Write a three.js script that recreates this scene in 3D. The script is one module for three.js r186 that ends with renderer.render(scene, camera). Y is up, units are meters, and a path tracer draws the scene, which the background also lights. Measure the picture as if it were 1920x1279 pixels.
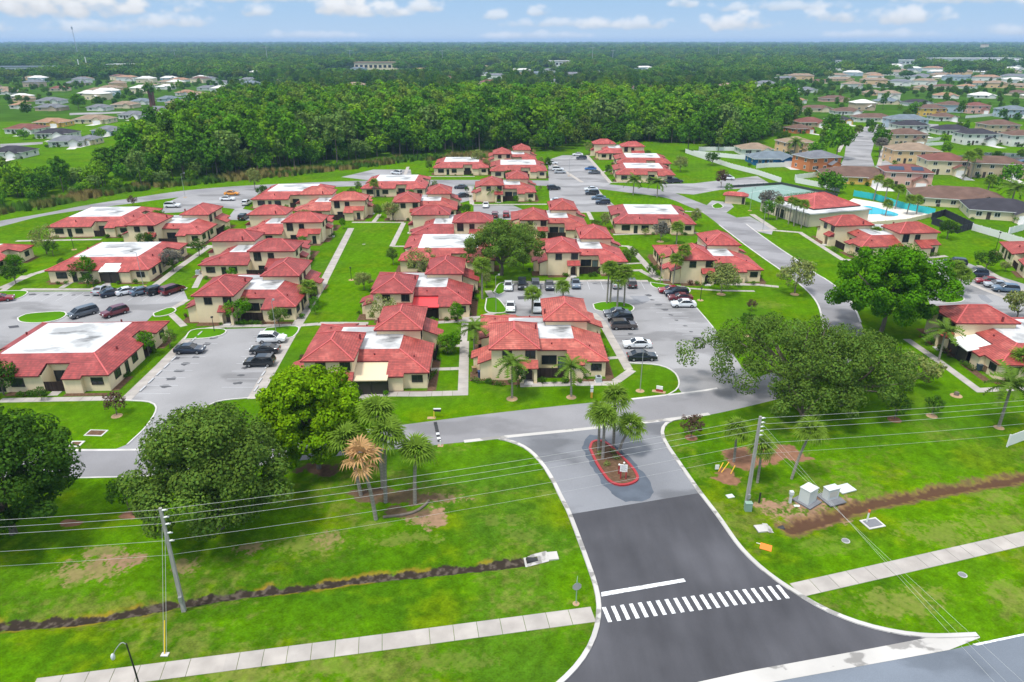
import * as THREE from 'three';
import { mergeGeometries } from 'three/addons/utils/BufferGeometryUtils.js';

// ---------------------------------------------------------------- camera, sky, sun, exposure
const scene = new THREE.Scene();
const camera = new THREE.PerspectiveCamera(52.387, 1024 / 682, 0.5, 40000);
camera.position.set(0, 46, 0);
camera.rotation.set(-23.249 * Math.PI / 180, 0, 0);
const renderer = new THREE.WebGLRenderer({ antialias: true });
renderer.toneMapping = THREE.LinearToneMapping;
renderer.toneMappingExposure = 1.6;
renderer.shadowMap.enabled = true;

const SUN = new THREE.Vector3(-0.30, 1, 0.30).normalize();
const sun = new THREE.DirectionalLight(new THREE.Color(1, 0.965, 0.9), 2.4);
sun.name = 'sun';
sun.position.copy(SUN).multiplyScalar(400).add(new THREE.Vector3(0, 0, -180));
sun.target.position.set(0, 0, -180);
sun.castShadow = true; sun.shadow.radius = 20; sun.shadow.mapSize.set(4096, 4096);
Object.assign(sun.shadow.camera, { left: -260, right: 260, top: 260, bottom: -260, near: 10, far: 1200 });
scene.add(sun, sun.target);
scene.fog = new THREE.FogExp2(0xa6c8f0, 0.00011);

// ---------------------------------------------------------------- random numbers and noise
function rng(seed) { let a = seed >>> 0; return () => { a = (a + 0x6D2B79F5) | 0; let t = Math.imul(a ^ (a >>> 15), 1 | a); t = (t + Math.imul(t ^ (t >>> 7), 61 | t)) ^ t; return ((t ^ (t >>> 14)) >>> 0) / 4294967296; }; }
function h2(x, y, s) { let n = Math.imul(x, 374761393) ^ Math.imul(y, 668265263) ^ Math.imul(s, 2147483629 | 1); n = Math.imul(n ^ (n >>> 13), 1274126177); n ^= n >>> 16; return (n >>> 0) / 4294967296; }
const mod = (a, n) => ((a % n) + n) % n;
function vn(x, y, s, per = 0) {
  const ix = Math.floor(x), iy = Math.floor(y), fx = x - ix, fy = y - iy, u = fx * fx * (3 - 2 * fx), v = fy * fy * (3 - 2 * fy);
  let x0 = ix, x1 = ix + 1, y0 = iy, y1 = iy + 1;
  if (per) { x0 = mod(x0, per); x1 = mod(x1, per); y0 = mod(y0, per); y1 = mod(y1, per); }
  const a = h2(x0, y0, s), b = h2(x1, y0, s), c = h2(x0, y1, s), d = h2(x1, y1, s);
  return a + (b - a) * u + (c - a) * v + (a - b - c + d) * u * v;
}
function fbm(x, y, o, s, per = 0) { let t = 0, a = 0.5, n = 0; for (let i = 0; i < o; i++) { t += a * vn(x, y, s + i * 17, per); n += a; a *= 0.5; x *= 2; y *= 2; per *= 2; } return t / n; }
const table = (per, o) => { const n = 512, t = new Float32Array(n * n); for (let j = 0; j < n; j++) for (let i = 0; i < n; i++) t[j * n + i] = fbm(i / n * per, j / n * per, o, 201 + per, per); return t; };
const T16 = table(16, 4), T4 = table(4, 6);
const tn = (x, y) => look(T16, x * 32, y * 32);          // four octaves of noise, looked up; it repeats every 16 units
const tl = (x, y) => look(T4, x * 128, y * 128);         // six octaves, repeating every 4 units
function look(TBL, x, y) {
  const ix = Math.floor(x), iy = Math.floor(y), fx = x - ix, fy = y - iy, x0 = ix & 511, x1 = (ix + 1) & 511, y0 = (iy & 511) << 9, y1 = ((iy + 1) & 511) << 9;
  const a = TBL[y0 + x0], b = TBL[y0 + x1], c = TBL[y1 + x0], d = TBL[y1 + x1];
  return a + (b - a) * fx + (c - a) * fy + (a - b - c + d) * fx * fy;
}
const sst = (a, b, x) => { const t = Math.min(1, Math.max(0, (x - a) / (b - a))); return t * t * (3 - 2 * t); };
const lerp = (a, b, t) => a + (b - a) * t;
const mix3 = (a, b, t) => [lerp(a[0], b[0], t), lerp(a[1], b[1], t), lerp(a[2], b[2], t)];
const toS = c => Math.round(255 * (c <= 0.0031308 ? 12.92 * Math.max(0, c) : 1.055 * Math.pow(Math.min(1, c), 1 / 2.4) - 0.055));

// ---------------------------------------------------------------- the sky: pale blue air with fair-weather cumulus, all the way round
{
  const W = 4096, Hh = 2048, d = new Float32Array(W * Hh * 4), R = rng(5);
  const clouds = [[-31.5, 2.2, 9.5, 1.7], [-2, 3.3, 7, 0.8], [26, 3.3, 8, 0.8], [8, 3.4, 6, 0.7], [-19, 2.9, 5, 0.6], [19, 2.3, 5, 0.5], [4, 1.3, 5, 0.5], [32, 2.6, 6, 0.6], [-36, 0.9, 3, 0.6], [-25, 3.4, 9, 0.9], [-24.5, 1.3, 3.2, 0.75], [-29, 0.9, 3.5, 0.6], [-18.6, 2.0, 1.5, 0.75], [-12.4, 2.3, 2.5, 1.45], [-9.3, 2.1, 2.0, 0.9], [-8, 3.3, 2.6, 0.6], [-6.5, 2.4, 1.4, 0.8],
    [-1.2, 1.8, 1.2, 0.6], [1.9, 2.1, 1.0, 0.55], [-0.6, 0.4, 2, 0.4], [6.6, 1.2, 2.0, 0.6], [9.5, 1.2, 2.6, 0.7], [12.6, 2.6, 1.1, 0.6], [15.6, 3.2, 2.3, 0.8], [16.5, 1.2, 2.7, 1.0], [21.2, 3.4, 1.6, 0.6], [22.7, 1.6, 1.9, 0.8], [27.2, 1.5, 2.9, 0.85], [30.8, 3.2, 3.2, 0.7], [35.2, 2.1, 2.0, 1.1], [33.5, 0.7, 3, 0.5], [26, 0.5, 4, 0.4], [2.5, 0.5, 4, 0.4], [-15, 0.5, 4, 0.4]];
  for (let i = 0; i < 110; i++) { const a = -320 + R() * 282; clouds.push([a, 0.4 + R() * 3.4, 1 + R() * 3.4, 0.4 + R() * 0.8]); }
  const cell = new Map();
  for (const c of clouds) for (let k = Math.floor((c[0] - c[2] * 1.4) / 4); k <= Math.floor((c[0] + c[2] * 1.4) / 4); k++) { const q = mod(k, 90); if (!cell.has(q)) cell.set(q, []); cell.get(q).push(c); }
  for (let j = 0; j < Hh; j++) {
    const e = ((j + 0.5) / Hh - 0.5) * 180, sy = Math.sin(e * Math.PI / 180);
    const t = Math.min(1, Math.max(0, e) / 60), low = Math.exp(-Math.max(0, e) / 1.5);
    const air = mix3(mix3([0.235, 0.375, 0.54], [0.17, 0.31, 0.53], t), [0.40, 0.475, 0.56], low);
    for (let i = 0; i < W; i++) {
      const o = (j * W + i) * 4; let r = air[0], g = air[1], b = air[2];
      if (e > 0) {
        const az = ((i + 0.5) / W - 0.25) * 360;               // degrees to the right of where the road leads
        const wa = mod(az + 320, 360) - 320;
        if (e < 7) {
          for (const c of cell.get(mod(Math.floor(az / 4), 90)) || []) {
            let da = wa - c[0]; if (da > 180) da -= 360; if (da < -180) da += 360;
            const up = e - c[1], q = 1 - (da / c[2]) ** 2 - (up > 0 ? up / c[3] : up / (c[3] * 0.42)) ** 2;
            if (q < -1) continue;
            const n = tn(wa * 1.1 + c[0] * 7, e * 1.9 + 31), f = sst(-0.15, 0.75, q * 0.8 + (n - 0.52) * 2.0) * (0.5 + 0.45 * sst(0.3, 1.2, c[3]));
            const w = 0.76 + 0.24 * sst(-0.35, 0.5, up / c[3] + (n - 0.5));
            r = lerp(r, 0.60 * w, f); g = lerp(g, 0.61 * w, f); b = lerp(b, 0.625 * w, f);
          }
        }
        if (e > 15) {                                           // the broken sheet of cloud overhead
          const x = Math.cos(az * Math.PI / 180) / (sy + 0.12), z = Math.sin(az * Math.PI / 180) / (sy + 0.12);
          const n = tn(x * 1.3 + 9, z * 1.3 + 4), f = sst(0.32, 0.58, n) * sst(15, 30, e) * 0.94;
          const w = 1.1 + 0.2 * n;
          r = lerp(r, w * 1.0, f); g = lerp(g, w, f); b = lerp(b, w * 1.0, f);
        }
      }
      d[o] = r; d[o + 1] = g; d[o + 2] = b; d[o + 3] = 1;
    }
  }
  const sky = new THREE.DataTexture(d, W, Hh, THREE.RGBAFormat, THREE.FloatType);
  sky.mapping = THREE.EquirectangularReflectionMapping; sky.magFilter = THREE.LinearFilter; sky.needsUpdate = true;
  scene.background = sky; scene.environment = sky;
}
// ---------------------------------------------------------------- textures and materials
function tex(n, metres, fn, srgb = true) {
  const d = new Uint8Array(n * n * 4);
  for (let j = 0; j < n; j++) for (let i = 0; i < n; i++) {
    const c = fn(i / n, j / n), o = (j * n + i) * 4;
    if (srgb) { d[o] = toS(c[0]); d[o + 1] = toS(c[1]); d[o + 2] = toS(c[2]); } else d[o] = d[o + 1] = d[o + 2] = Math.round(255 * Math.min(1, Math.max(0, c)));
    d[o + 3] = 255;
  }
  const t = new THREE.DataTexture(d, n, n, THREE.RGBAFormat, THREE.UnsignedByteType);
  t.wrapS = t.wrapT = THREE.RepeatWrapping; t.magFilter = THREE.LinearFilter; t.minFilter = THREE.LinearFilter;
  t.repeat.set(1 / metres, 1 / metres); if (srgb) t.colorSpace = THREE.SRGBColorSpace; t.needsUpdate = true;
  return t;
}
const lin = (r, g, b) => new THREE.Color().setRGB(r, g, b);
const std = (c, rough = 0.85, o = {}) => new THREE[o.metalness ? 'MeshStandardMaterial' : 'MeshPhysicalMaterial']({ ...(o.metalness ? {} : { specularIntensity: rough > 0.8 ? 0 : 1 }), color: Array.isArray(c) ? lin(...c) : c, roughness: rough, ...o });
const WHITE = [1, 1, 1];
const M = {};
{
  // red metal shingles: 32 courses in 11.84 m, each tile with its own tone, shade of the laps painted in as dark lines, and patches of fading
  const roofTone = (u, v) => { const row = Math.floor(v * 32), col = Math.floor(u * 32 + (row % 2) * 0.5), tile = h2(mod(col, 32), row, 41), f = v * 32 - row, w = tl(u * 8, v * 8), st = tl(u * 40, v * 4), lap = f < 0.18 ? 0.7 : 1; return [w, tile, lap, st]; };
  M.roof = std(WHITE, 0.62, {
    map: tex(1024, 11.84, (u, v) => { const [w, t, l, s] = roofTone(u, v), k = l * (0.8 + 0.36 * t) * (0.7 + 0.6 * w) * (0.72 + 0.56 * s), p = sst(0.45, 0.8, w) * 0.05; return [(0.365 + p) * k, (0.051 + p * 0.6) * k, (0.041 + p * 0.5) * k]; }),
    bumpMap: tex(1024, 11.84, (u, v) => { const f = v * 32 - Math.floor(v * 32); return 0.2 + 0.8 * (1 - f) * (f < 0.06 ? f / 0.06 : 1); }, false), bumpScale: 0.03 });
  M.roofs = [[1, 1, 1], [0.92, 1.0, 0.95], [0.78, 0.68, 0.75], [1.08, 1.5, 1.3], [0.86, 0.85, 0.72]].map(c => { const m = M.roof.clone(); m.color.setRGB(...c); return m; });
  M.stain = std([0.10, 0.10, 0.105], 0.9);
  M.ridge = std([0.50, 0.085, 0.08], 0.6);
  M.fascia = std([0.16, 0.022, 0.025], 0.6);
  const stucco = (c, sd) => std(WHITE, 0.92, { map: tex(512, 7, (u, v) => { const w = tl(u * 4, v * 4), s = tl(u * 32, v * 4), k = 0.86 + 0.2 * w + 0.06 * s; return [c[0] * k, c[1] * k, c[2] * k]; }) });
  M.stucco = stucco([0.80, 0.65, 0.43], 11);
  M.white = stucco([0.78, 0.77, 0.73], 12);
  M.membrane = std(WHITE, 0.7, { map: tex(512, 13, (u, v) => { const w = tl(u * 4, v * 4), s = sst(0.55, 0.75, tl(u * 4, v * 8)), k = 0.53 - 0.2 * s - 0.2 * sst(0.48, 0.7, w), seam = (u * 13) % 2 < 0.07 ? 0.93 : 1; return [k * seam, k * seam, k * seam * 0.99]; }) });
  M.bronze = std([0.03, 0.024, 0.02], 0.5);
  M.pane = new THREE.MeshPhysicalMaterial({ color: lin(0.022, 0.028, 0.03), roughness: 0.08, specularIntensity: 1 });
  M.palePane = new THREE.MeshPhysicalMaterial({ color: lin(0.10, 0.15, 0.15), roughness: 0.15 });
  M.door = std([0.05, 0.035, 0.03], 0.6);
  M.fence = std(WHITE, 0.85, { map: tex(256, 2.4, (u, v) => { const b = Math.floor(u * 16), k = (u * 16 - b < 0.1 ? 0.35 : 1) * (0.7 + 0.5 * h2(b, 3, 8)) * (0.8 + 0.4 * tl(u * 60, v * 4)); return [0.05 * k, 0.036 * k, 0.03 * k]; }) });
  const asphalt = (c, sd, stain) => tex(1024, 30, (u, v) => { const w = tl(u * 4, v * 4), g = h2(Math.floor(u * 1024), Math.floor(v * 1024), sd), s = tl(u * 4 + 0.5, v * 8), k = (0.74 + 0.5 * w) * (0.9 + 0.2 * g) * (1 - stain * sst(0.5, 0.68, s)); return [c[0] * k, c[1] * k, c[2] * k]; });
  M.lot = std(WHITE, 0.93, { map: asphalt([0.285, 0.278, 0.28], 51, 0.26) });
  M.road = std(WHITE, 0.93, { map: asphalt([0.25, 0.243, 0.25], 52, 0.18) });
  M.sealed = std(WHITE, 0.9, { map: asphalt([0.215, 0.218, 0.232], 53, 0.3) });
  M.newroad = std(WHITE, 0.88, { map: tex(1024, 24, (u, v) => { const w = tl(u * 4, v * 4), st = tl(u * 28, v * 4) * 0.55 + tl(u * 12 + 1.7, v * 4 + 0.6) * 0.45, g = h2(Math.floor(u * 1024), Math.floor(v * 1024), 54), k = (0.64 + 0.6 * w) * (0.76 + 0.48 * st) * (0.92 + 0.16 * g); return [0.085 * k, 0.084 * k, 0.092 * k]; }) });
  M.highway = std(WHITE, 0.9, { map: asphalt([0.16, 0.18, 0.21], 55, 0.2) });
  M.concrete = std(WHITE, 0.9, { map: tex(512, 9, (u, v) => { const w = tl(u * 8, v * 8), k = 0.78 + 0.42 * w; return [0.53 * k, 0.505 * k, 0.48 * k]; }) });
  M.apron = std(WHITE, 0.92, { map: tex(1024, 14, (u, v) => { const w = tl(u * 4, v * 4), d = sst(0.56, 0.66, tl(u * 8 + 1, v * 12)), k = (0.78 + 0.42 * w) * (1 - 0.45 * d); return [0.49 * k, 0.465 * k, 0.435 * k]; }) });
  M.slab = [0, 1, 2].map(i => std([[0.50, 0.475, 0.455], [0.52, 0.495, 0.47], [0.485, 0.465, 0.445]][i], 0.92, { map: M.concrete.map, }));
  for (const m of M.slab) m.color.multiplyScalar(1.42);
  M.paint = std(WHITE, 0.7, { map: tex(256, 4, (u, v) => { const k = 0.70 - 0.3 * sst(0.5, 0.7, tl(u * 20, v * 20)); return [k, k, k]; }) });
  M.faint = std([0.42, 0.42, 0.43], 0.9);
  M.red = std([0.36, 0.03, 0.035], 0.6);
  M.soil = std(WHITE, 1, { map: tex(512, 5, (u, v) => { const w = tl(u * 20, v * 20), k = 0.6 + 0.8 * w; return [0.13 * k, 0.078 * k, 0.048 * k]; }) });
  M.mulch = std(WHITE, 1, { map: tex(512, 4, (u, v) => { const w = tl(u * 24, v * 24), k = 0.55 + 0.9 * w; return [0.24 * k, 0.12 * k, 0.07 * k]; }) });
  M.straw = std(WHITE, 1, { map: tex(256, 3, (u, v) => { const k = 0.7 + 0.6 * tl(u * 24, v * 24); return [0.40 * k, 0.27 * k, 0.16 * k]; }) });
  M.bark = std(WHITE, 0.95, { map: tex(256, 2, (u, v) => { const k = 0.55 + 0.9 * tl(u * 24, v * 4); return [0.17 * k, 0.14 * k, 0.115 * k]; }) });
  M.palmbark = std(WHITE, 0.95, { map: tex(256, 2, (u, v) => { const ring = (v * 14) % 1 < 0.2 ? 0.75 : 1, k = (0.6 + 0.7 * tl(u * 8, v * 20)) * ring; return [0.31 * k, 0.275 * k, 0.235 * k]; }) });
  M.wood = std(WHITE, 0.9, { map: tex(256, 2, (u, v) => { const k = 0.7 + 0.6 * tl(u * 32, v * 4); return [0.36 * k, 0.34 * k, 0.31 * k]; }) });
  M.steel = std([0.42, 0.43, 0.44], 0.45, { metalness: 0.6 });
  M.dark = std([0.02, 0.02, 0.022], 0.6);
  M.green = std([0.22, 0.33, 0.26], 0.7);
  M.wire = std([0.46, 0.46, 0.44], 0.5);
}

// ---------------------------------------------------------------- geometry
const V = (x, y, z) => new THREE.Vector3(x, y, z);
class MB {                                     // collects faces; uv are metres along each face
  constructor() { this.p = []; this.u = []; this.n = []; }
  poly(pts, hole) {
    const a = pts.map(q => Array.isArray(q) ? V(...q) : q), n = V(0, 0, 0);
    for (let i = 0; i < a.length; i++) { const c = a[i], e = a[(i + 1) % a.length]; n.x += (c.y - e.y) * (c.z + e.z); n.y += (c.z - e.z) * (c.x + e.x); n.z += (c.x - e.x) * (c.y + e.y); }
    n.normalize();
    const ux = Math.abs(n.y) > 0.999 ? V(1, 0, 0) : V(n.z, 0, -n.x).normalize(), vx = V().crossVectors(n, ux).normalize();
    const uv = a.map(q => [q.dot(ux), q.dot(vx)]);
    const tri = a.length === 3 ? [[0, 1, 2]] : THREE.ShapeUtils.triangulateShape(uv.map(q => new THREE.Vector2(...q)), []);
    for (const t of tri) for (const k of t) { this.p.push(a[k].x, a[k].y, a[k].z); this.u.push(...uv[k]); this.n.push(n.x, n.y, n.z); }
    return this;
  }
  box(x0, x1, y0, y1, z0, z1, skip = '') {
    if (!skip.includes('f')) this.poly([[x0, y0, z1], [x1, y0, z1], [x1, y1, z1], [x0, y1, z1]]);
    if (!skip.includes('b')) this.poly([[x1, y0, z0], [x0, y0, z0], [x0, y1, z0], [x1, y1, z0]]);
    if (!skip.includes('r')) this.poly([[x1, y0, z1], [x1, y0, z0], [x1, y1, z0], [x1, y1, z1]]);
    if (!skip.includes('l')) this.poly([[x0, y0, z0], [x0, y0, z1], [x0, y1, z1], [x0, y1, z0]]);
    if (!skip.includes('t')) this.poly([[x0, y1, z1], [x1, y1, z1], [x1, y1, z0], [x0, y1, z0]]);
    if (!skip.includes('d')) this.poly([[x0, y0, z0], [x1, y0, z0], [x1, y0, z1], [x0, y0, z1]]);
    return this;
  }
  bar(a, b, w, h = w) {                        // a square bar from a to b
    a = V(...a); b = V(...b); const d = b.clone().sub(a), l = d.length(); d.normalize();
    const s = Math.abs(d.y) > 0.98 ? V(1, 0, 0) : V().crossVectors(d, V(0, 1, 0)).normalize(), t = V().crossVectors(s, d);
    const c = (q, i, j) => q.clone().addScaledVector(s, i * w / 2).addScaledVector(t, j * h / 2);
    const A = [c(a, -1, -1), c(a, 1, -1), c(a, 1, 1), c(a, -1, 1)], B = [c(b, -1, -1), c(b, 1, -1), c(b, 1, 1), c(b, -1, 1)];
    for (let i = 0; i < 4; i++) { const k = (i + 1) % 4; this.poly([A[i], A[k], B[k], B[i]]); }
    return this.poly([A[3], A[2], A[1], A[0]]).poly(B);
  }
  walls(o, y0, y1) { for (let i = 0; i < o.length; i++) { const a = o[i], b = o[(i + 1) % o.length], t0 = y1.length ? y1[i] : y1, t1 = y1.length ? y1[(i + 1) % o.length] : y1; this.poly([[a[0], y0, a[1]], [b[0], y0, b[1]], [b[0], t1, b[1]], [a[0], t0, a[1]]]); } return this; }
  geo() {
    const g = new THREE.BufferGeometry();
    g.setAttribute('position', new THREE.Float32BufferAttribute(this.p, 3)); g.setAttribute('normal', new THREE.Float32BufferAttribute(this.n, 3)); g.setAttribute('uv', new THREE.Float32BufferAttribute(this.u, 2));
    return g;
  }
  build(name, m, parent) { return part(name, this.geo(), m, parent); }
}
const taken = {};
function numbered(name) { const k = taken[name] = (taken[name] ?? -1) + 1; return k ? `${name}_${String(k).padStart(3, '0')}` : name; }
function part(name, geo, m, parent) { const o = new THREE.Mesh(geo, m); o.castShadow = o.receiveShadow = true; o.name = parent ? name : numbered(name); (parent || scene).add(o); return o; }
function tag(o, label, category, group) { o.userData.label = label; o.userData.category = category; if (group) o.userData.group = group; return o; }
function thing(name, label, category, x = 0, z = 0, turn = 0, group) { const o = new THREE.Group(); o.name = numbered(name); scene.add(o); o.position.set(x, 0, z); o.rotation.y = turn * Math.PI / 180; return tag(o, label, category, group); }
function ground(o, kind = 'structure') { o.userData.kind = kind; return o; }
function copy(proto, label, x, z, turn = 0, s = 1, group) { const o = proto.clone(); o.userData = { ...proto.userData, label }; if (group) o.userData.group = group; o.name = numbered(proto.name.replace(/_\d+$/, '')); scene.add(o); o.visible = true; o.position.set(x, 0, z); o.rotation.y = turn * Math.PI / 180; if (Array.isArray(s)) o.scale.set(...s); else o.scale.setScalar(s); return o; }
const dist = (a, b) => Math.hypot(a[0] - b[0], a[1] - b[1]);
function crv(pts, step = 1.2, closed = false) {                         // a smooth line through points on the ground
  const c = new THREE.CatmullRomCurve3(pts.map(p => V(p[0], 0, p[1])), closed, 'centripetal'), n = Math.max(2, Math.round(c.getLength() / step));
  return c.getSpacedPoints(n).map(p => [p.x, p.z]);
}
function sheet(name, pts, y, m, parent) {
  let a = 0; for (let i = 0; i < pts.length; i++) { const p = pts[i], q = pts[(i + 1) % pts.length]; a += p[0] * q[1] - q[0] * p[1]; }
  const o = a > 0 ? pts.slice().reverse() : pts, b = new MB();
  b.poly(o.map(p => [p[0], y, p[1]]));
  return ground(b.build(name, m, parent));
}
function sweep(pts, profile, closed = false) {                          // profile: [offset to the right, height]
  const b = new MB(), n = pts.length, ring = [];
  for (let i = 0; i < n; i++) {
    const p = pts[i], a = pts[closed ? mod(i - 1, n) : Math.max(0, i - 1)], c = pts[closed ? mod(i + 1, n) : Math.min(n - 1, i + 1)], dx = c[0] - a[0], dz = c[1] - a[1], l = Math.hypot(dx, dz) || 1;
    ring.push(profile.map(q => [p[0] - dz / l * q[0], q[1], p[1] + dx / l * q[0]]));
  }
  for (let i = 0; i < (closed ? n : n - 1); i++) { const A = ring[i], B = ring[(i + 1) % n]; for (let k = 0; k < profile.length - 1; k++) b.poly([A[k], A[k + 1], B[k + 1], B[k]]); }
  return b;
}
function kerb(pts, w = 0.34, h = 0.13, m = M.concrete, closed = false, name = 'kerb') { return ground(sweep(pts, [[-w / 2, -0.02], [-w / 2, h], [w / 2, h], [w / 2 + 0.03, -0.02]].map(q => [q[0], q[1]]), closed).build(name, m)); }
const slabGeo = new Map();
function walk(pts, w = 1.25, len = 1.5, y = 0.03, merged = false) {       // a path of concrete slabs with open joints between them
  const g = ground(new THREE.Group()); g.name = numbered('sidewalk'); scene.add(g);
  const all = new MB(), R = rng(Math.round(Math.abs(pts[0][0] * 13 + pts[0][1] * 7) + 1));
  for (let i = 0; i < pts.length - 1; i++) {
    const a = pts[i], b = pts[i + 1], L = dist(a, b), ext = pts.length > 2 ? w * 0.5 : 0, l0 = i ? -ext * 0 : 0, n = Math.max(1, Math.round(L / len)), s = L / n, ux = (b[0] - a[0]) / L, uz = (b[1] - a[1]) / L;
    for (let k = 0; k < n; k++) {
      const t0 = k * s + (k ? 0.022 : (i ? w / 2 : 0)), t1 = (k + 1) * s - (k < n - 1 ? 0.022 : (i < pts.length - 2 ? -w / 2 : 0));
      if (t1 - t0 < 0.1) continue;
      const yy = y + R() * 0.008, P = (t, o) => [a[0] + ux * t - uz * o, yy, a[1] + uz * t + ux * o], q = [P(t0, -w / 2), P(t0, w / 2), P(t1, w / 2), P(t1, -w / 2)];
      const mb = merged ? all : new MB();
      mb.poly(q); for (let e = 0; e < 4; e++) { const c = q[e], f = q[(e + 1) % 4]; mb.poly([[f[0], f[1], f[2]], [c[0], c[1], c[2]], [c[0], -0.06, c[2]], [f[0], -0.06, f[2]]]); }
      if (!merged) mb.build('slab', M.slab[Math.floor(R() * 3)], g);
    }
  }
  if (merged) all.build('paving', M.slab[1], g);
  return g;
}
const inside = (p, o) => { let c = false; for (let i = 0, j = o.length - 1; i < o.length; j = i++) if ((o[i][1] > p[1]) !== (o[j][1] > p[1]) && p[0] < (o[j][0] - o[i][0]) * (p[1] - o[i][1]) / (o[j][1] - o[i][1]) + o[i][0]) c = !c; return c; };
const segd = (p, a, b) => { const dx = b[0] - a[0], dz = b[1] - a[1], t = Math.min(1, Math.max(0, ((p[0] - a[0]) * dx + (p[1] - a[1]) * dz) / (dx * dx + dz * dz))); return Math.hypot(p[0] - a[0] - dx * t, p[1] - a[1] - dz * t); };
const lined = (p, l) => { let d = 1e9; for (let i = 0; i < l.length - 1; i++) if (Math.abs(l[i][0] - p[0]) < 4 && Math.abs(l[i][1] - p[1]) < 8) d = Math.min(d, segd(p, l[i], l[i + 1])); return d; };
const taper = (pts, r0, r1, sides = 7) => {                              // a tapering limb through points in space
  const c = new THREE.CatmullRomCurve3(pts.map(p => V(...p))), n = Math.max(2, pts.length * 2), fr = c.computeFrenetFrames(n, false), b = new MB(), rings = [];
  for (let i = 0; i <= n; i++) { const q = c.getPoint(i / n), r = lerp(r0, r1, i / n); rings.push([...Array(sides)].map((_, k) => { const a = k / sides * Math.PI * 2; return q.clone().addScaledVector(fr.normals[i], Math.cos(a) * r).addScaledVector(fr.binormals[i], Math.sin(a) * r); })); }
  for (let i = 0; i < n; i++) for (let k = 0; k < sides; k++) { const e = (k + 1) % sides; b.poly([rings[i][k], rings[i][e], rings[i + 1][e], rings[i + 1][k]]); }
  b.poly(rings[n]);
  return b.geo();
};
// ---------------------------------------------------------------- the ground
const DITCH_W = crv([[-49.02,-44.46], [-44.13,-45.29], [-36.36,-46.19], [-30.13,-47.9], [-24.81,-49.08], [-19.69,-49.89], [-15.46,-50.79], [-10.58,-51.5], [-5.6,-52.23], [1.66,-53.42],], 1.5);
const DITCH_E = crv([[28.47,-58], [31.85,-59.3], [34.95,-60.64], [38.24,-62.23], [43.64,-63.67], [50.61,-65.48], [59.19,-67.48], [67.55,-69.57],], 1.5);
const bare = [   // patches of bare or thin turf: centre, radius along and across, how bare, colour
  [[-40.07,-52.01], 3.4, 1.7, 0.75, 0], [[-37.54,-53.19], 2.0, 1.3, 0.9, 0], [[-40.41,-54.49], 2.2, 0.8, 0.5, 0], [[-40.59,-51.15], 4.5, 1.4, 0.5, 1], [[-8.17,-59.92], 1.2, 2.1, 0.95, 0], [[-7.62,-63.19], 2.6, 0.8, 0.8, 0], [[-10.36,-59.47], 1.2, 0.8, 0.7, 0], [[-14.4,-58.6], 1.6, 0.6, 0.55, 1],
  [[-20.79,-55.68], 4.0, 1.5, 0.65, 1], [[-18.59,-56.49], 1.4, 1.4, 0.5, 0], [[-10.78,-56.49], 3.4, 1.0, 0.6, 1], [[-26.17,-55.04], 1.3, 0.9, 0.6, 0], [[-31.2,-52.59], 1.4, 1.0, 0.6, 0], [[0.82,-57.32], 2.0, 1.2, 0.4, 1], [[3.86,-64.17], 1.2, 1.0, 0.5, 1], [[-1.12,-59.47], 2, 1.0, 0.4, 1],
  [[34.6,-47.77], 3.2, 1.6, 0.8, 1], [[37.95,-49.08], 2.0, 1.0, 0.7, 1], [[31.99,-55.68], 3, 1.6, 0.35, 1], [[43.58,-57.32], 4, 1.8, 0.65, 1], [[49.84,-58.6], 3.5, 1.6, 0.6, 1], [[45.74,-49.08], 2.5, 1.6, 0.6, 1], [[-13.7,-40.83], 3, 0.8, 0.5, 1], [[-21.05,-39.81], 4, 0.8, 0.6, 1], [[-4.32,-41.36], 3, 1, 0.4, 1], [[-7.22,-44.11], 4, 0.6, 0.4, 1],
  [[31.9,-72.35], 4.3, 2.2, 1.0, 2], [[28.21,-70.94], 2.6, 2.3, 1.0, 2], [[24.66,-67.48], 1.5, 1.8, 1.0, 2], [[31.4,-61.75], 2.4, 1.3, 1.0, 0], [[34.97,-62.7], 2.6, 1.5, 1.0, 0], [[31.54,-59.92], 3.6, 1.2, 1.0, 0], [[27.72,-61.94], 1.6, 1.0, 1.0, 0],
  [[-13.27,-63.67], 4.2, 1.4, 0.9, 3], [[-15.92,-63.67], 2.0, 1.4, 0.85, 3], [[-11.39,-60.83], 2.4, 0.9, 0.9, 3], [[-22.24,-68.9], 2.6, 1.4, 1, 3], [[-40.3,-60.55], 1.3, 0.8, 1, 2], [[-46.17,-58.95], 1.2, 0.6, 1, 2], [[49.45,-124.51], 3.5, 2, 0.4, 1], [[53.07,-63.67], 3, 1.2, 0.5, 1], [[21.93,-68.9], 1.2, 2, 0.4, 1], [[21.07,-60.83], 1.6, 2.2, 0.4, 1],
];
const dirt = [[0.27, 0.165, 0.105], [0.185, 0.195, 0.045], [0.225, 0.115, 0.07], [0.12, 0.075, 0.05]];
const GREEN = [[0.070, 0.166, 0.001], [0.043, 0.112, 0.003], [0.122, 0.172, 0.001], [0.054, 0.124, 0.008]];
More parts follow.
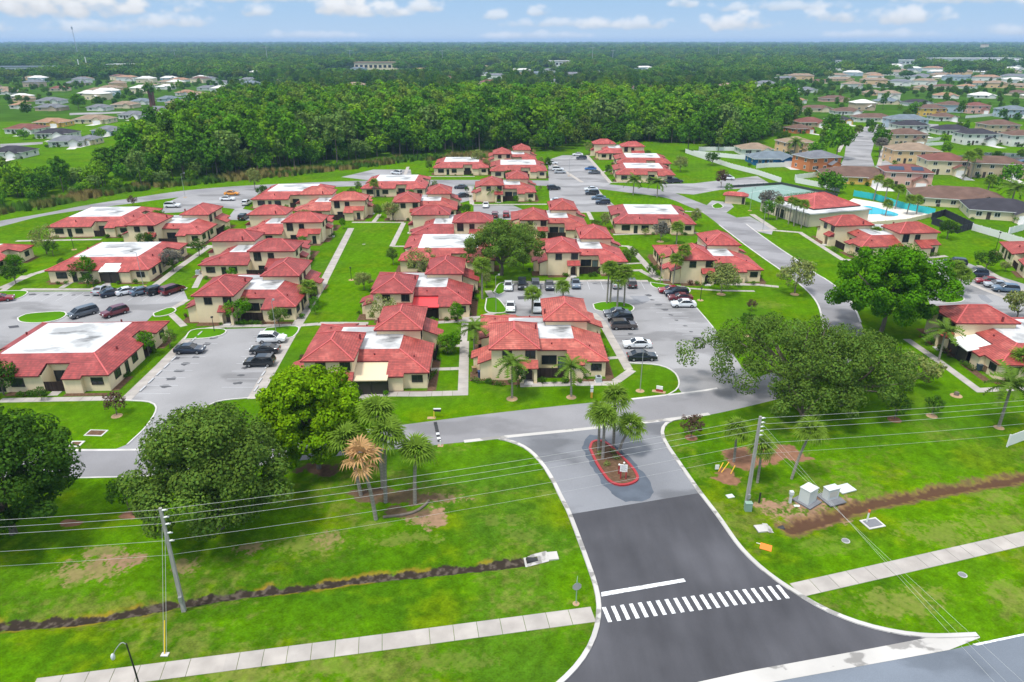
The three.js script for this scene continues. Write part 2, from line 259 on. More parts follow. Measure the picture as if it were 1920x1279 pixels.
function turf(x, z) {                                  // the colour of the grass, by species and wear
  const a = tn(x * 0.045 + 3, z * 0.06), b = tn(x * 0.16, z * 0.22 + 8), c = tn(x * 0.9, z * 1.1), f = h2(Math.floor(x * 11), Math.floor(z * 11), 7);
  let k = mix3(GREEN[0], GREEN[1], sst(0.42, 0.68, a * 0.6 + b * 0.4));
  const wild = 0.22 + 0.78 * sst(-84, -72, z + (b - 0.5) * 6);
  k = mix3(GREEN[0], k, 0.45 + 0.55 * wild); k = mix3(k, GREEN[2], (0.3 + 0.35 * wild) * sst(0.50, 0.74, b * 0.7 + c * 0.3)); k = mix3(k, GREEN[3], 0.6 * sst(0.55, 0.75, tn(x * 0.07 + 4, z * 0.1 + 5)));
  k = mix3(k, [0.150, 0.150, 0.035], 0.55 * wild * sst(0.53, 0.72, tn(x * 0.11 + 7, z * 0.17 + 2) * 0.6 + tn(x * 1.7, z * 1.9) * 0.4));
  const g = 0.45 + 0.55 * wild, w = (1 + g * 0.66 * (c - 0.5)) * (0.8 + 0.4 * f) * (1 + 0.04 * Math.sin((x + z * 0.25) * 3.4)) * (1 + g * 0.5 * (tn(x * 2.9 + 5, z * 3.3) - 0.5));
  return [k[0] * w, k[1] * w, k[2] * w];
}
let bareRow = 0, bareNow = [];
function foreground(x, z) {
  let k = turf(x, z); const p = [x, z];
  const row = Math.round(z * 2); if (row !== bareRow) { bareRow = row; bareNow = bare.filter(b => Math.abs(b[0][1] - z) < b[2] * 2 + 1); }
  for (const [c, rx, rz, amt, kind] of bareNow) {
    const dx = (x - c[0]) / rx, dz = (z - c[1]) / rz, q = dx * dx + dz * dz; if (q > 4) continue;
    const n = tn(x * 0.9 + c[0], z * 0.9), s = tn(x * 3, z * 3), f = sst(0.0, kind > 1 ? 0.4 : 0.85, 1 - q * 0.85 + (n - 0.5) * 2.4 + (s - 0.5) * (kind > 1 ? 0.5 : 2.4) + (tn(x * 7, z * 7) - 0.5) * (kind > 1 ? 0.2 : 1.6)) * amt * (kind === 1 ? 0.75 : 1);
    const t = dirt[kind], g = 0.7 + 0.6 * s; k = mix3(k, [t[0] * g, t[1] * g, t[2] * g], f);
  }
  const n = tn(x * 0.8, z * 0.8 + 3), s = tn(x * 2.4, z * 2.4);
  if (z > -64 && x < 10) { const d = lined(p, DITCH_W) + (n - 0.5) * 0.8 + (s - 0.5) * 0.35 + (tn(x * 6, z * 6) - 0.5) * 0.25; k = mix3(k, [0.33 * (0.6 + s), 0.17 * (0.6 + s), 0.03], sst(1.0, 0.6, d) * 0.45 * sst(0.5, 0.64, tn(x * 0.35, z * 0.5 + 9))); k = mix3(k, mix3([0.036, 0.027, 0.02], [0.10, 0.08, 0.062], sst(0.46, 0.7, s)), sst(0.64, 0.38, d)); }
  if (z > -95 && x > 20) { const d = lined(p, DITCH_E) + (n - 0.5) * 1.3 + (s - 0.5) * 0.9; k = mix3(k, [0.16 * (0.5 + s), 0.095 * (0.5 + s), 0.045], 0.85 * sst(1.5, 0.8, d)); k = mix3(k, [0.085, 0.044, 0.028], 0.9 * sst(0.85, 0.3, d)); }
  return k;
}
function groundTex(x0, x1, z0, z1, n, m, fn) {
  const d = new Uint8Array(n * m * 4);
  for (let j = 0; j < m; j++) for (let i = 0; i < n; i++) { const c = fn(lerp(x0, x1, (i + 0.5) / n), lerp(z1, z0, (j + 0.5) / m)), o = (j * n + i) * 4; d[o] = toS(c[0]); d[o + 1] = toS(c[1]); d[o + 2] = toS(c[2]); d[o + 3] = 255; }
  const t = new THREE.DataTexture(d, n, m, THREE.RGBAFormat, THREE.UnsignedByteType); t.colorSpace = THREE.SRGBColorSpace; t.magFilter = t.minFilter = THREE.LinearFilter; t.needsUpdate = true; return t;
}
function terrain(name, xs, zs, hf, map) {
  const g = new THREE.BufferGeometry(), p = [], u = [], ix = [], nx = xs.length, nz = zs.length, x0 = xs[0], x1 = xs[nx - 1], z0 = zs[0], z1 = zs[nz - 1];
  for (const z of zs) for (const x of xs) { p.push(x, hf(x, z), z); u.push((x - x0) / (x1 - x0), (z1 - z) / (z1 - z0)); }
  for (let j = 0; j < nz - 1; j++) for (let i = 0; i < nx - 1; i++) { const a = j * nx + i, b = a + nx; ix.push(a, b, b + 1, a, b + 1, a + 1); }
  g.setAttribute('position', new THREE.Float32BufferAttribute(p, 3)); g.setAttribute('uv', new THREE.Float32BufferAttribute(u, 2)); g.setIndex(ix); g.computeVertexNormals();
  return ground(part(name, g, new THREE.MeshPhysicalMaterial({ map, roughness: 1, specularIntensity: 0 })));
}
const range = (a, b, s) => [...Array(Math.round((b - a) / s) + 1)].map((_, i) => a + i * s);
const dip = (x, z) => {
  let h = 0;
  if (z > -64 && x < 10) { const d = lined([x, z], DITCH_W), e = sst(4.6, 1.5, x); h -= (0.45 * Math.exp(-((d / 0.75) ** 2)) + 0.12 * Math.exp(-((d / 3) ** 2))) * e; }
  if (z > -95 && x > 20) { const d = lined([x, z], DITCH_E), e = sst(27.2, 30.5, x); h -= (0.45 * Math.exp(-((d / 0.9) ** 2)) + 0.1 * Math.exp(-((d / 3) ** 2))) * e; }
  return h;
};
terrain('lawn', range(-110, 110, 0.8), [...range(-130, -76, 3), ...range(-75, -36, 0.4), ...range(-34, -20, 2)], dip, groundTex(-110, 110, -130, -20, 2048, 2048, foreground));
terrain('lawn', range(-340, 340, 20), range(-460, -130, 15), () => 0, groundTex(-340, 340, -460, -130, 2048, 1024, turf));
{
  const b = new MB(), q = (x0, x1, z0, z1) => b.poly([[x0, 0, z1], [x1, 0, z1], [x1, 0, z0], [x0, 0, z0]]), F = 12000;
  q(-F, F, -F, -460); q(-F, -340, -460, -130); q(340, F, -460, -130); q(-F, -110, -130, 2000); q(110, F, -130, 2000); q(-110, 110, -20, 2000);
  ground(b.build('ground', std(WHITE, 1, { map: tex(1024, 90, (u, v) => { const w = tl(u * 8, v * 8), k = 0.6 + 0.8 * w; return [0.045 * k, 0.105 * k, 0.008 * k]; }) })));
}

// ---------------------------------------------------------------- roads and car parks
const Y1 = 0.008, Y2 = 0.012, Y3 = 0.016, Y4 = 0.02;
const kerbW = crv([[-1.62,-75.71], [0.13,-74.94], [1.97,-73.2], [3.5,-70.25], [4.65,-66.73], [5.41,-63.48], [6,-61.1], [6.68,-57.07], [7.3,-52.97], [7.71,-49.75], [7.74,-47.45], [7.34,-45.17], [6.46,-42.87], [5.28,-40.99], [3.84,-39.37], [1.62,-37.41],]);
const kerbE = crv([[23.5,-81], [21.39,-80.43], [19.97,-79.03], [19.26,-76.88], [19.31,-74.44], [19.9,-70.48], [20.93,-64.37], [21.78,-60.28], [22.77,-54.8], [24.1,-51.57], [25.79,-49.08], [27.6,-47], [30,-45.35], [32.71,-44.34], [35.34,-43.94], [39.33,-44.06],]);
const at = (l, z) => l.findIndex((p, i) => i && (l[i - 1][1] - z) * (p[1] - z) <= 0);
{
  const iW = at(kerbW, [[6.01,-61.19],][0][1]), iE = at(kerbE, [[20.93,-64.37],][0][1]);
  sheet('entrance_road', [...kerbW.slice(0, iW + 1), ...kerbE.slice(0, iE + 1).reverse()], Y2, M.sealed);
  sheet('entrance_road', [...kerbW.slice(iW), [8.82,-36.95], [14.16,-39.17], [18.68,-40.32], [29.97,-42.59], [34.77,-43.71], ...kerbE.slice(iE, -4).reverse()], Y3, M.newroad);
  kerb(kerbW, 0.42, 0.12, M.apron); kerb(kerbE, 0.42, 0.12, M.apron);
}
sheet('highway', [[1.58,-36.28], [20.03,-39.27], [36.08,-42.48], [43.42,-44.23], [53.39,-46.5], [70.16,-44.69], [44.53,-23.99], [-1.86,-23.99],], Y1, M.highway);
sheet('gutter_apron', [[8.9,-37.5], [14.63,-39.37], [18.7,-40.37], [30.02,-42.7], [35.02,-43.77], [39.43,-44], [39.42,-43.77], [36.08,-42.48], [27.36,-40.73], [20.03,-39.27], [9.7,-37.41],], Y4 + 0.004, M.apron);
{ const m = sheet('lane_line', [[38.34,-43.09], [43.42,-44.23], [53.29,-46.38], [53.04,-46.07], [43.26,-44], [38.63,-42.93],], Y2 + 0.004, M.paint); }
// road along the front of the estate, then the loop that climbs on the right and runs round the back
const frontN = crv([[-73.68,-73.32], [-63.16,-73.32], [-49.01,-73.32], [-41.56,-73.57], [-32.21,-75.19], [-21.98,-77.41], [-14,-79.31], [-4.31,-81.87], [7.37,-84.56], [18.07,-86.76], [28.59,-89.55], [34.86,-92.32], [41.93,-96.56], [48.42,-102.58], [53.56,-110.45], [56.05,-116.73], [58.67,-125.1], [59.65,-132.58], [59.38,-144.98], [58.52,-156.58], [57.83,-168.33], [57.27,-182.8], [56.09,-204.41], [54.16,-211.73], [49.48,-225.01], [39.91,-232.33], [30.51,-238.77], [18.61,-243.57], [0,-246.54], [-13.18,-246.54], [-38.02,-246.54], [-59.56,-243.57], [-80.1,-237.83], [-94.43,-232.33], [-106.91,-226.2], [-118.49,-216.36], [-135.67,-198.87], [-139.72,-186.16], [-146.53,-172.21],], 2);
const frontS = crv([[-68.72,-67.05], [-58.97,-67.15], [-50.43,-67.26], [-42.6,-67.58], [-33.84,-68.9], [-25.58,-70.71], [-17.62,-72.59], [-6.02,-74.94], [-1.35,-75.83], [9.67,-77.94], [23.47,-80.86], [34.02,-84.87], [40.39,-88.06], [51.14,-96.94], [58.76,-105.84], [62.9,-116.73], [66.12,-128.74], [66.57,-139.07], [65.98,-144.59], [65.76,-155.14], [65.23,-164.47], [64.82,-180.91], [64.46,-196.87], [62.16,-206.92], [57.64,-221.51], [52.42,-236.89], [47.3,-240.67], [34.76,-247.55], [27.62,-251.64], [7.79,-255.87], [-13.66,-256.41], [-39.43,-256.41], [-61.86,-253.74], [-83.44,-248.56], [-98.64,-243.57], [-111.36,-236.43], [-122.57,-224.5], [-131.75,-213.25], [-137.8,-202.3], [-144.33,-192.96], [-152.31,-179.78],], 2);
sheet('estate_road', [...frontN, ...frontS.slice().reverse()], Y1, M.road);
ground(sweep(crv([[-6.03,-75.07], [-1.35,-76.09], [9.69,-78.21], [23.57,-81.29], [26.65,-82.16],], 2), [[-0.32, 0.0], [-0.32, 0.024], [0.32, 0.024], [0.32, 0.0]]).build('gutter', M.apron));
ground(sweep(crv([[-55.77,-73.08], [-48.88,-73.08], [-41.45,-73.32], [-39.58,-73.57],], 2), [[-0.2, 0.0], [-0.2, 0.028], [0.2, 0.028], [0.2, 0.0]]).build('gutter', M.concrete));
ground(sweep(crv([[-50.37,-67.15], [-42.54,-67.48], [-40.79,-67.69],], 2), [[-0.12, 0.0], [-0.12, 0.03], [0.12, 0.03], [0.12, 0.0]]).build('gutter', M.concrete));
ground(sweep(crv([[16.49,-86.28], [28.5,-89.22], [29.79,-89.72],], 2), [[-0.2, 0.0], [-0.2, 0.028], [0.2, 0.028], [0.2, 0.0]]).build('gutter', M.concrete));
const lots = {
  near_left: [[-49.08,-73.08], [-47.94,-74.44], [-47.83,-79.03], [-48.61,-83.35], [-49.47,-84.72], [-50.81,-85.65], [-54.26,-86.12], [-54.83,-107.41], [-51.51,-108.1], [-49.97,-112.4], [-43.22,-112.89], [-43.19,-109.98], [-37.73,-107.64], [-37.57,-99.69], [-37.03,-93.4], [-37.08,-87.08], [-41.35,-85.65], [-42.27,-83.35], [-42.33,-79.73], [-41.83,-75.71], [-41.25,-73.32],],
  far_left: [[-104.43,-125.1], [-100.56,-131.6], [-97.55,-132.25], [-66.36,-132.9], [-63.28,-127.51], [-62.84,-124.8], [-64.7,-121.07], [-66.13,-118.86], [-64.49,-106.96], [-86.47,-102.58],],
  centre: [[-2.45,-137.65], [3.34,-137.65], [19.08,-139.07], [28.67,-138.71], [28.77,-135.58], [30.58,-132.58], [34.93,-130], [34.96,-123.63], [35.68,-107.41], [35.51,-96.56], [36.27,-91.79], [29.33,-88.88], [24.39,-87.4], [24.14,-89.72], [24.83,-92.5], [24.58,-95.42], [23.13,-97.52], [18.25,-98.69], [17.2,-106.96], [16.3,-115.94], [12.73,-113.64], [4.82,-116.73], [-1.18,-119.96], [-1.62,-123.63], [-3.26,-124.51], [-4.21,-129.06], [-3.22,-131.92],],
  back_centre: [[-11.86,-213.25], [0.33,-213.25], [3.99,-205.83], [3.03,-194.25], [-3.78,-194.25], [-9.19,-196.87], [-11.37,-203.7],],
  back_right: [[15.32,-303.7], [22.65,-317.56], [32.9,-317.56], [34.23,-282.96], [35.22,-249.58], [29.02,-236.89], [31.62,-213.25], [30.1,-204.41], [12.63,-203.7], [12.13,-225.35],],
  back_left: [[-103.58,-202.3], [-108.5,-217.15], [-108.04,-228.79], [-103.34,-232.33], [-97.2,-239.71], [-84.98,-241.63], [-83.44,-221.18], [-81.3,-208.01], [-71.41,-202.3], [-68.95,-192.33], [-80.92,-194.25], [-83.71,-208.01], [-95.52,-213.25], [-97.92,-203.7],],
  back_middle: [[-33.38,-223.66], [-34.56,-244.56], [-24.56,-247.55], [-13.13,-245.55], [-13.58,-220.36], [-18.18,-214.02],],
  behind: [[-63.83,-262.46], [-54.92,-279.13], [-40.14,-279.13], [-37.65,-263.59], [-42.86,-255.87], [-52.6,-255.87],],
  right: [[79.56,-123.63], [83.62,-132.9], [92.95,-141.6], [88.42,-149.3], [94.1,-154.28], [103.58,-154.71], [104.92,-141.6], [107.9,-132.9], [96.47,-116.73], [89.09,-117.25], [86.42,-120.79],],
  right_branch: [[50.24,-234.13], [52.53,-248.56], [64.72,-249.58], [78.23,-256.95], [92.49,-264.72], [91.98,-248.56], [84.98,-241.63], [71,-237.83], [59.94,-229.66],],
  clubhouse: [[64.46,-196.87], [68.71,-198.2], [70.29,-183.21], [67.92,-177.56], [64.82,-180.91],],
  kiosk: [[60.11,-213.25], [63.64,-220.36], [68.65,-217.15], [67.84,-210.98], [63.29,-203],],
};
for (const k in lots) sheet('parking_lot', lots[k], Y2 + 0.004 * (Object.keys(lots).indexOf(k) % 3), M.lot);
// patched asphalt and stall markings
const patch = (pts, m) => sheet('asphalt_patch', pts, 0.03, m);
patch([[23.24,-129.68], [26.72,-129.68], [27.01,-127.2], [25.08,-125.1], [23.89,-127.2],], M.sealed);
patch([[-54.48,-100.3], [-53.81,-100.71], [-52.87,-100.5], [-52.77,-99.69], [-53.77,-99.49],], M.newroad);
patch([[1.05,-129.37], [4.22,-129.68], [4.7,-128.12], [1.25,-127.51],], M.newroad);
patch([[-89.1,-113.64], [-87.64,-114.15], [-86.79,-113.14], [-88.15,-112.64],], M.newroad);
patch([[92.6,-130.32], [93.98,-130.32], [93.11,-126.29], [91.62,-125.4], [91.6,-127.51],], M.sealed);
const stripe = (a, b, w, m, y = 0.026) => { const dx = b[0] - a[0], dz = b[1] - a[1], l = Math.hypot(dx, dz), nx = -dz / l * w / 2, nz = dx / l * w / 2; return sheet('stall_line', [[a[0] + nx, a[1] + nz], [b[0] + nx, b[1] + nz], [b[0] - nx, b[1] - nz], [a[0] - nx, a[1] - nz]], y, m); };
for (let i = 0; i < 9; i++) { const t = i / 9, a = [lerp(-54.6, -54.9, t) + 1.2, lerp(-88, -111, t)]; stripe([a[0], a[1]], [a[0] + 4.6, a[1]], 0.1, M.faint); }
for (let i = 0; i < 8; i++) stripe([-37.6 - i * 0.28, -90 - i * 2.7], [-42.2 - i * 0.28, -90 - i * 2.7], 0.1, M.faint);
for (let i = 0; i < 9; i++) stripe([17.6 - i * 0.15, -98 - i * 2.7], [22.4 - i * 0.15, -98 - i * 2.7], 0.1, M.faint);
for (let i = 0; i < 9; i++) stripe([34.6 - i * 0.6, -107 - i * 2.7], [29.8 - i * 0.6, -107 - i * 2.7], 0.1, M.faint);
for (let i = 0; i < 11; i++) stripe([-1 + i * 2.8, -138.6], [-1 + i * 2.8, -133.6], 0.1, M.faint);
for (let i = 0; i < 12; i++) stripe([-97 + i * 2.8, -131.6], [-97 + i * 2.8, -126.6], 0.1, M.faint);
{ const R = rng(31); const oil = (x, z, r) => { const n = 9, a = []; for (let i = 0; i < n; i++) { const t = i / n * 6.283, q = r * (0.55 + 0.7 * R()); a.push([x + Math.cos(t) * q * 1.5, z + Math.sin(t) * q]); } const o = sheet('oil_stain', a, 0.024, M.stain); }; for (let i = 0; i < 9; i++) { oil(-51.2 + R(), -90.2 - i * 2.6, 0.35 + 0.3 * R()); oil(-39.6 - i * 0.3 - R(), -91.3 - i * 2.6, 0.3 + 0.3 * R()); oil(19.6 + R(), -99.3 - i * 2.7, 0.25 + 0.3 * R()); oil(32 - i * 0.6 - R(), -108.4 - i * 2.7, 0.3 + 0.35 * R()); oil(0.5 + i * 2.8, -136.5 - R(), 0.25 + 0.25 * R()); oil(-95.5 + i * 2.8, -129.5 - R(), 0.3 + 0.3 * R()); } }
// crossing and stop line
const stop = sheet('stop_line', [[8.12,-49.01], [16.06,-50.79], [16.16,-50.37], [8.1,-48.48],], 0.03, M.paint);
for (let i = 0; i < 21; i++) {
  const A = [[8.14,-47.19], [24.84,-49.96],], B = [[8.48,-45.47], [25.2,-48.29],], t = i / 20.4, a = [lerp(A[0][0], A[1][0], t), lerp(A[0][1], A[1][1], t)], b = [lerp(B[0][0], B[1][0], t), lerp(B[0][1], B[1][1], t)];
  stripe(a, b, 0.36, M.paint, 0.034).name = numbered('crossing_stripe');
}
// pavements
walk([[-37.27,-38.83], [-24.07,-41.04], [-8.96,-43.6], [7.11,-46.38],], 1.75, 2.0);
walk([[25.96,-49.28], [37.84,-52.59], [51.74,-56.49], [62.72,-59.47],], 1.75, 1.9);
const paths = [
  [[[-36.33,-86.44], [-37.98,-109.74], [-38.76,-125.69], [-39.47,-138],], 1.9], [[[-39.47,-138], [-43.57,-184.38],], 1.7], [[[-54.25,-85.96], [-54.53,-97.13], [-55.17,-111.66],], 1.6], [[[-55.17,-111.66], [-50.91,-113.64], [-39.28,-114.15],], 1.2], [[[-71.74,-85.96], [-63.71,-86.28], [-56,-86.6],], 1.3], [[[-57.99,-113.64], [-64.33,-121.35], [-63.28,-127.51],], 1.2],
  [[[-65.29,-87.4], [-65.42,-89.39],], 1.4], [[[-39.6,-113.64], [-35.15,-114.65], [-25.65,-114.65],], 1.2], [[[-25.75,-115.17], [-34.33,-115.17],], 1.0], [[[-21.92,-86.44], [-19.78,-87.89], [-12.93,-87.89], [-7.02,-88.22], [-7.97,-106.96],], 1.5], [[[-8.15,-106.96], [-8.46,-117.79], [-5.84,-118.05],], 1.2], [[[-13.09,-95.98], [-7.72,-96.36],], 1.0], [[[-13.37,-104.73], [-7.95,-105.17],], 1.0], [[[-13.85,-115.42], [-5.31,-116.73],], 1.2],
  [[[1.17,-90.75], [7.83,-91.09], [14.91,-91.27], [17.96,-95.23], [16.11,-115.94],], 1.4], [[[16.14,-116.2], [15.01,-119.96],], 1.2], [[[15.25,-100.1], [17.34,-100.5],], 0.9], [[[-5.37,-118.32], [-2.98,-120.79], [-3.66,-128.12], [-4.86,-132.9],], 1.4], [[[-1.68,-138.71], [4.47,-138.36], [19.13,-139.42], [28.62,-139.07],], 1.1], [[[11.93,-139.42], [13.59,-144.59],], 1.4], [[[19.93,-146.13], [28.21,-146.52], [30.74,-140.14], [48.74,-136.96],], 1.2], [[[31.06,-141.23], [28.91,-166.16],], 1.5], [[[25.4,-151.34], [30.62,-152.17],], 0.9], [[[26.5,-177.56], [39.38,-179.22], [49.22,-179.22],], 1.1], [[[28.91,-166.16], [26.35,-166.65],], 1.0],
  [[[34.9,-134.57], [42.08,-132.9], [48.99,-132.58],], 0.8], [[[43.2,-136.96], [50.84,-136.61], [54.78,-135.24],], 1.2], [[[-29.57,-166.16], [-24.97,-166.16],], 1.0], [[[-29.57,-166.16], [-30.16,-190.44],], 1.3], [[[-38.74,-191.06], [-30.25,-191.06],], 1.0], [[[-44.7,-191.06], [-38.74,-191.06], [-38.68,-200.91],], 1.2], [[[-104.48,-134.23], [-103.82,-143.46], [-101.09,-150.52],], 1.6], [[[-99.7,-133.57], [-84.53,-133.57], [-66.39,-134.23],], 1.3], [[[-92.17,-134.57], [-92.46,-139.78],], 1.2], [[[-83.99,-134.57], [-84.73,-140.5],], 1.4], [[[-73.72,-135.92], [-74.33,-147.7], [-74.64,-167.14],], 1.6], [[[-64.9,-134.57], [-66.72,-141.6], [-69.36,-158.67],], 1.2], [[[-125.5,-171.17], [-104.76,-172.73],], 1.2], [[[-81.7,-165.19], [-73.2,-165.19],], 1.1], [[[-102.7,-131.6], [-105.07,-142.71],], 1.2],
  [[[-12.43,-214.8], [-14.89,-243.57],], 1.4], [[[-12.39,-214.02], [10.78,-214.8],], 1.2], [[[-3.79,-194.9], [-2.91,-186.16],], 1.4], [[[-40.05,-263.59], [-14.02,-263.59],], 1.2], [[[-40.45,-263.59], [-42.08,-285.57],], 1.2], [[[25.32,-251.64], [16.69,-295.07],], 1.4], [[[33.38,-317.56], [35.35,-250.61],], 1.4], [[[30.2,-205.12], [28.95,-237.83],], 1.4], [[[14.21,-203.7], [22.9,-203.7],], 1.2], [[[22.58,-203.7], [22.69,-194.25],], 1.2], [[[35.49,-251.64], [46.04,-251.64], [53.92,-252.69],], 1.0], [[[33.86,-270.55], [39.08,-279.13],], 1.0], [[[56.86,-203.7], [50.86,-205.12],], 1.0],
  [[[65.43,-181.48], [69.89,-182.05], [76.16,-179.78], [76.45,-154.71], [81.6,-153.86],], 1.3], [[[70.19,-200.91], [70.58,-183.21],], 1.6], [[[81.6,-153.86], [91.25,-154.71], [102.26,-157.77],], 1.3], [[[66.75,-107.87], [67.2,-99.09], [67.29,-89.05], [74.29,-89.72],], 1.3], [[[97.89,-124.51], [96.03,-132.9], [94.53,-145.36],], 1.2], [[[105.05,-150.11], [102.92,-131.92],], 1.2],
];
for (const [p, w] of paths) { const far = p.reduce((s, q) => s + q[1], 0) / p.length < -165; walk(p, w, 1.6, 0.03, far); }
// planted islands in the car parks, with low kerbs
const lawnMat = std(WHITE, 1, { map: tex(512, 14, (u, v) => { const c = tl(u * 4, v * 4), k = 0.72 + 0.55 * c; return [0.066 * k, 0.18 * k, 0.004 * k]; }) });
function island(pts, h = 0.1, m = lawnMat, name = 'grass_island') { const l = crv([...pts, pts[0]], 1).slice(0, -1), s = sheet(name, l, h, m); kerb(l, 0.22, h + 0.03, M.concrete, true); return s; }
island([[-89.94,-117.52], [-89.7,-119.41], [-86.75,-120.51], [-83.64,-120.79], [-82.07,-119.13], [-82,-116.73], [-84.4,-115.17], [-88.26,-115.68],]);
island([[-100.34,-125.1], [-103.45,-131.92], [-100.99,-132.58], [-97.66,-132.25], [-96.55,-129.06], [-97.44,-126.9],]);
island([[15.53,-124.8], [17.31,-125.99], [21.59,-125.69], [23.06,-123.34], [22.05,-120.79], [18.84,-120.51], [15.79,-121.63],]);
island([[-55.29,-107.64], [-55.65,-111.91], [-49.97,-111.91], [-49.61,-109.74], [-51.42,-108.33],]);
island([[-43.05,-112.64], [-39.32,-113.64], [-37.57,-113.14], [-37.57,-108.33], [-39.98,-108.8], [-43,-109.98],]);
island([[28.88,-138], [33.23,-135.92], [35.99,-134.57], [35.23,-131.28], [31.22,-132.58], [28.92,-135.24],]);
island([[-5.02,-128.12], [-3.46,-128.74], [-1.63,-124.51], [-1.19,-120.51], [-4.46,-120.51],]);
island([[-3.65,-131.92], [-2.23,-137.65], [0.22,-137.65], [-1.08,-132.9], [-2.65,-130.32],]);
island([[61.56,-212.49], [64.42,-216.36], [64.58,-210.98], [62.99,-208.74], [61.37,-208.74],]);
island([[83.62,-128.12], [88.04,-130.32], [88.8,-128.74], [87.02,-126.29], [83.27,-125.69],]);
island([[-66.36,-119.96], [-64.6,-123.05], [-62.83,-121.35], [-63.49,-118.86], [-65.39,-118.32],]);
kerb(crv([[-54.18,-85.96], [-50.59,-85.49], [-48.89,-83.95], [-47.76,-78.9], [-47.94,-74.19],]), 0.2, 0.1); kerb(crv([[-36.89,-86.76], [-41.29,-85.49], [-42.21,-83.2], [-42.27,-79.59], [-41.8,-75.32],]), 0.2, 0.1);
kerb(crv([[18.39,-98.5], [23.17,-97.32], [24.63,-95.23], [24.76,-92.14], [23.95,-89.55], [21.97,-87.4],]), 0.2, 0.08); kerb(crv([[34.89,-123.34], [35.35,-115.42], [35.56,-106.96], [35.64,-101.74],]), 0.16, 0.06);
kerb(frontN.filter(p => p[0] > 28 && p[1] < -100 && p[1] > -190), 0.3, 0.07); kerb(frontS.filter(p => p[0] > 30 && p[1] < -115 && p[1] > -190), 0.3, 0.07);
// ---------------------------------------------------------------- the condominium buildings
const winGeo = new Map();
function windowGeo(w, h) {
  const k = w + 'x' + h; if (winGeo.has(k)) return winGeo.get(k);
  const f = new MB(), t = 0.09, d = 0.07; f.box(-w / 2, w / 2, h - t, h, -0.02, d, 'b').box(-w / 2, w / 2, 0, t, -0.02, d, 'b').box(-w / 2, -w / 2 + t, t, h - t, -0.02, d, 'btd').box(w / 2 - t, w / 2, t, h - t, -0.02, d, 'btd').box(-0.035, 0.035, t, h - t, -0.02, d - 0.02, 'btd');
  const p = new MB(); p.box(-w / 2 + t, -0.035, t, h - t, -0.02, 0.02, 'b').box(0.035, w / 2 - t, t, h - t, -0.02, 0.02, 'b');
  const r = [f.geo(), p.geo()]; winGeo.set(k, r); return r;
}
function win(parent, x, y, z, w, h, turn, frame = M.bronze, pane = M.pane, name = 'window') { const [f, p] = windowGeo(w, h), o = part(name, f, frame, parent); o.position.set(x, y, z); o.rotation.y = turn * Math.PI / 180; part('pane', p, pane, o); return o; }
function hip(x0, x1, z0, z1, y, rise, inset, under = 0.22) {            // a hip roof with its ridge along z (or x, where that is longer)
  const long = z1 - z0 >= x1 - x0, b = new MB(), xm = (x0 + x1) / 2, zm = (z0 + z1) / 2;
  const A = long ? [xm, y + rise, z0 + inset] : [x0 + inset, y + rise, zm], B = long ? [xm, y + rise, z1 - inset] : [x1 - inset, y + rise, zm], a = [x0, y, z0], c = [x1, y, z0], d = [x1, y, z1], e = [x0, y, z1];
  if (long) b.poly([e, d, B]).poly([c, a, A]).poly([a, e, B, A]).poly([d, c, A, B]); else b.poly([a, e, A]).poly([d, c, B]).poly([e, d, B, A]).poly([c, a, A, B]);
  b.poly([[x0, y - under, z0], [x1, y - under, z0], [x1, y - under, z1], [x0, y - under, z1]]);
  const lines = long ? [[e, B], [d, B], [a, A], [c, A], [A, B]] : [[a, A], [e, A], [c, B], [d, B], [A, B]];
  return { roof: b.geo(), fascia: new MB().walls([[x0, z0], [x0, z1], [x1, z1], [x1, z0]], y - under, y).geo(), lines };
}
function caps(lines, parent, m = M.ridge) { for (const [a, b] of lines) new MB().bar([a[0], a[1] + 0.03, a[2]], [b[0], b[1] + 0.03, b[2]], 0.2, 0.09).build('ridge_cap', m, parent); }
const strips = (pts, y = 0.2) => { const b = new MB(); for (let i = 0; i < pts.length - 1; i++) { const p = pts[i], q = pts[i + 1]; b.poly([[p[0], p[1] - y, p[2]], [q[0], q[1] - y, q[2]], q, p]); } return b.geo(); };

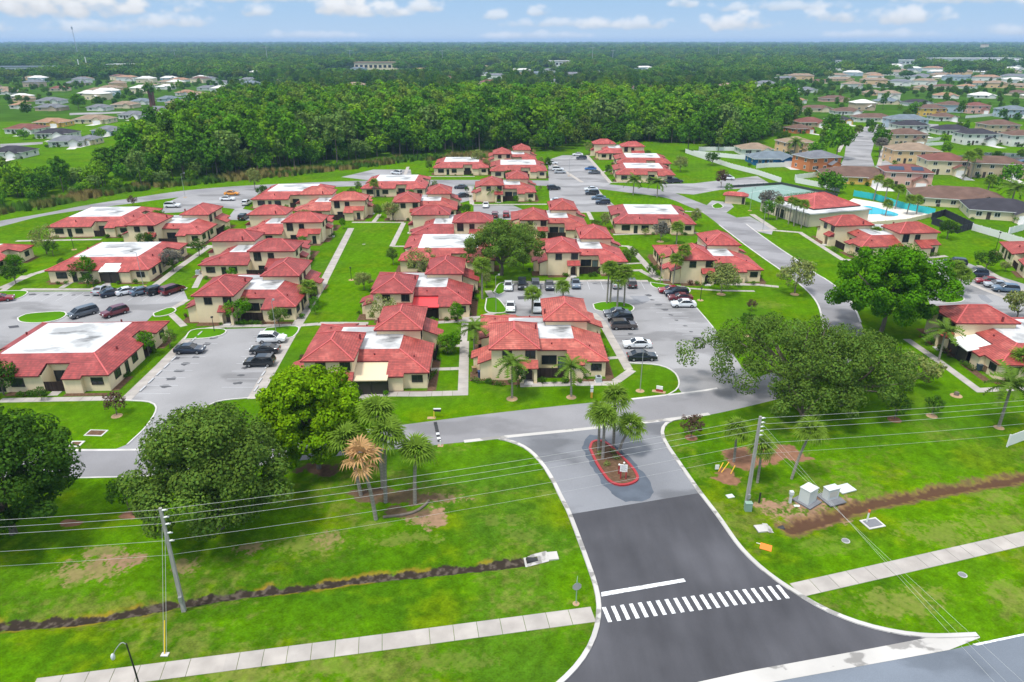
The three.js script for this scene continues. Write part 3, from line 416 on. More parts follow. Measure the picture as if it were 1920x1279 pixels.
function towerBlock() {
  const t = thing('condo_building', '', 'building');
  for (const sgn of [1, -1]) {
    const h = { add: (n, geo, m, par = t) => { const o = part(n, geo, m, par); if (sgn < 0 && par === t) o.rotation.y = Math.PI; return o; } };
    const half = new THREE.Group(); half.rotation.y = sgn < 0 ? Math.PI : 0;
    const W = (x, y, z, w, hh, turn, pane, name) => { const o = win(t, sgn * x, y, sgn * z, w, hh, turn + (sgn < 0 ? 180 : 0), M.bronze, pane || M.pane, name); return o; };
    // two-storey tower
    h.add('tower_wall', new MB().walls([[-7.6, 0.9], [-7.6, 10.3], [-0.9, 10.3], [-0.9, 0.9]], 0, 5.1).geo(), M.stucco);
    const r = hip(-8, -0.5, 0.5, 10.7, 5.2, 1.75, 3.6), ro = h.add('tower_roof', r.roof, M.roof); part('fascia', r.fascia, M.fascia, ro); caps(r.lines, ro);
    const vent = new MB().box(-1, -0.75, 5.3, 6.15, 3.2, 3.45, 'd').geo(); part('vent_pipe', vent, M.fascia, ro);
    // single-storey wing with its patio recess
    h.add('wing_wall', new MB().walls([[-0.9, 6.6], [3.9, 6.6], [3.9, 9.2], [9.4, 9.2], [9.4, -0.9], [0.9, -0.9]], 0, [3.45, 3.45, 2.75, 2.65, 2.65, 4.1]).geo(), M.stucco);
    h.add('closet_wall', new MB().box(3.9, 6.0, 0, 2.45, 9.2, 10.0, 'bd').geo(), M.stucco);
    const F = [[-0.9, 4.2, 4.4], [-0.9, 3.45, 7.0], [3.7, 3.45, 7.0], [3.7, 2.484, 10.35], [6.2, 2.484, 10.35], [6.2, 2.7, 9.6], [9.8, 2.7, 9.6], [5, 4.2, 4.4]], S = [[5, 4.2, 4.4], [9.8, 2.7, 9.6], [9.8, 2.7, -0.95], [5, 4.2, -0.95]];
    const wr = h.add('wing_roof', new MB().poly(F).poly(S).geo(), M.roof);
    part('fascia', mergeGeometries([strips([F[1], F[2], F[3], F[4], F[5], F[6], S[2], S[3]]), new MB().poly([[6.2, 2.5, 9.6], [9.8, 2.5, 9.6], [9.8, 2.5, 9.0], [6.2, 2.5, 9.0]]).poly([[9.2, 2.5, 9.6], [9.8, 2.5, 9.6], [9.8, 2.5, -0.9], [9.2, 2.5, -0.9]]).geo()]), M.fascia, wr);
    caps([[F[7], F[6]]], wr);
    for (const x of [1.4, 7.2]) part('vent_pipe', new MB().box(x, x + 0.2, 3, 4.1 - (x > 5 ? 0.4 : 0), 5.6, 5.8, 'd').geo(), M.fascia, wr);
    // entry porch
    const aw = h.add('porch_roof', new MB().poly([[-3.5, 2.55, 11.7], [-0.75, 2.55, 11.7], [-0.75, 3.3, 10.3], [-3.5, 3.3, 10.3]]).poly([[-3.5, 2.4, 11.7], [-3.5, 2.4, 10.3], [-0.75, 2.4, 10.3], [-0.75, 2.4, 11.7]]).geo(), M.roof);
    part('fascia', new MB().poly([[-3.5, 2.4, 11.7], [-0.75, 2.4, 11.7], [-0.75, 2.55, 11.7], [-3.5, 2.55, 11.7]]).poly([[-3.5, 2.4, 10.3], [-3.5, 2.4, 11.7], [-3.5, 2.55, 11.7], [-3.5, 3.3, 10.3]]).poly([[-0.75, 2.4, 11.7], [-0.75, 2.4, 10.3], [-0.75, 3.3, 10.3], [-0.75, 2.55, 11.7]]).geo(), M.fascia, aw);
    const po = new THREE.Shape([[-1.2, 0], [-0.72, 0], [-0.72, 1.6]].map(q => new THREE.Vector2(...q))); po.absarc(0, 1.6, 0.72, Math.PI, 0, true); po.lineTo(0.72, 0); po.lineTo(1.2, 0); po.lineTo(1.2, 2.42); po.lineTo(-1.2, 2.42); po.closePath();
    const pg = new THREE.ExtrudeGeometry(po, { depth: 0.25, bevelEnabled: false, curveSegments: 6 }); pg.translate(-2.12, 0, 11.2); h.add('porch_arch', pg, M.stucco);
    for (const px of [-3.32, -1.12]) h.add('porch_side', new MB().box(px, px + 0.2, 0, 2.42, 10.3, 11.2, 'btd').geo(), M.stucco);
    h.add('door', new MB().box(-2.6, -1.6, 0.05, 2.1, 10.28, 10.36, 'b').geo(), M.door);
    h.add('porch_step', new MB().box(-2.8, -1.5, 0.0, 0.12, 10.4, 12.0, 'd').geo(), M.concrete);
    // side store with two stepped lean-to roofs
    h.add('store_wall', new MB().walls([[-10.4, 5.0], [-10.4, 7.4], [-9.3, 7.4], [-9.3, 10.0], [-7.6, 10.0], [-7.6, 5.0]], 0, [2.3, 2.3, 2.7, 2.7, 3.35, 3.35]).geo(), M.stucco);
    for (const [xa, za, zb] of [[-9.7, 7.5, 10.3], [-10.8, 4.7, 7.5]]) {
      const y = 3.5 - (-7.6 - xa) * 0.38, lr = h.add('store_roof', new MB().poly([[xa, y, za], [xa, y, zb], [-7.6, 3.5, zb], [-7.6, 3.5, za]]).geo(), M.roof);
      part('fascia', strips([[-7.6, 3.5, za], [xa, y, za], [xa, y, zb], [-7.6, 3.5, zb]], 0.16), M.fascia, lr);
    }
    // patio and yard fences
    h.add('patio_fence', new MB().box(-0.9, 3.9, 0, 1.6, 9.5, 9.58).geo(), M.fence);
    h.add('yard_fence', new MB().box(-9.9, -9.82, 0, 1.6, 0.6, 5.0).box(-9.9, -7.6, 0, 1.6, 0.52, 0.6).geo(), M.fence);
    // windows
    W(-5.3, 3.45, 10.3, 1.4, 1.35, 0); W(-1.9, 3.5, 10.3, 1.5, 1.4, 0); W(1.1, 0.85, 6.6, 2.3, 1.5, 0); W(3.1, 0.1, 6.6, 1.3, 2.1, 0, M.palePane, 'patio_door');
    W(8.0, 1.0, 9.2, 1.6, 1.15, 0); W(9.4, 0.9, 7.2, 1.9, 1.3, 90); W(9.4, 0.9, 2.4, 1.7, 1.3, 90); W(9.4, 0.1, 4.4, 1.0, 2.05, 90, M.pane, 'side_door');
    W(-7.6, 2.95, 2.5, 1.6, 2.0, -90); W(-7.6, 3.45, 5.4, 1.3, 1.25, -90); W(-7.6, 0.9, 3.2, 1.6, 1.0, -90); W(-9.3, 0.1, 8.7, 0.95, 1.95, -90, M.pane, 'side_door');
  }
  const P = 0.9, o = [[-P, 4.4], [5, 4.4], [5, -P], [P, -P], [P, -4.4], [-5, -4.4], [-5, P], [-P, P]];
  const fl = new MB().poly(o.map(q => [q[0], 4.2, q[1]])).build('flat_roof', M.membrane, t);
  for (const k of [1, -1]) new MB().bar([k * 0.9, 4.24, -k * 0.92], [k * 5, 4.24, -k * 0.92], 0.1, 0.14).build('flashing', M.white, fl);
  return t;
}
function villaBlock() {
  const t = thing('condo_building', '', 'building');
  const n = [[0.8, 4.2, 8.0, 3.57]];
  for (const sgn of [1, -1]) {
    const add = (nm, geo, m, par = t) => { const o = part(nm, geo, m, par); if (sgn < 0 && par === t) o.rotation.y = Math.PI; return o; };
    const W = (x, y, z, w, hh, turn, pane, name) => win(t, sgn * x, y, sgn * z, w, hh, turn + (sgn < 0 ? 180 : 0), M.bronze, pane || M.pane, name);
    add('wall', new MB().walls([[-10.2, 10], [1.0, 10], [1.0, 7.6], [4.0, 7.6], [4.0, 10], [10.2, 10], [10.2, -0.9], [8.2, -0.9], [8.2, -4.9], [10.2, -4.9], [10.2, -10]].slice(0, 11), 0, [2.62, 2.62, 3.6, 3.6, 2.62, 2.62, 2.62, 3.6, 3.6, 2.62, 2.62]).geo(), M.stucco);
    const F = [[-6.7, 4.3, 6], [-10.6, 2.7, 10.4], [0.8, 2.7, 10.4], [0.8, 3.573, 8], [4.2, 3.573, 8], [4.2, 2.482, 11.0], [6.9, 2.482, 11.0], [6.9, 2.7, 10.4], [10.6, 2.7, 10.4], [6.7, 4.3, 6]];
    const S = [[6.7, 4.3, 6], [10.6, 2.7, 10.4], [10.6, 2.7, -0.7], [8.5, 3.5615, -1.6], [8.5, 3.5615, -4.2], [10.6, 2.7, -5.1], [10.6, 2.7, -10.4], [6.7, 4.3, -6]];
    const ro = add('roof', new MB().poly(F).poly(S).geo(), M.roof);
    part('fascia', mergeGeometries([strips(F.slice(1, 9)), strips(S.slice(1, 7)), new MB().poly([[-10.6, 2.5, 10.4], [0.8, 2.5, 10.4], [0.8, 2.5, 9.9], [-10.6, 2.5, 9.9]]).poly([[10.1, 2.5, 10.4], [10.6, 2.5, 10.4], [10.6, 2.5, -0.7], [10.1, 2.5, -0.7]]).geo()]), M.fascia, ro);
    caps([[F[9], F[8]], [S[7], S[6]]], ro);
    for (const [x, z] of [[-4, 8], [8.4, 3]]) part('vent_pipe', new MB().box(x, x + 0.2, 2.9, 4.0, z, z + 0.2, 'd').geo(), M.fascia, ro);
    add('closet_wall', new MB().box(4.2, 6.7, 0, 2.44, 10, 10.7, 'bd').geo(), M.stucco);
    add('patio_fence', new MB().box(0.9, 4.1, 0, 1.55, 9.9, 9.98).geo(), M.fence);
    add('yard_fence', new MB().box(10.0, 10.08, 0, 1.5, -4.9, -0.9).geo(), M.fence);
    W(2.4, 0.15, 7.6, 2.2, 2.1, 0, M.pane, 'patio_door'); W(8.6, 1.0, 10, 1.7, 1.15, 0); W(-7.6, 0.85, 10, 2.2, 1.4, 0); W(-2.6, 0.85, 10, 1.9, 1.35, 0); W(-5.0, 0.1, 10, 1.0, 2.05, 0, M.pane, 'front_door');
    W(10.2, 0.9, 7.4, 1.7, 1.35, 90); W(10.2, 0.9, 2.0, 1.7, 1.35, 90); W(10.2, 0.1, 4.6, 1.0, 2.05, 90, M.pane, 'side_door'); W(8.2, 0.3, -2.9, 2.4, 1.9, 90, M.palePane); W(10.2, 0.9, -7.6, 1.6, 1.2, 90);
  }
  new MB().poly([[-6.7, 4.3, 6], [6.7, 4.3, 6], [6.7, 4.3, -6], [-6.7, 4.3, -6]]).build('flat_roof', M.membrane, t);
  return t;
}
const TB = towerBlock(), VB = villaBlock();
const flatGeo = rs => { const b = new MB(); for (const [x0, x1, z0, z1] of rs) for (const s of [1, -1]) b.poly([[x0, z1], [x1, z1], [x1, z0], [x0, z0]].map(q => [s * q[0], 0.022, s * q[1]])); return b.geo(); };
const bedT = flatGeo([[-7.6, -3.5, 10.3, 11.9], [3.9, 10.2, 10.0, 11.3], [9.4, 10.7, -0.9, 10.0], [-10.9, -9.3, 7.4, 10.6], [-9.3, -7.6, 10.0, 10.6]]), bedV = flatGeo([[-10.2, -6, 10.0, 11.4], [-4.2, 0.8, 10.0, 11.2], [4.2, 10.2, 10.7, 11.6], [10.2, 11.4, -10, -5], [10.2, 11.3, 5.4, 10]]);
let usedT = false, usedV = false;
function condo(kind, label, x, z, turn) {
  let o; const first = kind === 'T' ? !usedT : !usedV;
  if (first) { o = kind === 'T' ? TB : VB; if (kind === 'T') usedT = true; else usedV = true; o.position.set(x, 0, z); o.rotation.y = turn * Math.PI / 180; o.userData.label = label; } else o = copy(kind === 'T' ? TB : VB, label, x, z, turn);
  o.userData.group = 'red-roofed condominium buildings';
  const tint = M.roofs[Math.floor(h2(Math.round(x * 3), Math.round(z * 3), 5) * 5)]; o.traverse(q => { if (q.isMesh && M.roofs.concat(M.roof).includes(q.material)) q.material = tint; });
  const bed = ground(new THREE.Mesh(kind === 'T' ? bedT : bedV, M.soil)); bed.name = numbered('planting_bed'); bed.receiveShadow = true; bed.position.set(x, 0, z); bed.rotation.y = turn * Math.PI / 180; scene.add(bed);
  return o;
}
const c1 = condo('T', 'two-storey red-roofed condo with a cream patio cover beside the lime-green tree', -21.9, -98.7, 1.5);
const c2 = condo('T', 'two-storey red-roofed condo facing the estate entrance with two palms on its lawn', 4.5, -102.7, 0.5);
const c3 = condo('T', 'two-storey red-roofed condo with a bright red flat patio cover', -17.3, -127.2, 0.8);
condo('T', 'two-storey red-roofed condo with a leafy tree at its porch above the small car park', -48.6, -125.8, 0.8);
condo('T', 'two-storey red-roofed condo behind the row of blue and grey cars', 15.0, -153.5, 1.5);
condo('T', 'two-storey red-roofed condo with three tall palms at its corner beside the loop road', 42.5, -147.8, 0.4);
condo('T', 'two-storey red-roofed condo tucked between the big oak and the upper car park', 9.6, -183, 1.5);
condo('T', 'two-storey red-roofed condo on the left beside the white sport utility vehicle lot', -86.6, -177.2, 0);
condo('T', 'two-storey red-roofed condo with a palm by its door above the small back car park', -2.4, -229, 2);
condo('T', 'two-storey red-roofed condo with its tower rising behind a round olive tree', -25.8, -204.2, 3);
condo('T', 'two-storey red-roofed condo farthest back against the woodland edge', 0, -295.7, 2);
const c12 = condo('T', 'two-storey red-roofed condo with a white patio cover beside the spreading lime tree', 81.2, -101.5, -91);
condo('T', 'two-storey red-roofed condo next to the clubhouse pool', 89.2, -166.4, 96);
condo('T', 'two-storey red-roofed condo with a long white gap roof along the central lawn', -57.3, -151.5, 91);
condo('T', 'two-storey red-roofed condo second from the villa with the flat white skylit roof', -58, -177.5, 91);
condo('T', 'two-storey red-roofed condo at the top corner of the central lawn', -52.3, -203.5, 91);
condo('T', 'two-storey red-roofed condo facing the top of the central lawn beside the oak', -15.5, -177.3, 91);
condo('T', 'two-storey red-roofed condo in the back right corner by the white fence', 46.5, -314.5, 91);
condo('V', 'single-storey red-roofed villa with large stained white flat roof by the small car park', -68.3, -98.6, 2);
const v2 = condo('V', 'single-storey red-roofed villa with a white square patio awning over its front', -86.6, -148.4, 2);
condo('V', 'single-storey red-roofed villa with a boat-shaped tree in front beside the outer road', -109.5, -185.5, 3);
condo('V', 'single-storey red-roofed villa cut off by the bare-branched tree at the far left', -121.5, -146.5, 3);
condo('V', 'single-storey red-roofed villa beside the bend of the loop road', 37.8, -188.5, -2);
condo('V', 'single-storey red-roofed villa with a wide white roof near the yellow car', -68.5, -219.5, 1);
condo('V', 'single-storey red-roofed villa with a palm before its dark doors', -38.8, -236.5, 1);
condo('V', 'single-storey red-roofed villa alone against the marsh grass', -19.5, -277, 1);
condo('V', 'single-storey red-roofed villa between the two farthest towers', 2.3, -270, 1);
condo('V', 'single-storey red-roofed villa behind the weeping palm on the loop', 48.5, -262, -3);
condo('V', 'single-storey red-roofed villa backing on to the yellow-green shrub', 52.5, -287.5, -3);
condo('V', 'single-storey red-roofed villa hidden behind the big central oak', -14.3, -155.5, 1);
condo('V', 'single-storey red-roofed villa at the right edge by the dark blue car', 122, -147, -20);
// patio covers that only some buildings have
const cover = (b, m, x0, x1, z0, z1, y0, y1) => { const o = new MB().poly([[x0, y0, z1], [x1, y0, z1], [x1, y1, z0], [x0, y1, z0]]).poly([[x0, y0 - 0.14, z1], [x0, y1 - 0.14, z0], [x1, y1 - 0.14, z0], [x1, y0 - 0.14, z1]]).poly([[x0, y0 - 0.14, z1], [x1, y0 - 0.14, z1], [x1, y0, z1], [x0, y0, z1]]).poly([[x0, y1 - 0.14, z0], [x0, y0 - 0.14, z1], [x0, y0, z1], [x0, y1, z0]]).poly([[x1, y0 - 0.14, z1], [x1, y1 - 0.14, z0], [x1, y1, z0], [x1, y0, z1]]).build('patio_cover', m, b); for (const x of [x0 + 0.1, (x0 + x1) / 2, x1 - 0.1]) part('post', new MB().box(x - 0.05, x + 0.05, 0, y0 - 0.14, z1 - 0.2, z1 - 0.1).geo(), M.bronze, o); return o; };
cover(c1, std([0.62, 0.50, 0.33], 0.6), -0.85, 4.0, 6.4, 11.2, 2.35, 3.3).userData.label = 'cream sheet patio cover';
cover(c3, std([0.60, 0.03, 0.035], 0.5), -0.85, 4.0, 6.4, 10.6, 2.5, 3.3).userData.label = 'bright red patio cover';
cover(c12, M.white, -0.85, 4.2, 6.4, 11.0, 2.5, 3.3).userData.label = 'white patio cover';
cover(v2, M.white, 0.6, 4.6, 7.6, 11.0, 2.6, 3.6).userData.label = 'white square patio awning';
for (const [b, x0, x1, z] of [[c1, -0.8, 3.9, 11.0], [c12, -0.8, 4.1, 10.8], [v2, 0.7, 4.5, 10.8]]) part('screen_wall', new MB().box(x0, x1, 0, 2.2, z - 0.06, z - 0.02).geo(), M.bronze, b);

// clubhouse: low pale walls, a wide white flat roof and a red hip above it
{
  const t = thing('clubhouse', 'low cream clubhouse with white flat roof skirt and red hip roof by the pool', 'building', 86.8, -198.7, 18);
  new MB().walls([[-10, -10.5], [-10, 10.5], [10, 10.5], [10, -10.5]], 0, 3.4).build('wall', std([0.62, 0.53, 0.40], 0.9), t);
  new MB().box(-10.4, 10.4, 3.4, 3.75, -10.9, 10.9).build('flat_roof', M.membrane, t);
  const r = hip(-6.5, 9.5, -8, 7.6, 4.1, 2.6, 6.4), o = part('hip_roof', r.roof, M.roof, t); part('fascia', r.fascia, M.bronze, o); caps(r.lines, o);
  for (let i = 0; i < 16; i++) new MB().box(-10.08, -10, 0, 3.4, -9 + i * 1.2, -8.94 + i * 1.2, 'r').build('wall_batten', M.bronze, t);
  for (const x of [-2.6, -0.6]) win(t, -10, 0.1, x, 1.4, 2.4, -90); win(t, -4, 0.9, 10.5, 1.8, 1.4, 0); win(t, 4, 0.9, 10.5, 1.8, 1.4, 0);
  const k = thing('kiosk', 'small red-roofed mailbox kiosk at the bend of the loop road', 'kiosk', ...[[69.76,-216.36], 0][0], -20);
  new MB().box(-3, 3, 0, 2.5, -1.2, 1.2).build('wall', M.stucco, k);
  const q = hip(-3.8, 3.8, -2, 2, 2.7, 0.9, 1.6), p = part('roof', q.roof, M.roof, k); part('fascia', q.fascia, M.fascia, p); new MB().box(2.0, 2.8, 0.1, 2.2, 1.2, 1.25).build('door', M.door, k);
}
// ---------------------------------------------------------------- trees and shrubs
const leaf = (r, g, b) => new THREE.MeshPhysicalMaterial({ color: lin(r, g, b), vertexColors: true, roughness: 0.8, specularIntensity: 0, transmission: 0.3, thickness: 0, side: THREE.DoubleSide });
const L = { oak: leaf(0.112, 0.190, 0.028), dark: leaf(0.056, 0.125, 0.014), lime: leaf(0.175, 0.320, 0.006), green: leaf(0.085, 0.230, 0.006), olive: leaf(0.230, 0.270, 0.075), wood: leaf(0.110, 0.265, 0.014), wood2: leaf(0.165, 0.320, 0.014), wood3: leaf(0.075, 0.190, 0.014), wood4: leaf(0.160, 0.260, 0.055), palm: leaf(0.160, 0.260, 0.028), queen: leaf(0.115, 0.195, 0.026), dead: leaf(0.55, 0.33, 0.15), hedge: leaf(0.085, 0.165, 0.022), plum: leaf(0.12, 0.07, 0.05), grey: leaf(0.18, 0.17, 0.14) };
function leaves(R, spots, size, up = 0.35, col = 0.35) {           // spots: [x, y, z, radius, count, tone]
  const p = [], n = [], c = [], ix = [];
  for (const [cx, cy, cz, r, cnt, tone = 1, sq = 0.8] of spots) for (let i = 0; i < cnt; i++) {
    let x, y, z, q; do { x = R() * 2 - 1; y = R() * 2 - 1; z = R() * 2 - 1; q = x * x + y * y + z * z; } while (q > 1 || q < 0.1);
    const d = Math.sqrt(q), s = (0.6 + 0.8 * R()) * size, k = Math.pow(d, -0.35);
    const N = V(x / d + (R() - 0.5) * 1.5, y / d + up + (R() - 0.5) * 1.2, z / d + (R() - 0.5) * 1.5).normalize(), a = V(R() - 0.5, R() - 0.5, R() - 0.5).cross(N).normalize(), b = V().crossVectors(N, a);
    const P = V(cx + x * k * r, cy + y * k * r * sq, cz + z * k * r), o = p.length / 3, t = tone * (1 - col / 2 + col * R()), w = 0.88 + 0.24 * R(), f = s * 0.22;
    for (const [u, v, e] of [[-0.5, 0, 0], [0, -0.42, f], [0.5, 0, 0], [0, 0.42, f]]) { p.push(P.x + a.x * u * s + b.x * v * s - N.x * e * 0.5, P.y + a.y * u * s + b.y * v * s - N.y * e * 0.5, P.z + a.z * u * s + b.z * v * s - N.z * e * 0.5); n.push(N.x, N.y, N.z); c.push(t * w, t, t * (2 - w)); }
    ix.push(o, o + 1, o + 2, o, o + 2, o + 3);
  }
  const g = new THREE.BufferGeometry(); g.setAttribute('position', new THREE.Float32BufferAttribute(p, 3)); g.setAttribute('normal', new THREE.Float32BufferAttribute(n, 3)); g.setAttribute('color', new THREE.Float32BufferAttribute(c, 3)); g.setIndex(ix); return g;
}
function lobed(seed, [rx, ry, rz], cy, n, rad, per, size, o = {}) {      // clumps of leaves on an uneven crown
  const R = rng(seed), spots = [], low = o.low ?? -0.45, ph = R() * 9;
  for (let i = 0; i < n; i++) {
    const y = lerp(low, 1, (i + R()) / n), a = i * 2.39996 + R() * 0.8, h = Math.sqrt(Math.max(0, 1 - y * y)), lob = 0.78 + 0.26 * Math.sin(a * 2 + ph + y * 3) * Math.cos(a * 3.1 - ph * 2) + 0.18 * R();
    const deep = i % 5 === 4 ? 0.5 : 1;
    spots.push([Math.cos(a) * h * rx * lob * deep, cy + y * ry * (deep < 1 ? 0.6 : 0.84 + 0.24 * R()), Math.sin(a) * h * rz * lob * deep, rad * (0.7 + 0.6 * R()), Math.round(per * (0.7 + 0.6 * R())), (o.tone || 1) * (0.82 + 0.36 * R())]);
  }
  return { geo: leaves(R, spots, size, o.up, o.col), spots };
}
function limbs(R, base, H, r0, spots, n) {                               // a trunk and limbs that reach into the clumps
  const g = [taper([[0, -0.15, 0], [r0 * 0.4, H * 0.5, r0 * 0.2], [0, H, 0]], r0, r0 * 0.6)];
  for (let i = 0; i < n; i++) { const s = spots[Math.floor(R() * spots.length)], m = [s[0] * 0.45 + (R() - 0.5), lerp(H, s[1], 0.55) - 0.3, s[2] * 0.45 + (R() - 0.5)]; g.push(taper([[0, H * (0.65 + 0.35 * R()), 0], m, [s[0] * 0.92, s[1], s[2] * 0.92]], r0 * 0.5, r0 * 0.1, 5)); }
  return mergeGeometries(g);
}
function bigTree(name, label, [x, z], m, seed, r, cy, n, rad, per, size, trunk, o = {}) {
  const t = thing(name, label, 'tree', x, z), R = rng(seed + 900), c = lobed(seed, r, cy, n, rad, per, size, o);
  part('trunk', limbs(R, 0, trunk[0], trunk[1], c.spots, trunk[2]), M.bark, t); part('crown', c.geo, m, t); if (o.shift) t.children[1].position.set(o.shift[0], 0, o.shift[1]);
  return t;
}
bigTree('oak_tree', 'broad dark oak behind the leaning utility pole', [-30.07,-58.17], L.oak, 11, [6.6, 5.4, 6.2], 7.2, 110, 1.5, 430, 0.27, [4, 0.42, 16], { low: -0.62 });
bigTree('maple_tree', 'bright lime-green tree with a mulch ring beside the front condo', [-22.74,-69.12], L.lime, 12, [5.5, 5.4, 5.3], 7.2, 110, 1.25, 330, 0.33, [4.2, 0.32, 14], { low: -0.85, col: 0.55 });
bigTree('oak_tree', 'dark green oak cut off at the left edge above the lawn', [-50.94,-57.32], L.dark, 13, [6.6, 5.4, 6.0], 7.2, 100, 1.4, 380, 0.28, [4, 0.4, 14], { low: -0.8 });
bigTree('live_oak', 'sprawling live oak with open limbs over the loop road', [39.74,-86.92], L.oak, 14, [12, 4.8, 8.5], 6.3, 92, 1.55, 330, 0.26, [3.2, 0.55, 34], { low: -0.62, shift: [-2, 0] });
bigTree('live_oak', 'second live oak leaning over the lawn beside the sprawling one', [45.35,-84.56], L.oak, 15, [8.0, 4.3, 6.5], 6.0, 64, 1.45, 330, 0.26, [3, 0.4, 22], { low: -0.6 });
bigTree('live_oak', 'low oak limb cluster above the mulch bed by the right utility pole', [37.6,-78.76], L.oak, 25, [5.5, 2.4, 4.2], 4.0, 26, 1.2, 220, 0.26, [2.2, 0.3, 12], { low: -0.4 });
bigTree('maple_tree', 'spreading bright green tree by the right-hand car park', [64.04,-111.18], L.green, 16, [8.4, 6.0, 7.8], 8.6, 120, 1.45, 330, 0.36, [4.5, 0.42, 16], { low: -0.75, col: 0.6 });
bigTree('oak_tree', 'rounded grey-green oak between the central condos', [-2.3,-143.08], L.oak, 17, [7.6, 4.6, 6.6], 6.4, 90, 1.4, 260, 0.3, [3.2, 0.42, 14], { low: -0.5, tone: 1.05 });
bigTree('shade_tree', 'yellow-green leaning shrubby tree on the right lawn', [57.02,-90.75], L.olive, 18, [4.2, 2.0, 2.8], 2.6, 26, 0.9, 110, 0.34, [1.2, 0.2, 10], { low: -0.5 });
// small yard trees, a few kinds, each placed by itself
const yardKinds = {
  round: [21, [1.5, 1.4, 1.5], 2.5, 16, 0.62, 60, 0.24, [1.5, 0.09, 5]], wide: [22, [2.9, 1.8, 2.6], 3.3, 26, 0.85, 75, 0.3, [1.8, 0.14, 8]], airy: [23, [3.0, 2.1, 2.6], 3.6, 22, 0.8, 55, 0.26, [1.7, 0.12, 12]], tall: [24, [1.9, 2.6, 1.8], 4.2, 26, 0.8, 70, 0.3, [2, 0.12, 6]],
};
const yardProto = {};
function yardTree(kind, m, label, [x, z], s = 1) {
  const k = kind; let p = yardProto[k];
  if (!p) { const [sd, r, cy, n, rad, per, size, tr] = yardKinds[k], c = lobed(sd, r, cy, n, rad, per, size, { low: -0.6 }); p = yardProto[k] = [limbs(rng(sd), 0, tr[0], tr[1], c.spots, tr[2]), c.geo]; }
  const t = thing('yard_tree', label, 'tree', x, z, (x * 71 + z * 37) % 360); t.scale.setScalar(s); part('trunk', p[0], M.bark, t); part('crown', p[1], m, t); return t;
}
for (const a of [
  ['airy', L.olive, 'wispy olive tree standing before the left-edge villa', [-110.52,-159.57], 1.15], ['wide', L.olive, 'round olive tree at the top of the central lawn', [-33.63,-193.6], 1.0], ['round', L.dark, 'small dark round tree beside the villa window', [-91.15,-139.07], 1.0], ['tall', L.green, 'slim green tree by the white patio awning', [-88.26,-138.71], 0.8],
  ['wide', L.green, 'leafy tree hiding the condo porch above the small car park', [-48.54,-115.42], 0.85], ['airy', L.olive, 'straggly olive tree on the edge of the central court', [-22.65,-112.64], 1.0], ['airy', L.olive, 'wispy yellow-green tree between the court condos', [-19.39,-141.6], 1.1], ['wide', L.olive, 'yellow-green tree in front of the loop-road condo', [41.85,-131.28], 1.15], ['wide', L.olive, 'grey-green spreading tree beside the loop road bend', [56.58,-131.28], 1.3],
  ['round', L.grey, 'bare grey tree with a mulch ring behind the central condos', [37.52,-171.17], 1.25], ['round', L.plum, 'small purple-tinged tree in a mulch ring at the entrance', [22.76,-76.09], 0.8], ['round', L.dark, 'small dark tree in a mulch ring on the right lawn', [50.99,-80.86], 0.95], ['round', L.dark, 'little dark shrub tree on the open right lawn', [56.53,-81.87], 0.7], ['round', L.dark, 'small dark tree in a mulch ring near the left oak', [-41.13,-61.29], 1.0], ['round', L.plum, 'small purple tree by the car park corner on the left', [-53.23,-81.87], 0.8],
  ['wide', L.olive, 'olive tree beside the small back car park', [3.3,-167.14], 1.1], ['wide', L.oak, 'grey-green tree by the back centre villa wall', [-11.64,-186.16], 0.7], ['round', L.green, 'small tree at the back of the court beside the condo wall', [-37.12,-122.2], 0.6], ['tall', L.olive, 'pale feathery tree by the far lone villa', [-13.73,-279.13], 1.1], ['airy', L.olive, 'pale tree at the back right corner condo', [34.49,-319.17], 0.9],
  ['wide', L.olive, 'yellow-green bushy tree behind the right back villas', [65.44,-274.17], 1.1], ['wide', L.grey, 'greyish tree beside the clubhouse drive', [75.81,-203.7], 1.2], ['tall', L.green, 'green tree in front of the clubhouse wall', [72.6,-194.25], 0.8], ['round', L.dark, 'dark bush tree at the left court villa', [-107.91,-157.77], 0.9], ['wide', L.grey, 'grey bare-branched tree beside the awning villa', [-74.45,-146.13], 0.9], ['round', L.dark, 'small tree at the path between the left condos', [-73.53,-157.77], 1.0],
  ['wide', L.green, 'green tree by the right car park palms', [89.56,-132.9], 0.9], ['wide', L.olive, 'pale tree at the right edge above the condo roof', [91.16,-116.73], 1.0], ['round', L.plum, 'small red-leaved shrub tree on the lawn by the centre car park', [44.78,-121.35], 0.55], ['round', L.dark, 'small dark round bush tree on the lawn by the centre car park', [41.1,-112.4], 0.75], ['wide', L.dark, 'dark tree left of the villa at the left edge', [-103.24,-137.3], 0.8], ['round', L.plum, 'reddish bush by the back villa', [-116.16,-211.73], 0.8],
  ['wide', L.dark, 'dark tree at the corner of the right edge villa', [104.12,-146.13], 0.9], ['tall', L.olive, 'pale tree beside the wide white-roofed villa', [-88.07,-238.77], 1.0], ['wide', L.dark, 'dark tree beside the pool condo corner', [111.18,-173.25], 0.9], ['round', L.green, 'small green tree by the kiosk', [72.34,-232.33], 0.8], ['tall', L.plum, 'dark reddish tree behind the kiosk', [72.42,-241.63], 0.9], ['wide', L.dark, 'dark tree on the fence line behind the back villas', [81.98,-289.57], 1.0], ['tall', L.green, 'slender tree at the door of the near left villa', [-58,-100.91], 0.6], ['wide', L.dark, 'dark tree against the near left villa front', [-72.33,-87.73], 0.9],
]) yardTree(...a);
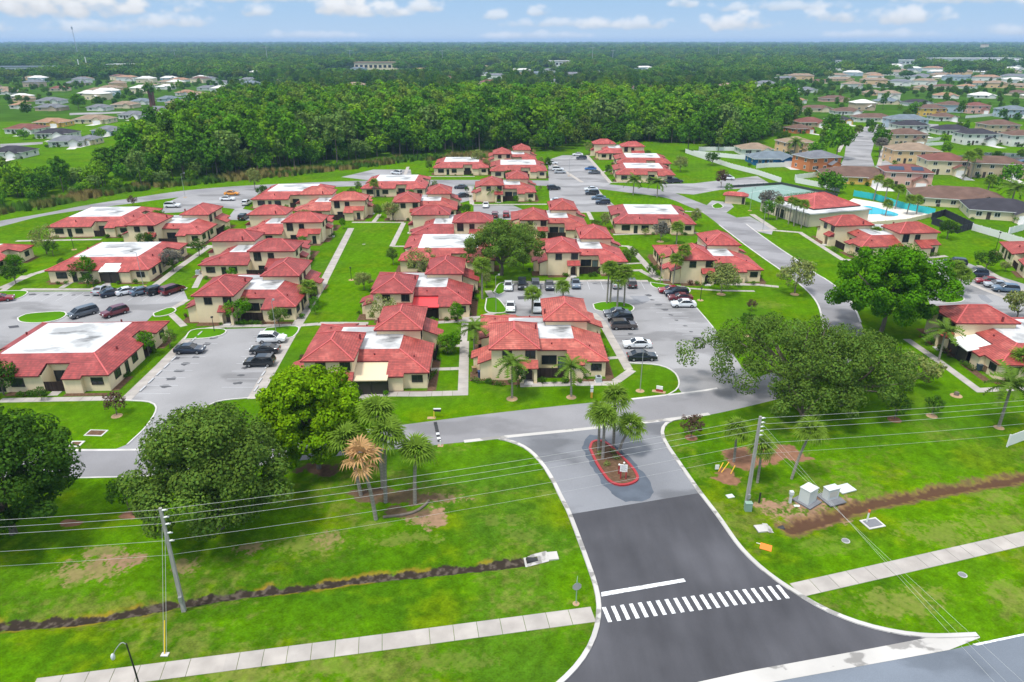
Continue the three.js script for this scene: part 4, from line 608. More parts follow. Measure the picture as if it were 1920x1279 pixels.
{
  const R = rng(313), kinds = ['round', 'wide', 'tall', 'round'];
  for (const b of scene.children.filter(o => /^condo_building/.test(o.name))) for (let i = 0; i < 3; i++) { const s = [[(R() - 0.5) * 16, 12.6], [12.2, (R() - 0.5) * 16], [-12.6, (R() - 0.5) * 14]][i], a = b.rotation.y, m = [L.olive, L.oak, L.green, L.dark][Math.floor(R() * 4)], who = (b.userData.label.includes('villa') ? 'villa ' : 'condo ') + b.userData.label.replace(/^.*?(condo|villa) /, ''); if (R() < 0.2) continue; const kn = kinds[Math.floor(R() * 4)]; yardTree(kn, m, `small ${m === L.olive ? 'olive' : m === L.oak ? 'grey-green' : m === L.green ? 'green' : 'dark'} ${kn} tree ${['before', 'at the end wall of', 'at the store side of'][i]} ${who}`.split(' ').slice(0, 16).join(' '), [b.position.x + s[0] * Math.cos(a) + s[1] * Math.sin(a), b.position.z - s[0] * Math.sin(a) + s[1] * Math.cos(a)], 0.4 + 0.35 * R()); }
}
// clipped shrubs and hedges
const shrubGeo = [1, 2, 3].map(s => { const R = rng(60 + s), sp = []; for (let i = 0; i < 5; i++) sp.push([(R() - 0.5) * 0.8, 0.4 + R() * 0.35, (R() - 0.5) * 0.8, 0.45, 48, 0.85 + R() * 0.3]); return leaves(R, sp, 0.17, 0.3); });
let shrubN = 0;
function shrub([x, z], s = 1, m = L.hedge, where = 'against a condo wall') { const i = shrubN++, o = part('shrub', shrubGeo[i % 3], m, null); o.position.set(x, 0, z); o.rotation.y = i * 1.7; o.scale.setScalar(s); return tag(o, `${m === L.dark ? 'dark' : m === L.plum ? 'reddish' : m === L.green ? 'bright' : 'leafy'} shrub ${where}`.split(' ').slice(0, 16).join(' '), 'shrub', `shrubs ${where}`); }
function hedge(label, a, b, w = 0.9, h = 0.9, m = L.hedge) { const len = dist(a, b), R = rng(Math.round(len * 97 + Math.abs(a[0]) * 31)), sp = [], n = Math.max(2, Math.round(len / 0.6)); for (let i = 0; i < n; i++) { const t = (i + 0.5) / n; sp.push([lerp(a[0], b[0], t), h * 0.5, lerp(a[1], b[1], t), 0.55 * Math.max(w, h), 70, 0.85 + 0.3 * R()]); } return tag(part('hedge', leaves(R, sp, 0.17, 0.4), m, null), label, 'hedge'); }
hedge('clipped hedge along the near right condo corner', [-12.48,-91.97], [-11.49,-94.68],); hedge('clipped rounded hedge by the near right condo bins', [-5.93,-92.14], [-4.7,-91.09],); hedge('long clipped hedge in front of the condo above the small car park', [-57.41,-116.99], [-54.23,-117.25], 1.1, 1); hedge('low hedge beside the awned patio of the near left villa', [-65.82,-90.06], [-62.64,-90.75], 0.9, 0.7); hedge('dark clipped hedge along the court condo wall', [-10.76,-118.59], [-7.46,-119.13], 1, 1); hedge('round hedge beside the loop-road condo porch', [36.42,-139.78], [38.84,-139.07], 1, 1); hedge('clipped hedge beside the right edge condo', [70.03,-97.91], [70.38,-95.23], 1, 1); hedge('dark hedge under the near right condo windows', [-4.32,-91.44], [-1.17,-90.4], 0.9, 0.8, L.dark); hedge('tall dark hedge by the awning villa front', [-93.67,-140.5], [-91.16,-140.87], 1.6, 1.6, L.dark); hedge('hedge before the pool condo yard', [96.76,-156.89], [100.38,-157.77], 1.2, 1.1); hedge('rounded hedge beside the pool condo path', [77.62,-163.28], [77.51,-160.03], 1.2, 1.2); hedge('low clipped hedge on the pool condo corner', [79.45,-158.67], [80.4,-156.89], 1.2, 1.1); hedge('long dark hedge behind the clubhouse', [87.74,-223.66], [100.13,-228.79], 1.4, 1.6, L.dark); hedge('dark hedge beside the loop-road condo yard', [26.48,-158.67], [26.93,-153.43], 1.6, 1.6, L.dark);
{
  const R = rng(77); let shrubBy = '';                                                     // shrubs round every condo
  for (const b of scene.children.filter(o => /^condo_building/.test(o.name))) { const k = b.position.z > -165 ? 13 : 5; for (let i = 0; i < k; i++) { const side = i % 4, t = (R() - 0.5) * 17, q = side === 0 ? [t, 11.2] : side === 1 ? [10.4, t] : side === 2 ? [-11.2, t] : [t * 0.6, 11.4], a = b.rotation.y; shrubBy = (b.userData.label.includes('villa') ? 'by the villa ' : 'by the condo ') + b.userData.label.replace(/^.*?(condo|villa) /, ''); shrub([b.position.x + q[0] * Math.cos(a) + q[1] * Math.sin(a), b.position.z - q[0] * Math.sin(a) + q[1] * Math.cos(a)], 0.55 + R() * 0.5, [L.hedge, L.dark, L.green, L.plum][Math.floor(R() * 3.4)], shrubBy); } }
}
// palms: fan-leaved cabbage palms and feather-leaved queen palms
const fan = [0, 1].map(v => {
  const R = rng(500 + v), p = [], c = [], ix = [], add = (...q) => { const o = p.length / 3; for (const k of q) { p.push(...k); c.push(1, 1, 1); } ix.push(o, o + 1, o + 2); };
  add([0, 0, -0.03], [0, 0, 0.03], [0.95, 0.16, 0]); add([0, -0.03, 0], [0, 0.03, 0], [0.95, 0.16, 0]);
  const n = 13; for (let i = 0; i < n; i++) { const a = lerp(-2.0, 2.0, i / (n - 1)), l = (0.75 + 0.3 * Math.cos(a * 0.6)) * (0.85 + 0.3 * R()), dx = Math.cos(a), dz = Math.sin(a), w = 0.085, y = 0.16; const m = [0.95 + dx * l * 0.62, y - 0.05 + 0.05 * R(), dz * l * 0.62], e = [0.95 + dx * l, y - 0.36 - 0.15 * R(), dz * l]; add([0.95, y, 0], [m[0] - dz * w, m[1], m[2] + dx * w], [m[0] + dz * w, m[1] + 0.03, m[2] - dx * w]); add([m[0] + dz * w, m[1] + 0.03, m[2] - dx * w], [m[0] - dz * w, m[1], m[2] + dx * w], e); }
  const g = new THREE.BufferGeometry(); g.setAttribute('position', new THREE.Float32BufferAttribute(p, 3)); g.setAttribute('color', new THREE.Float32BufferAttribute(c.map((q, i) => q * (0.85 + 0.3 * h2(i / 9 | 0, v, 3))), 3)); g.setIndex(ix); const ng = g.toNonIndexed(); ng.computeVertexNormals(); return ng;
});
const feather = [0, 1].map(v => {
  const R = rng(520 + v), p = [], c = [], tri = (...q) => { const t = 0.8 + 0.4 * R(); for (const k of q) { p.push(...k); c.push(t, t, t); } }, n = 16, P = t => [t * 2.4, 0.75 * t * (1 - t) * 2 - 1.25 * t * t * t, 0];
  for (let i = 0; i < n; i++) { const a = P(i / n), b = P((i + 1) / n); tri([a[0], a[1], -0.025], [a[0], a[1], 0.025], b); if (i < 2) continue; for (const s of [-1, 1]) { const l = (0.62 - 0.35 * Math.abs(i / n - 0.45)) * (0.8 + 0.4 * R()), dr = 0.25 + 0.4 * R(); tri([a[0], a[1], 0], [b[0] + 0.02, b[1], 0], [a[0] + 0.22, a[1] - dr * l, s * l]); } }
  const g = new THREE.BufferGeometry(); g.setAttribute('position', new THREE.Float32BufferAttribute(p, 3)); g.setAttribute('color', new THREE.Float32BufferAttribute(c, 3)); g.computeVertexNormals(); return g;
});
let palmN = 0;
function palm(label, base, H, o = {}) {
  const s = o.s || 1, R = rng(700 + palmN++), kind = o.kind || 'fan', t = thing(o.name || (kind === 'fan' ? 'cabbage_palm' : 'queen_palm'), label, 'palm', base[0], base[1]), lean = o.lean || [(R() - 0.5) * 0.5, (R() - 0.5) * 0.5], r = kind === 'fan' ? 0.17 : 0.14;
  if (o.group) t.userData.group = o.group;
  part('trunk', taper([[0, -0.1, 0], [lean[0] * 0.35, H * 0.5, lean[1] * 0.35], [lean[0], H, lean[1]]], r * s * 1.1, r * s * 0.85, 8), M.palmbark, t);
  const n = o.n || (kind === 'fan' ? 34 : 20);
  const lo = o.low ?? -0.75;
  for (let i = 0; i < n; i++) { const f = part('frond', (kind === 'fan' ? fan : feather)[i % 2], o.m || (kind === 'fan' ? L.palm : L.queen), t), e = lerp(lo, 1.25, Math.pow((i + 0.5) / n, 0.8)); f.position.set(lean[0], H - 0.05, lean[1]); f.rotation.order = 'YZX'; f.rotation.set((R() - 0.5) * 0.8, i * 2.39996 + R() * 0.5, kind === 'fan' ? e : e * 0.75 + 0.25); f.scale.setScalar(s * (0.82 + 0.36 * R())); }
  return t;
}
const PG = 'cabbage palms at the estate entrance';
palm('dead palm with orange-brown drooping fronds', [-14.3,-59.56], 7.4, { s: 1.2, m: L.dead, n: 16, low: -0.8, lean: [-0.9, 0], name: 'cabbage_palm' });
palm('tall palm between the dead one and the lone palm', [-13.78,-62.51], 8.2, { s: 1.2, low: -0.3, n: 30, lean: [0.6, 0] }); palm('palm left of the dead one by the lime tree', [-16.71,-63.77], 6.8, { s: 1.2, low: -0.3, n: 30, lean: [-1.0, 0] }); palm('shorter palm standing apart on the mulch bed', [-10.56,-62.32], 6.2, { s: 1.15, low: -0.3, n: 30, lean: [0.4, 0] }); palm('palm at the back of the mulch bed cluster', [-14.51,-65.07], 9.4, { s: 1.2, low: -0.3, n: 30, lean: [0.1, 0] });
palm('front palm in the red-kerbed island', [10.9,-70.94], 5.6, { s: 1.05, low: -0.4 }); palm('tallest palm in the red-kerbed island', [12.57,-73.81], 6.6, { s: 1.05, low: -0.4 }); palm('rear left palm in the red-kerbed island', [10.6,-72.84], 5.4, { s: 0.95, low: -0.4 }); palm('low leaning palm on the right of the red-kerbed island', [13.05,-72.59], 3.5, { s: 1.0, low: -0.5, lean: [1.2, 0.2] });
palm('feathery palm with a mulch ring left of the condo patio', [0,-86.6], 5.0, { kind: 'feather' }); palm('feathery palm with a mulch ring right of the condo patio', [8.38,-87.08], 4.3, { kind: 'feather' }); palm('feathery palm beside the path between the front condos', [-6.1,-101.74], 4.2, { kind: 'feather' });
for (const [b, H, w] of [[[18.26,-125.4], 7.0, 'far left'], [[18.92,-125.69], 6.2, 'second'], [[19.93,-123.34], 5.6, 'front'], [[21.33,-123.92], 6.6, 'right-hand']]) palm(`${w} palm of the car park island group`, b, H, { s: 0.95 });
palm('tall palm at the loop-road condo corner', [35.38,-137.65], 7.0, { s: 0.9 }); palm('shorter palm at the loop-road condo corner', [33.45,-136.96], 5.2, { s: 0.9 }); palm('leafless-topped palm trunk at the loop-road condo yard', [31,-138], 5.6, { s: 0.5, n: 10 });
palm('palm by the car park path behind the front condos', [-5.85,-128.12], 6.6, { s: 1.1 }); palm('short palm behind the near right condo', [3.75,-119.96], 3.6, { s: 0.95 }); palm('short palm at the edge of the centre car park', [10.03,-128.12], 2.4, { s: 0.95 }); palm('palm at the court path beside the condo', [-38.31,-123.63], 3.6, { s: 1.0 }); palm('palm behind the loop-road villa', [40.9,-168.13], 4.2, { s: 1.0 }); palm('palm before the villa with dark doors', [-44.7,-225.35], 4.4, { s: 1.0 }); palm('palm by the condo door at the small back car park', [-5.41,-219.55], 3.2, { s: 0.9, kind: 'feather' });
palm('weeping palm on the left of the loop junction', [39.88,-228.79], 4.6, { kind: 'feather', s: 1.25 }); palm('weeping palm on the right of the loop junction', [47.12,-225.35], 4.4, { kind: 'feather', s: 1.25 });
for (const [b, w] of [[[76.5,-189.2], 'left'], [[77.07,-186.76], 'middle'], [[78.2,-184.38], 'right']]) palm(`${w} slim palm before the clubhouse wall`, b, 6.2, { s: 0.85 }); palm('slim palm at the clubhouse doorway', [75.02,-194.25], 5.2, { s: 0.8 });
for (const [b, H, w] of [[[115.07,-220.36], 6.5, 'first'], [[116.1,-215.58], 6.2, 'second'], [[115.59,-208.01], 5.8, 'third'], [[115.42,-200.91], 4.2, 'fourth'], [[118.22,-200.91], 4.0, 'fifth']]) palm(`${w} palm along the turquoise pool screen from its far end`, b, H, { s: 1.0 }); palm('short palm on the pool deck', [108.17,-198.87], 3.4, { s: 0.9 });
palm('small palm before the pool condo wing', [89.09,-166.16], 3.4, { s: 1.0 }); palm('small palm beside the pool condo fence', [90.61,-162.34], 2.4, { s: 1.0 });
palm('pale-trunked palm on the far right lawn', [63.57,-78.76], 5.6, { kind: 'feather', s: 1.3 }); palm('drooping palm by the right edge condo path', [67.31,-99.29], 4.6, { kind: 'feather', s: 1.1 }); palm('palm beside the right edge condo wall', [75.7,-93.58], 2.6, { s: 1.2 });
palm('left palm on the right car park island', [85.9,-129.37], 6.0, { s: 1.0 }); palm('right palm on the right car park island', [87.43,-128.74], 4.6, { s: 1.0 });
palm('left palm under the live oak by the right utility pole', [26.53,-70.48], 4.4, { s: 0.9 }); palm('palm behind the right utility pole', [27.95,-66.21], 4.6, { s: 0.9 }); palm('leaning palm at the right of the mulch bed', [32.11,-66.94], 6.2, { s: 0.9, lean: [1.2, 0] }); palm('small palm on the wing side of the court condo', [-10.38,-102.58], 1.6, { s: 0.9 });
// ---------------------------------------------------------------- cars
const carPaint = c => new THREE.MeshPhysicalMaterial({ color: lin(...c), roughness: 0.35, metalness: 0.2, clearcoat: 0.8, clearcoatRoughness: 0.08 });
const PAINT = { white: carPaint([0.72, 0.73, 0.74]), black: carPaint([0.012, 0.013, 0.016]), navy: carPaint([0.016, 0.022, 0.04]), grey: carPaint([0.09, 0.1, 0.115]), silver: carPaint([0.36, 0.38, 0.4]), red: carPaint([0.26, 0.012, 0.02]), maroon: carPaint([0.13, 0.012, 0.02]), blue: carPaint([0.02, 0.12, 0.34]), brown: carPaint([0.07, 0.055, 0.05]), steel: carPaint([0.09, 0.135, 0.19]), yellow: carPaint([0.75, 0.28, 0.02]) };
const glassM = new THREE.MeshPhysicalMaterial({ color: lin(0.012, 0.014, 0.017), roughness: 0.06 }), tyreM = std([0.014, 0.014, 0.015], 0.9), rimM = std([0.32, 0.33, 0.34], 0.35, { metalness: 0.7 }), lampM = std([0.75, 0.76, 0.75], 0.2), tailM = std([0.35, 0.01, 0.012], 0.3), plateM = std([0.5, 0.5, 0.48], 0.6);
const CAR = {   // body profile (x forward, y up), greenhouse profile, width
  sedan: { len: 4.7, w: 1.8, body: [[-2.33, 0.42], [-2.35, 0.72], [-2.25, 0.98], [-1.75, 1.03], [0.85, 0.99], [1.75, 0.9], [2.2, 0.78], [2.35, 0.6], [2.3, 0.36], [-2.2, 0.3]], cab: [[-1.72, 1.0], [-1.0, 1.4], [-0.2, 1.46], [0.3, 1.42], [1.05, 0.96]] },
  suv: { len: 4.7, w: 1.88, body: [[-2.3, 0.48], [-2.33, 0.9], [-2.26, 1.12], [0.9, 1.12], [1.85, 1.04], [2.25, 0.88], [2.33, 0.65], [2.28, 0.42], [-2.2, 0.36]], cab: [[-2.2, 1.1], [-1.95, 1.62], [-1.2, 1.7], [0.0, 1.69], [0.35, 1.64], [1.05, 1.1]] },
  van: { len: 5.0, w: 1.95, body: [[-2.45, 0.45], [-2.48, 0.95], [-2.4, 1.14], [1.3, 1.12], [2.1, 1.0], [2.42, 0.8], [2.46, 0.5], [2.4, 0.36], [-2.3, 0.34]], cab: [[-2.36, 1.12], [-2.15, 1.7], [-1.2, 1.76], [0.6, 1.72], [0.95, 1.62], [1.75, 1.08]] },
};
function slabOf(pts, w, inset, topInset) {                      // a closed body: the profile drawn at both sides, narrowed towards the top
  const ys = pts.map(p => p[1]), lo = Math.min(...ys), hi = Math.max(...ys), W = p => w / 2 - inset - topInset * Math.pow((p[1] - lo) / (hi - lo), 1.5), b = new MB(), n = pts.length, a = [], c = [];
  for (const p of pts) { a.push([p[0], p[1], W(p)]); c.push([p[0], p[1], -W(p)]); }
  const cx = pts.reduce((s, p) => s + p[0], 0) / n, cy = (lo + hi) / 2, k = 0.06, A2 = a.map(p => [p[0] + Math.sign(cx - p[0]) * k, lerp(p[1], cy, 0.1), p[2] + 0.05]), C2 = A2.map(p => [p[0], p[1], -p[2]]);
  for (let i = 0; i < n; i++) { const j = (i + 1) % n; b.poly([a[j], a[i], c[i], c[j]]); b.poly([A2[i], a[i], a[j]]).poly([A2[i], a[j], A2[j]]); b.poly([c[i], C2[i], C2[j]]).poly([c[i], C2[j], c[j]]); }
  const fanTo = (q, f) => { const m = [cx, cy, q[0][2]]; for (let i = 0; i < n; i++) { const j = (i + 1) % n; b.poly(f ? [m, q[j], q[i]] : [m, q[i], q[j]]); } };
  fanTo(A2, true); fanTo(C2, false);
  return b.geo();
}
for (const k in CAR) {
  const d = CAR[k]; d.geo = slabOf(d.body, d.w, 0.04, 0.12); d.cabGeo = slabOf(d.cab, d.w, 0.13, 0.14);
  const top = d.cab.slice(1, -1), hi = Math.max(...top.map(p => p[1]));
  d.roof = new MB(); const rw = d.w / 2 - 0.24; for (let i = 0; i < top.length - 1; i++) d.roof.poly([[top[i][0], top[i][1] + 0.018, rw], [top[i + 1][0], top[i + 1][1] + 0.018, rw], [top[i + 1][0], top[i + 1][1] + 0.018, -rw], [top[i][0], top[i][1] + 0.018, -rw]]);
  const e0 = d.cab[0], e1 = d.cab[d.cab.length - 1], t0 = top[0], t1 = top[top.length - 1];
  for (const s of [-1, 1]) { d.roof.bar([e1[0], e1[1], s * (d.w / 2 - 0.12)], [t1[0], t1[1], s * rw], 0.07); d.roof.bar([e0[0], e0[1], s * (d.w / 2 - 0.12)], [t0[0], t0[1], s * rw], 0.1); d.roof.bar([-0.15, e1[1], s * (d.w / 2 - 0.09)], [-0.2, hi, s * rw], 0.07); d.roof.bar([t0[0], t0[1], s * rw], [t1[0], t1[1], s * rw], 0.06); }
  d.roof = d.roof.geo();
}
const wheelG = new THREE.CylinderGeometry(0.33, 0.33, 0.22, 18).rotateX(Math.PI / 2), rimG = new THREE.CylinderGeometry(0.2, 0.2, 0.235, 10).rotateX(Math.PI / 2), headG = new MB().box(-0.06, 0.06, -0.07, 0.07, -0.2, 0.2).geo(), plateG = new MB().box(-0.02, 0.02, -0.07, 0.07, -0.16, 0.16).geo(), mirG = new MB().box(-0.08, 0.08, -0.06, 0.06, -0.12, 0.12).geo();
function car(kind, paint, label, [x, z], turn) {               // turn 0 points the bonnet to the right
  const d = CAR[kind], t = thing('car', label, 'car', x, z, turn, 'cars in the estate car parks'); t.position.y = 0.03;
  const b = part('body', d.geo, PAINT[paint], t); part('cabin_glass', d.cabGeo, glassM, t); part('roof', d.roof, PAINT[paint], t);
  for (const wx of [-1.42, 1.42]) for (const s of [-1, 1]) { const w = part('wheel', wheelG, tyreM, t); w.position.set(wx, 0.33, s * (d.w / 2 - 0.1)); part('rim', rimG, rimM, w); }
  for (const s of [-1, 1]) { const h = part('headlight', headG, lampM, t); h.position.set(d.len / 2 - 0.1, d.body[5][1] - 0.06, s * (d.w / 2 - 0.34)); const q = part('tail_light', headG, tailM, t); q.position.set(-d.len / 2 + 0.06, 0.85, s * (d.w / 2 - 0.3)); const m = part('mirror', mirG, PAINT[paint], t); m.position.set(0.75, 1.08, s * (d.w / 2 + 0.04)); }
  part('number_plate', plateG, plateM, t).position.set(-d.len / 2 - 0.0, 0.66, 0);
  return t;
}
const up = 90, dn = -90;
for (const a of [
  ['sedan', 'navy', 'dark blue saloon parked alone in the small left car park', [-52.05,-102.37], 2], ['suv', 'white', 'white sport utility vehicle in the small left car park', [-40.14,-106.73], 2], ['sedan', 'black', 'black saloon between the white and grey cars of the small left car park', [-39.88,-102.37], 180], ['suv', 'black', 'dark hatchback by the wheel stops of the small left car park', [-39.12,-97.52], 182],
  ['sedan', 'black', 'black saloon by the lamp post at the centre car park', [20.52,-99.69], 2], ['sedan', 'white', 'white saloon above the black one in the centre car park', [20.55,-104.51], 182], ['suv', 'brown', 'brown-grey sport utility vehicle beside the near right condo', [19.56,-112.64], 2], ['suv', 'black', 'black sport utility vehicle below the palm island', [19.41,-116.2], 182], ['sedan', 'grey', 'dark grey car nearest the palm island', [19.11,-118.86], 182],
  ['sedan', 'white', 'white saloon at the lawn edge of the centre car park', [32.53,-123.63], 180], ['suv', 'navy', 'dark sport utility vehicle facing the lawn of the centre car park', [32.53,-129.68], 180], ['sedan', 'red', 'red saloon at the corner of the centre car park', [31.67,-131.6], 180], ['sedan', 'maroon', 'maroon car between the white saloon and the dark vehicle', [32.72,-127.2], 180],
  ['sedan', 'white', 'white coupe at the top left of the centre car park', [-0.76,-134.23], dn], ['suv', 'black', 'black pickup second along the top of the centre car park', [2.08,-134.9], dn], ['suv', 'grey', 'grey-blue vehicle third along the top of the centre car park', [4.79,-134.23], dn], ['sedan', 'navy', 'dark saloon fourth along the top of the centre car park', [7.64,-134.57], dn], ['sedan', 'steel', 'blue-grey saloon alone before the porch path', [13.07,-135.58], dn], ['suv', 'brown', 'dark vehicle behind the palm trunks at the car park top', [24.54,-135.92], up], ['sedan', 'silver', 'silver car half hidden by the palm trunks', [21.41,-135.58], up], ['sedan', 'white', 'white saloon behind the near right condo roof', [-0.3,-122.2], dn], ['suv', 'white', 'white car beside the short palm at the condo roof', [4.8,-121.63], dn],
  ['sedan', 'silver', 'small silver car at the start of the left row', [-82.27,-131.6], up], ['sedan', 'navy', 'dark blue saloon second in the left row', [-79.17,-130], 40], ['sedan', 'white', 'white saloon in the left row', [-76.59,-130.96], 40], ['sedan', 'steel', 'blue-grey saloon beside the white one in the left row', [-73.71,-130.96], 45], ['suv', 'black', 'black sport utility vehicle in the left row', [-70.77,-131.28], 50], ['van', 'maroon', 'dark red minivan at the end of the left row', [-68.04,-131.6], 62], ['van', 'grey', 'grey minivan parked in the middle of the left car park', [-78.67,-118.86], -128], ['suv', 'maroon', 'wine-red hatchback beside the grey minivan', [-73.04,-119.13], -128], ['sedan', 'red', 'red saloon at the left edge of the left car park', [-99.1,-126.6], 20],
  ['suv', 'white', 'white sport utility vehicle at the back left car park', [-103.38,-210.23], 2], ['sedan', 'white', 'white saloon by the yellow car', [-90.46,-220.36], 2], ['sedan', 'yellow', 'orange-yellow car at the back left car park', [-92.23,-228.79], 2], ['suv', 'navy', 'dark car at the left condo corner', [-76.31,-194.9], up], ['suv', 'white', 'white car behind the two-tower condos', [-82.12,-214.02], up],
  ['suv', 'grey', 'grey sport utility vehicle at the back middle car park', [-31.5,-237.83], 150], ['sedan', 'white', 'white car beside the grey vehicle in the back middle car park', [-32.3,-234.13], 150], ['sedan', 'navy', 'dark saloon by the back middle path', [-17.61,-239.71], 180], ['sedan', 'black', 'black saloon below the other dark one in the back middle car park', [-16.28,-225.35], 200],
  ['suv', 'white', 'white sport utility vehicle by the lone far villa', [-43.96,-268.19], 150], ['sedan', 'white', 'white saloon beside the condo in the small back car park', [-7.99,-210.98], dn], ['suv', 'red', 'red sport utility vehicle in the small back car park', [-1.69,-198.2], up], ['suv', 'maroon', 'dark red car half behind the hedge in the small back car park', [-4.91,-197.53], up],
  ['sedan', 'white', 'white saloon at the head of the back right car park', [29.19,-315.96], 180], ['suv', 'navy', 'dark blue sport utility vehicle at the head of the back right car park', [29.86,-305.18], 180], ['sedan', 'blue', 'bright blue saloon in the back right car park', [30.92,-277.87], 180], ['sedan', 'grey', 'grey saloon below the bright blue one', [31.47,-269.37], 180], ['sedan', 'white', 'first white car on the left of the back right car park', [16.54,-292.3], 0], ['suv', 'white', 'second white car on the left of the back right car park', [18.02,-276.63], 0], ['sedan', 'silver', 'silver car on the left of the back right car park', [18.47,-270.55], 0],
  ['sedan', 'white', 'white saloon at the loop junction car park', [26.75,-235.97], 180], ['suv', 'black', 'black sport utility vehicle at the loop junction car park', [26.44,-229.66], 180], ['sedan', 'steel', 'dark blue-grey saloon at the loop junction car park', [27.68,-222], 180], ['suv', 'navy', 'navy sport utility vehicle at the bottom of the loop junction car park', [28.18,-214.8], 180], ['suv', 'black', 'black car at the left of the loop junction car park', [14.2,-237.83], 10], ['sedan', 'white', 'white car half hidden behind the condo tower', [14.23,-217.15], 0],
  ['sedan', 'black', 'black car by the right back villa', [55.59,-249.58], 30], ['suv', 'black', 'black sport utility vehicle by the right back villa', [58.86,-250.61], 0], ['van', 'white', 'white motorhome by the tennis court', [79.01,-256.95], -15],
  ['sedan', 'red', 'red saloon in the right car park', [98.91,-137.3], 165], ['sedan', 'silver', 'silver saloon in the right car park', [99.26,-134.9], 165], ['suv', 'steel', 'blue-grey car at the end of the right car park row', [99.27,-132.25], 165], ['suv', 'navy', 'dark blue sport utility vehicle at the right car park wall', [99.44,-142.34], 170], ['suv', 'black', 'black vehicle behind the dark blue one at the right car park', [99.89,-150.52], 160],
]) car(...a);
// ---------------------------------------------------------------- the suburb beyond: houses, fences, pool, courts
const shingle = (c, sd) => std(WHITE, 0.9, { map: tex(256, 8, (u, v) => { const w = tl(u * 4 + sd, v * 4), row = (v * 32) % 1 < 0.2 ? 0.88 : 1, k = (0.72 + 0.55 * w) * row; return [c[0] * k, c[1] * k, c[2] * k]; }) });
const HR = { brown: shingle([0.15, 0.095, 0.075], 0.1), tan: shingle([0.27, 0.2, 0.145], 0.3), dark: shingle([0.055, 0.052, 0.06], 0.5), grey: shingle([0.17, 0.175, 0.19], 0.7), red: shingle([0.19, 0.085, 0.07], 0.9), orange: shingle([0.33, 0.2, 0.13], 1.1), white: shingle([0.62, 0.6, 0.56], 1.3), blue: shingle([0.16, 0.19, 0.215], 1.5) };
const HW = { white: std([0.72, 0.70, 0.65], 0.9), cream: std([0.72, 0.60, 0.42], 0.9), yellow: std([0.72, 0.46, 0.12], 0.9), blue: std([0.035, 0.15, 0.32], 0.9), pale: std([0.42, 0.50, 0.55], 0.9), pink: std([0.66, 0.40, 0.33], 0.9), orange: std([0.56, 0.20, 0.085], 0.9), tan: std([0.52, 0.40, 0.28], 0.9), peach: std([0.70, 0.47, 0.27], 0.9) };
const trimM = std([0.75, 0.74, 0.71], 0.8), homes = [];
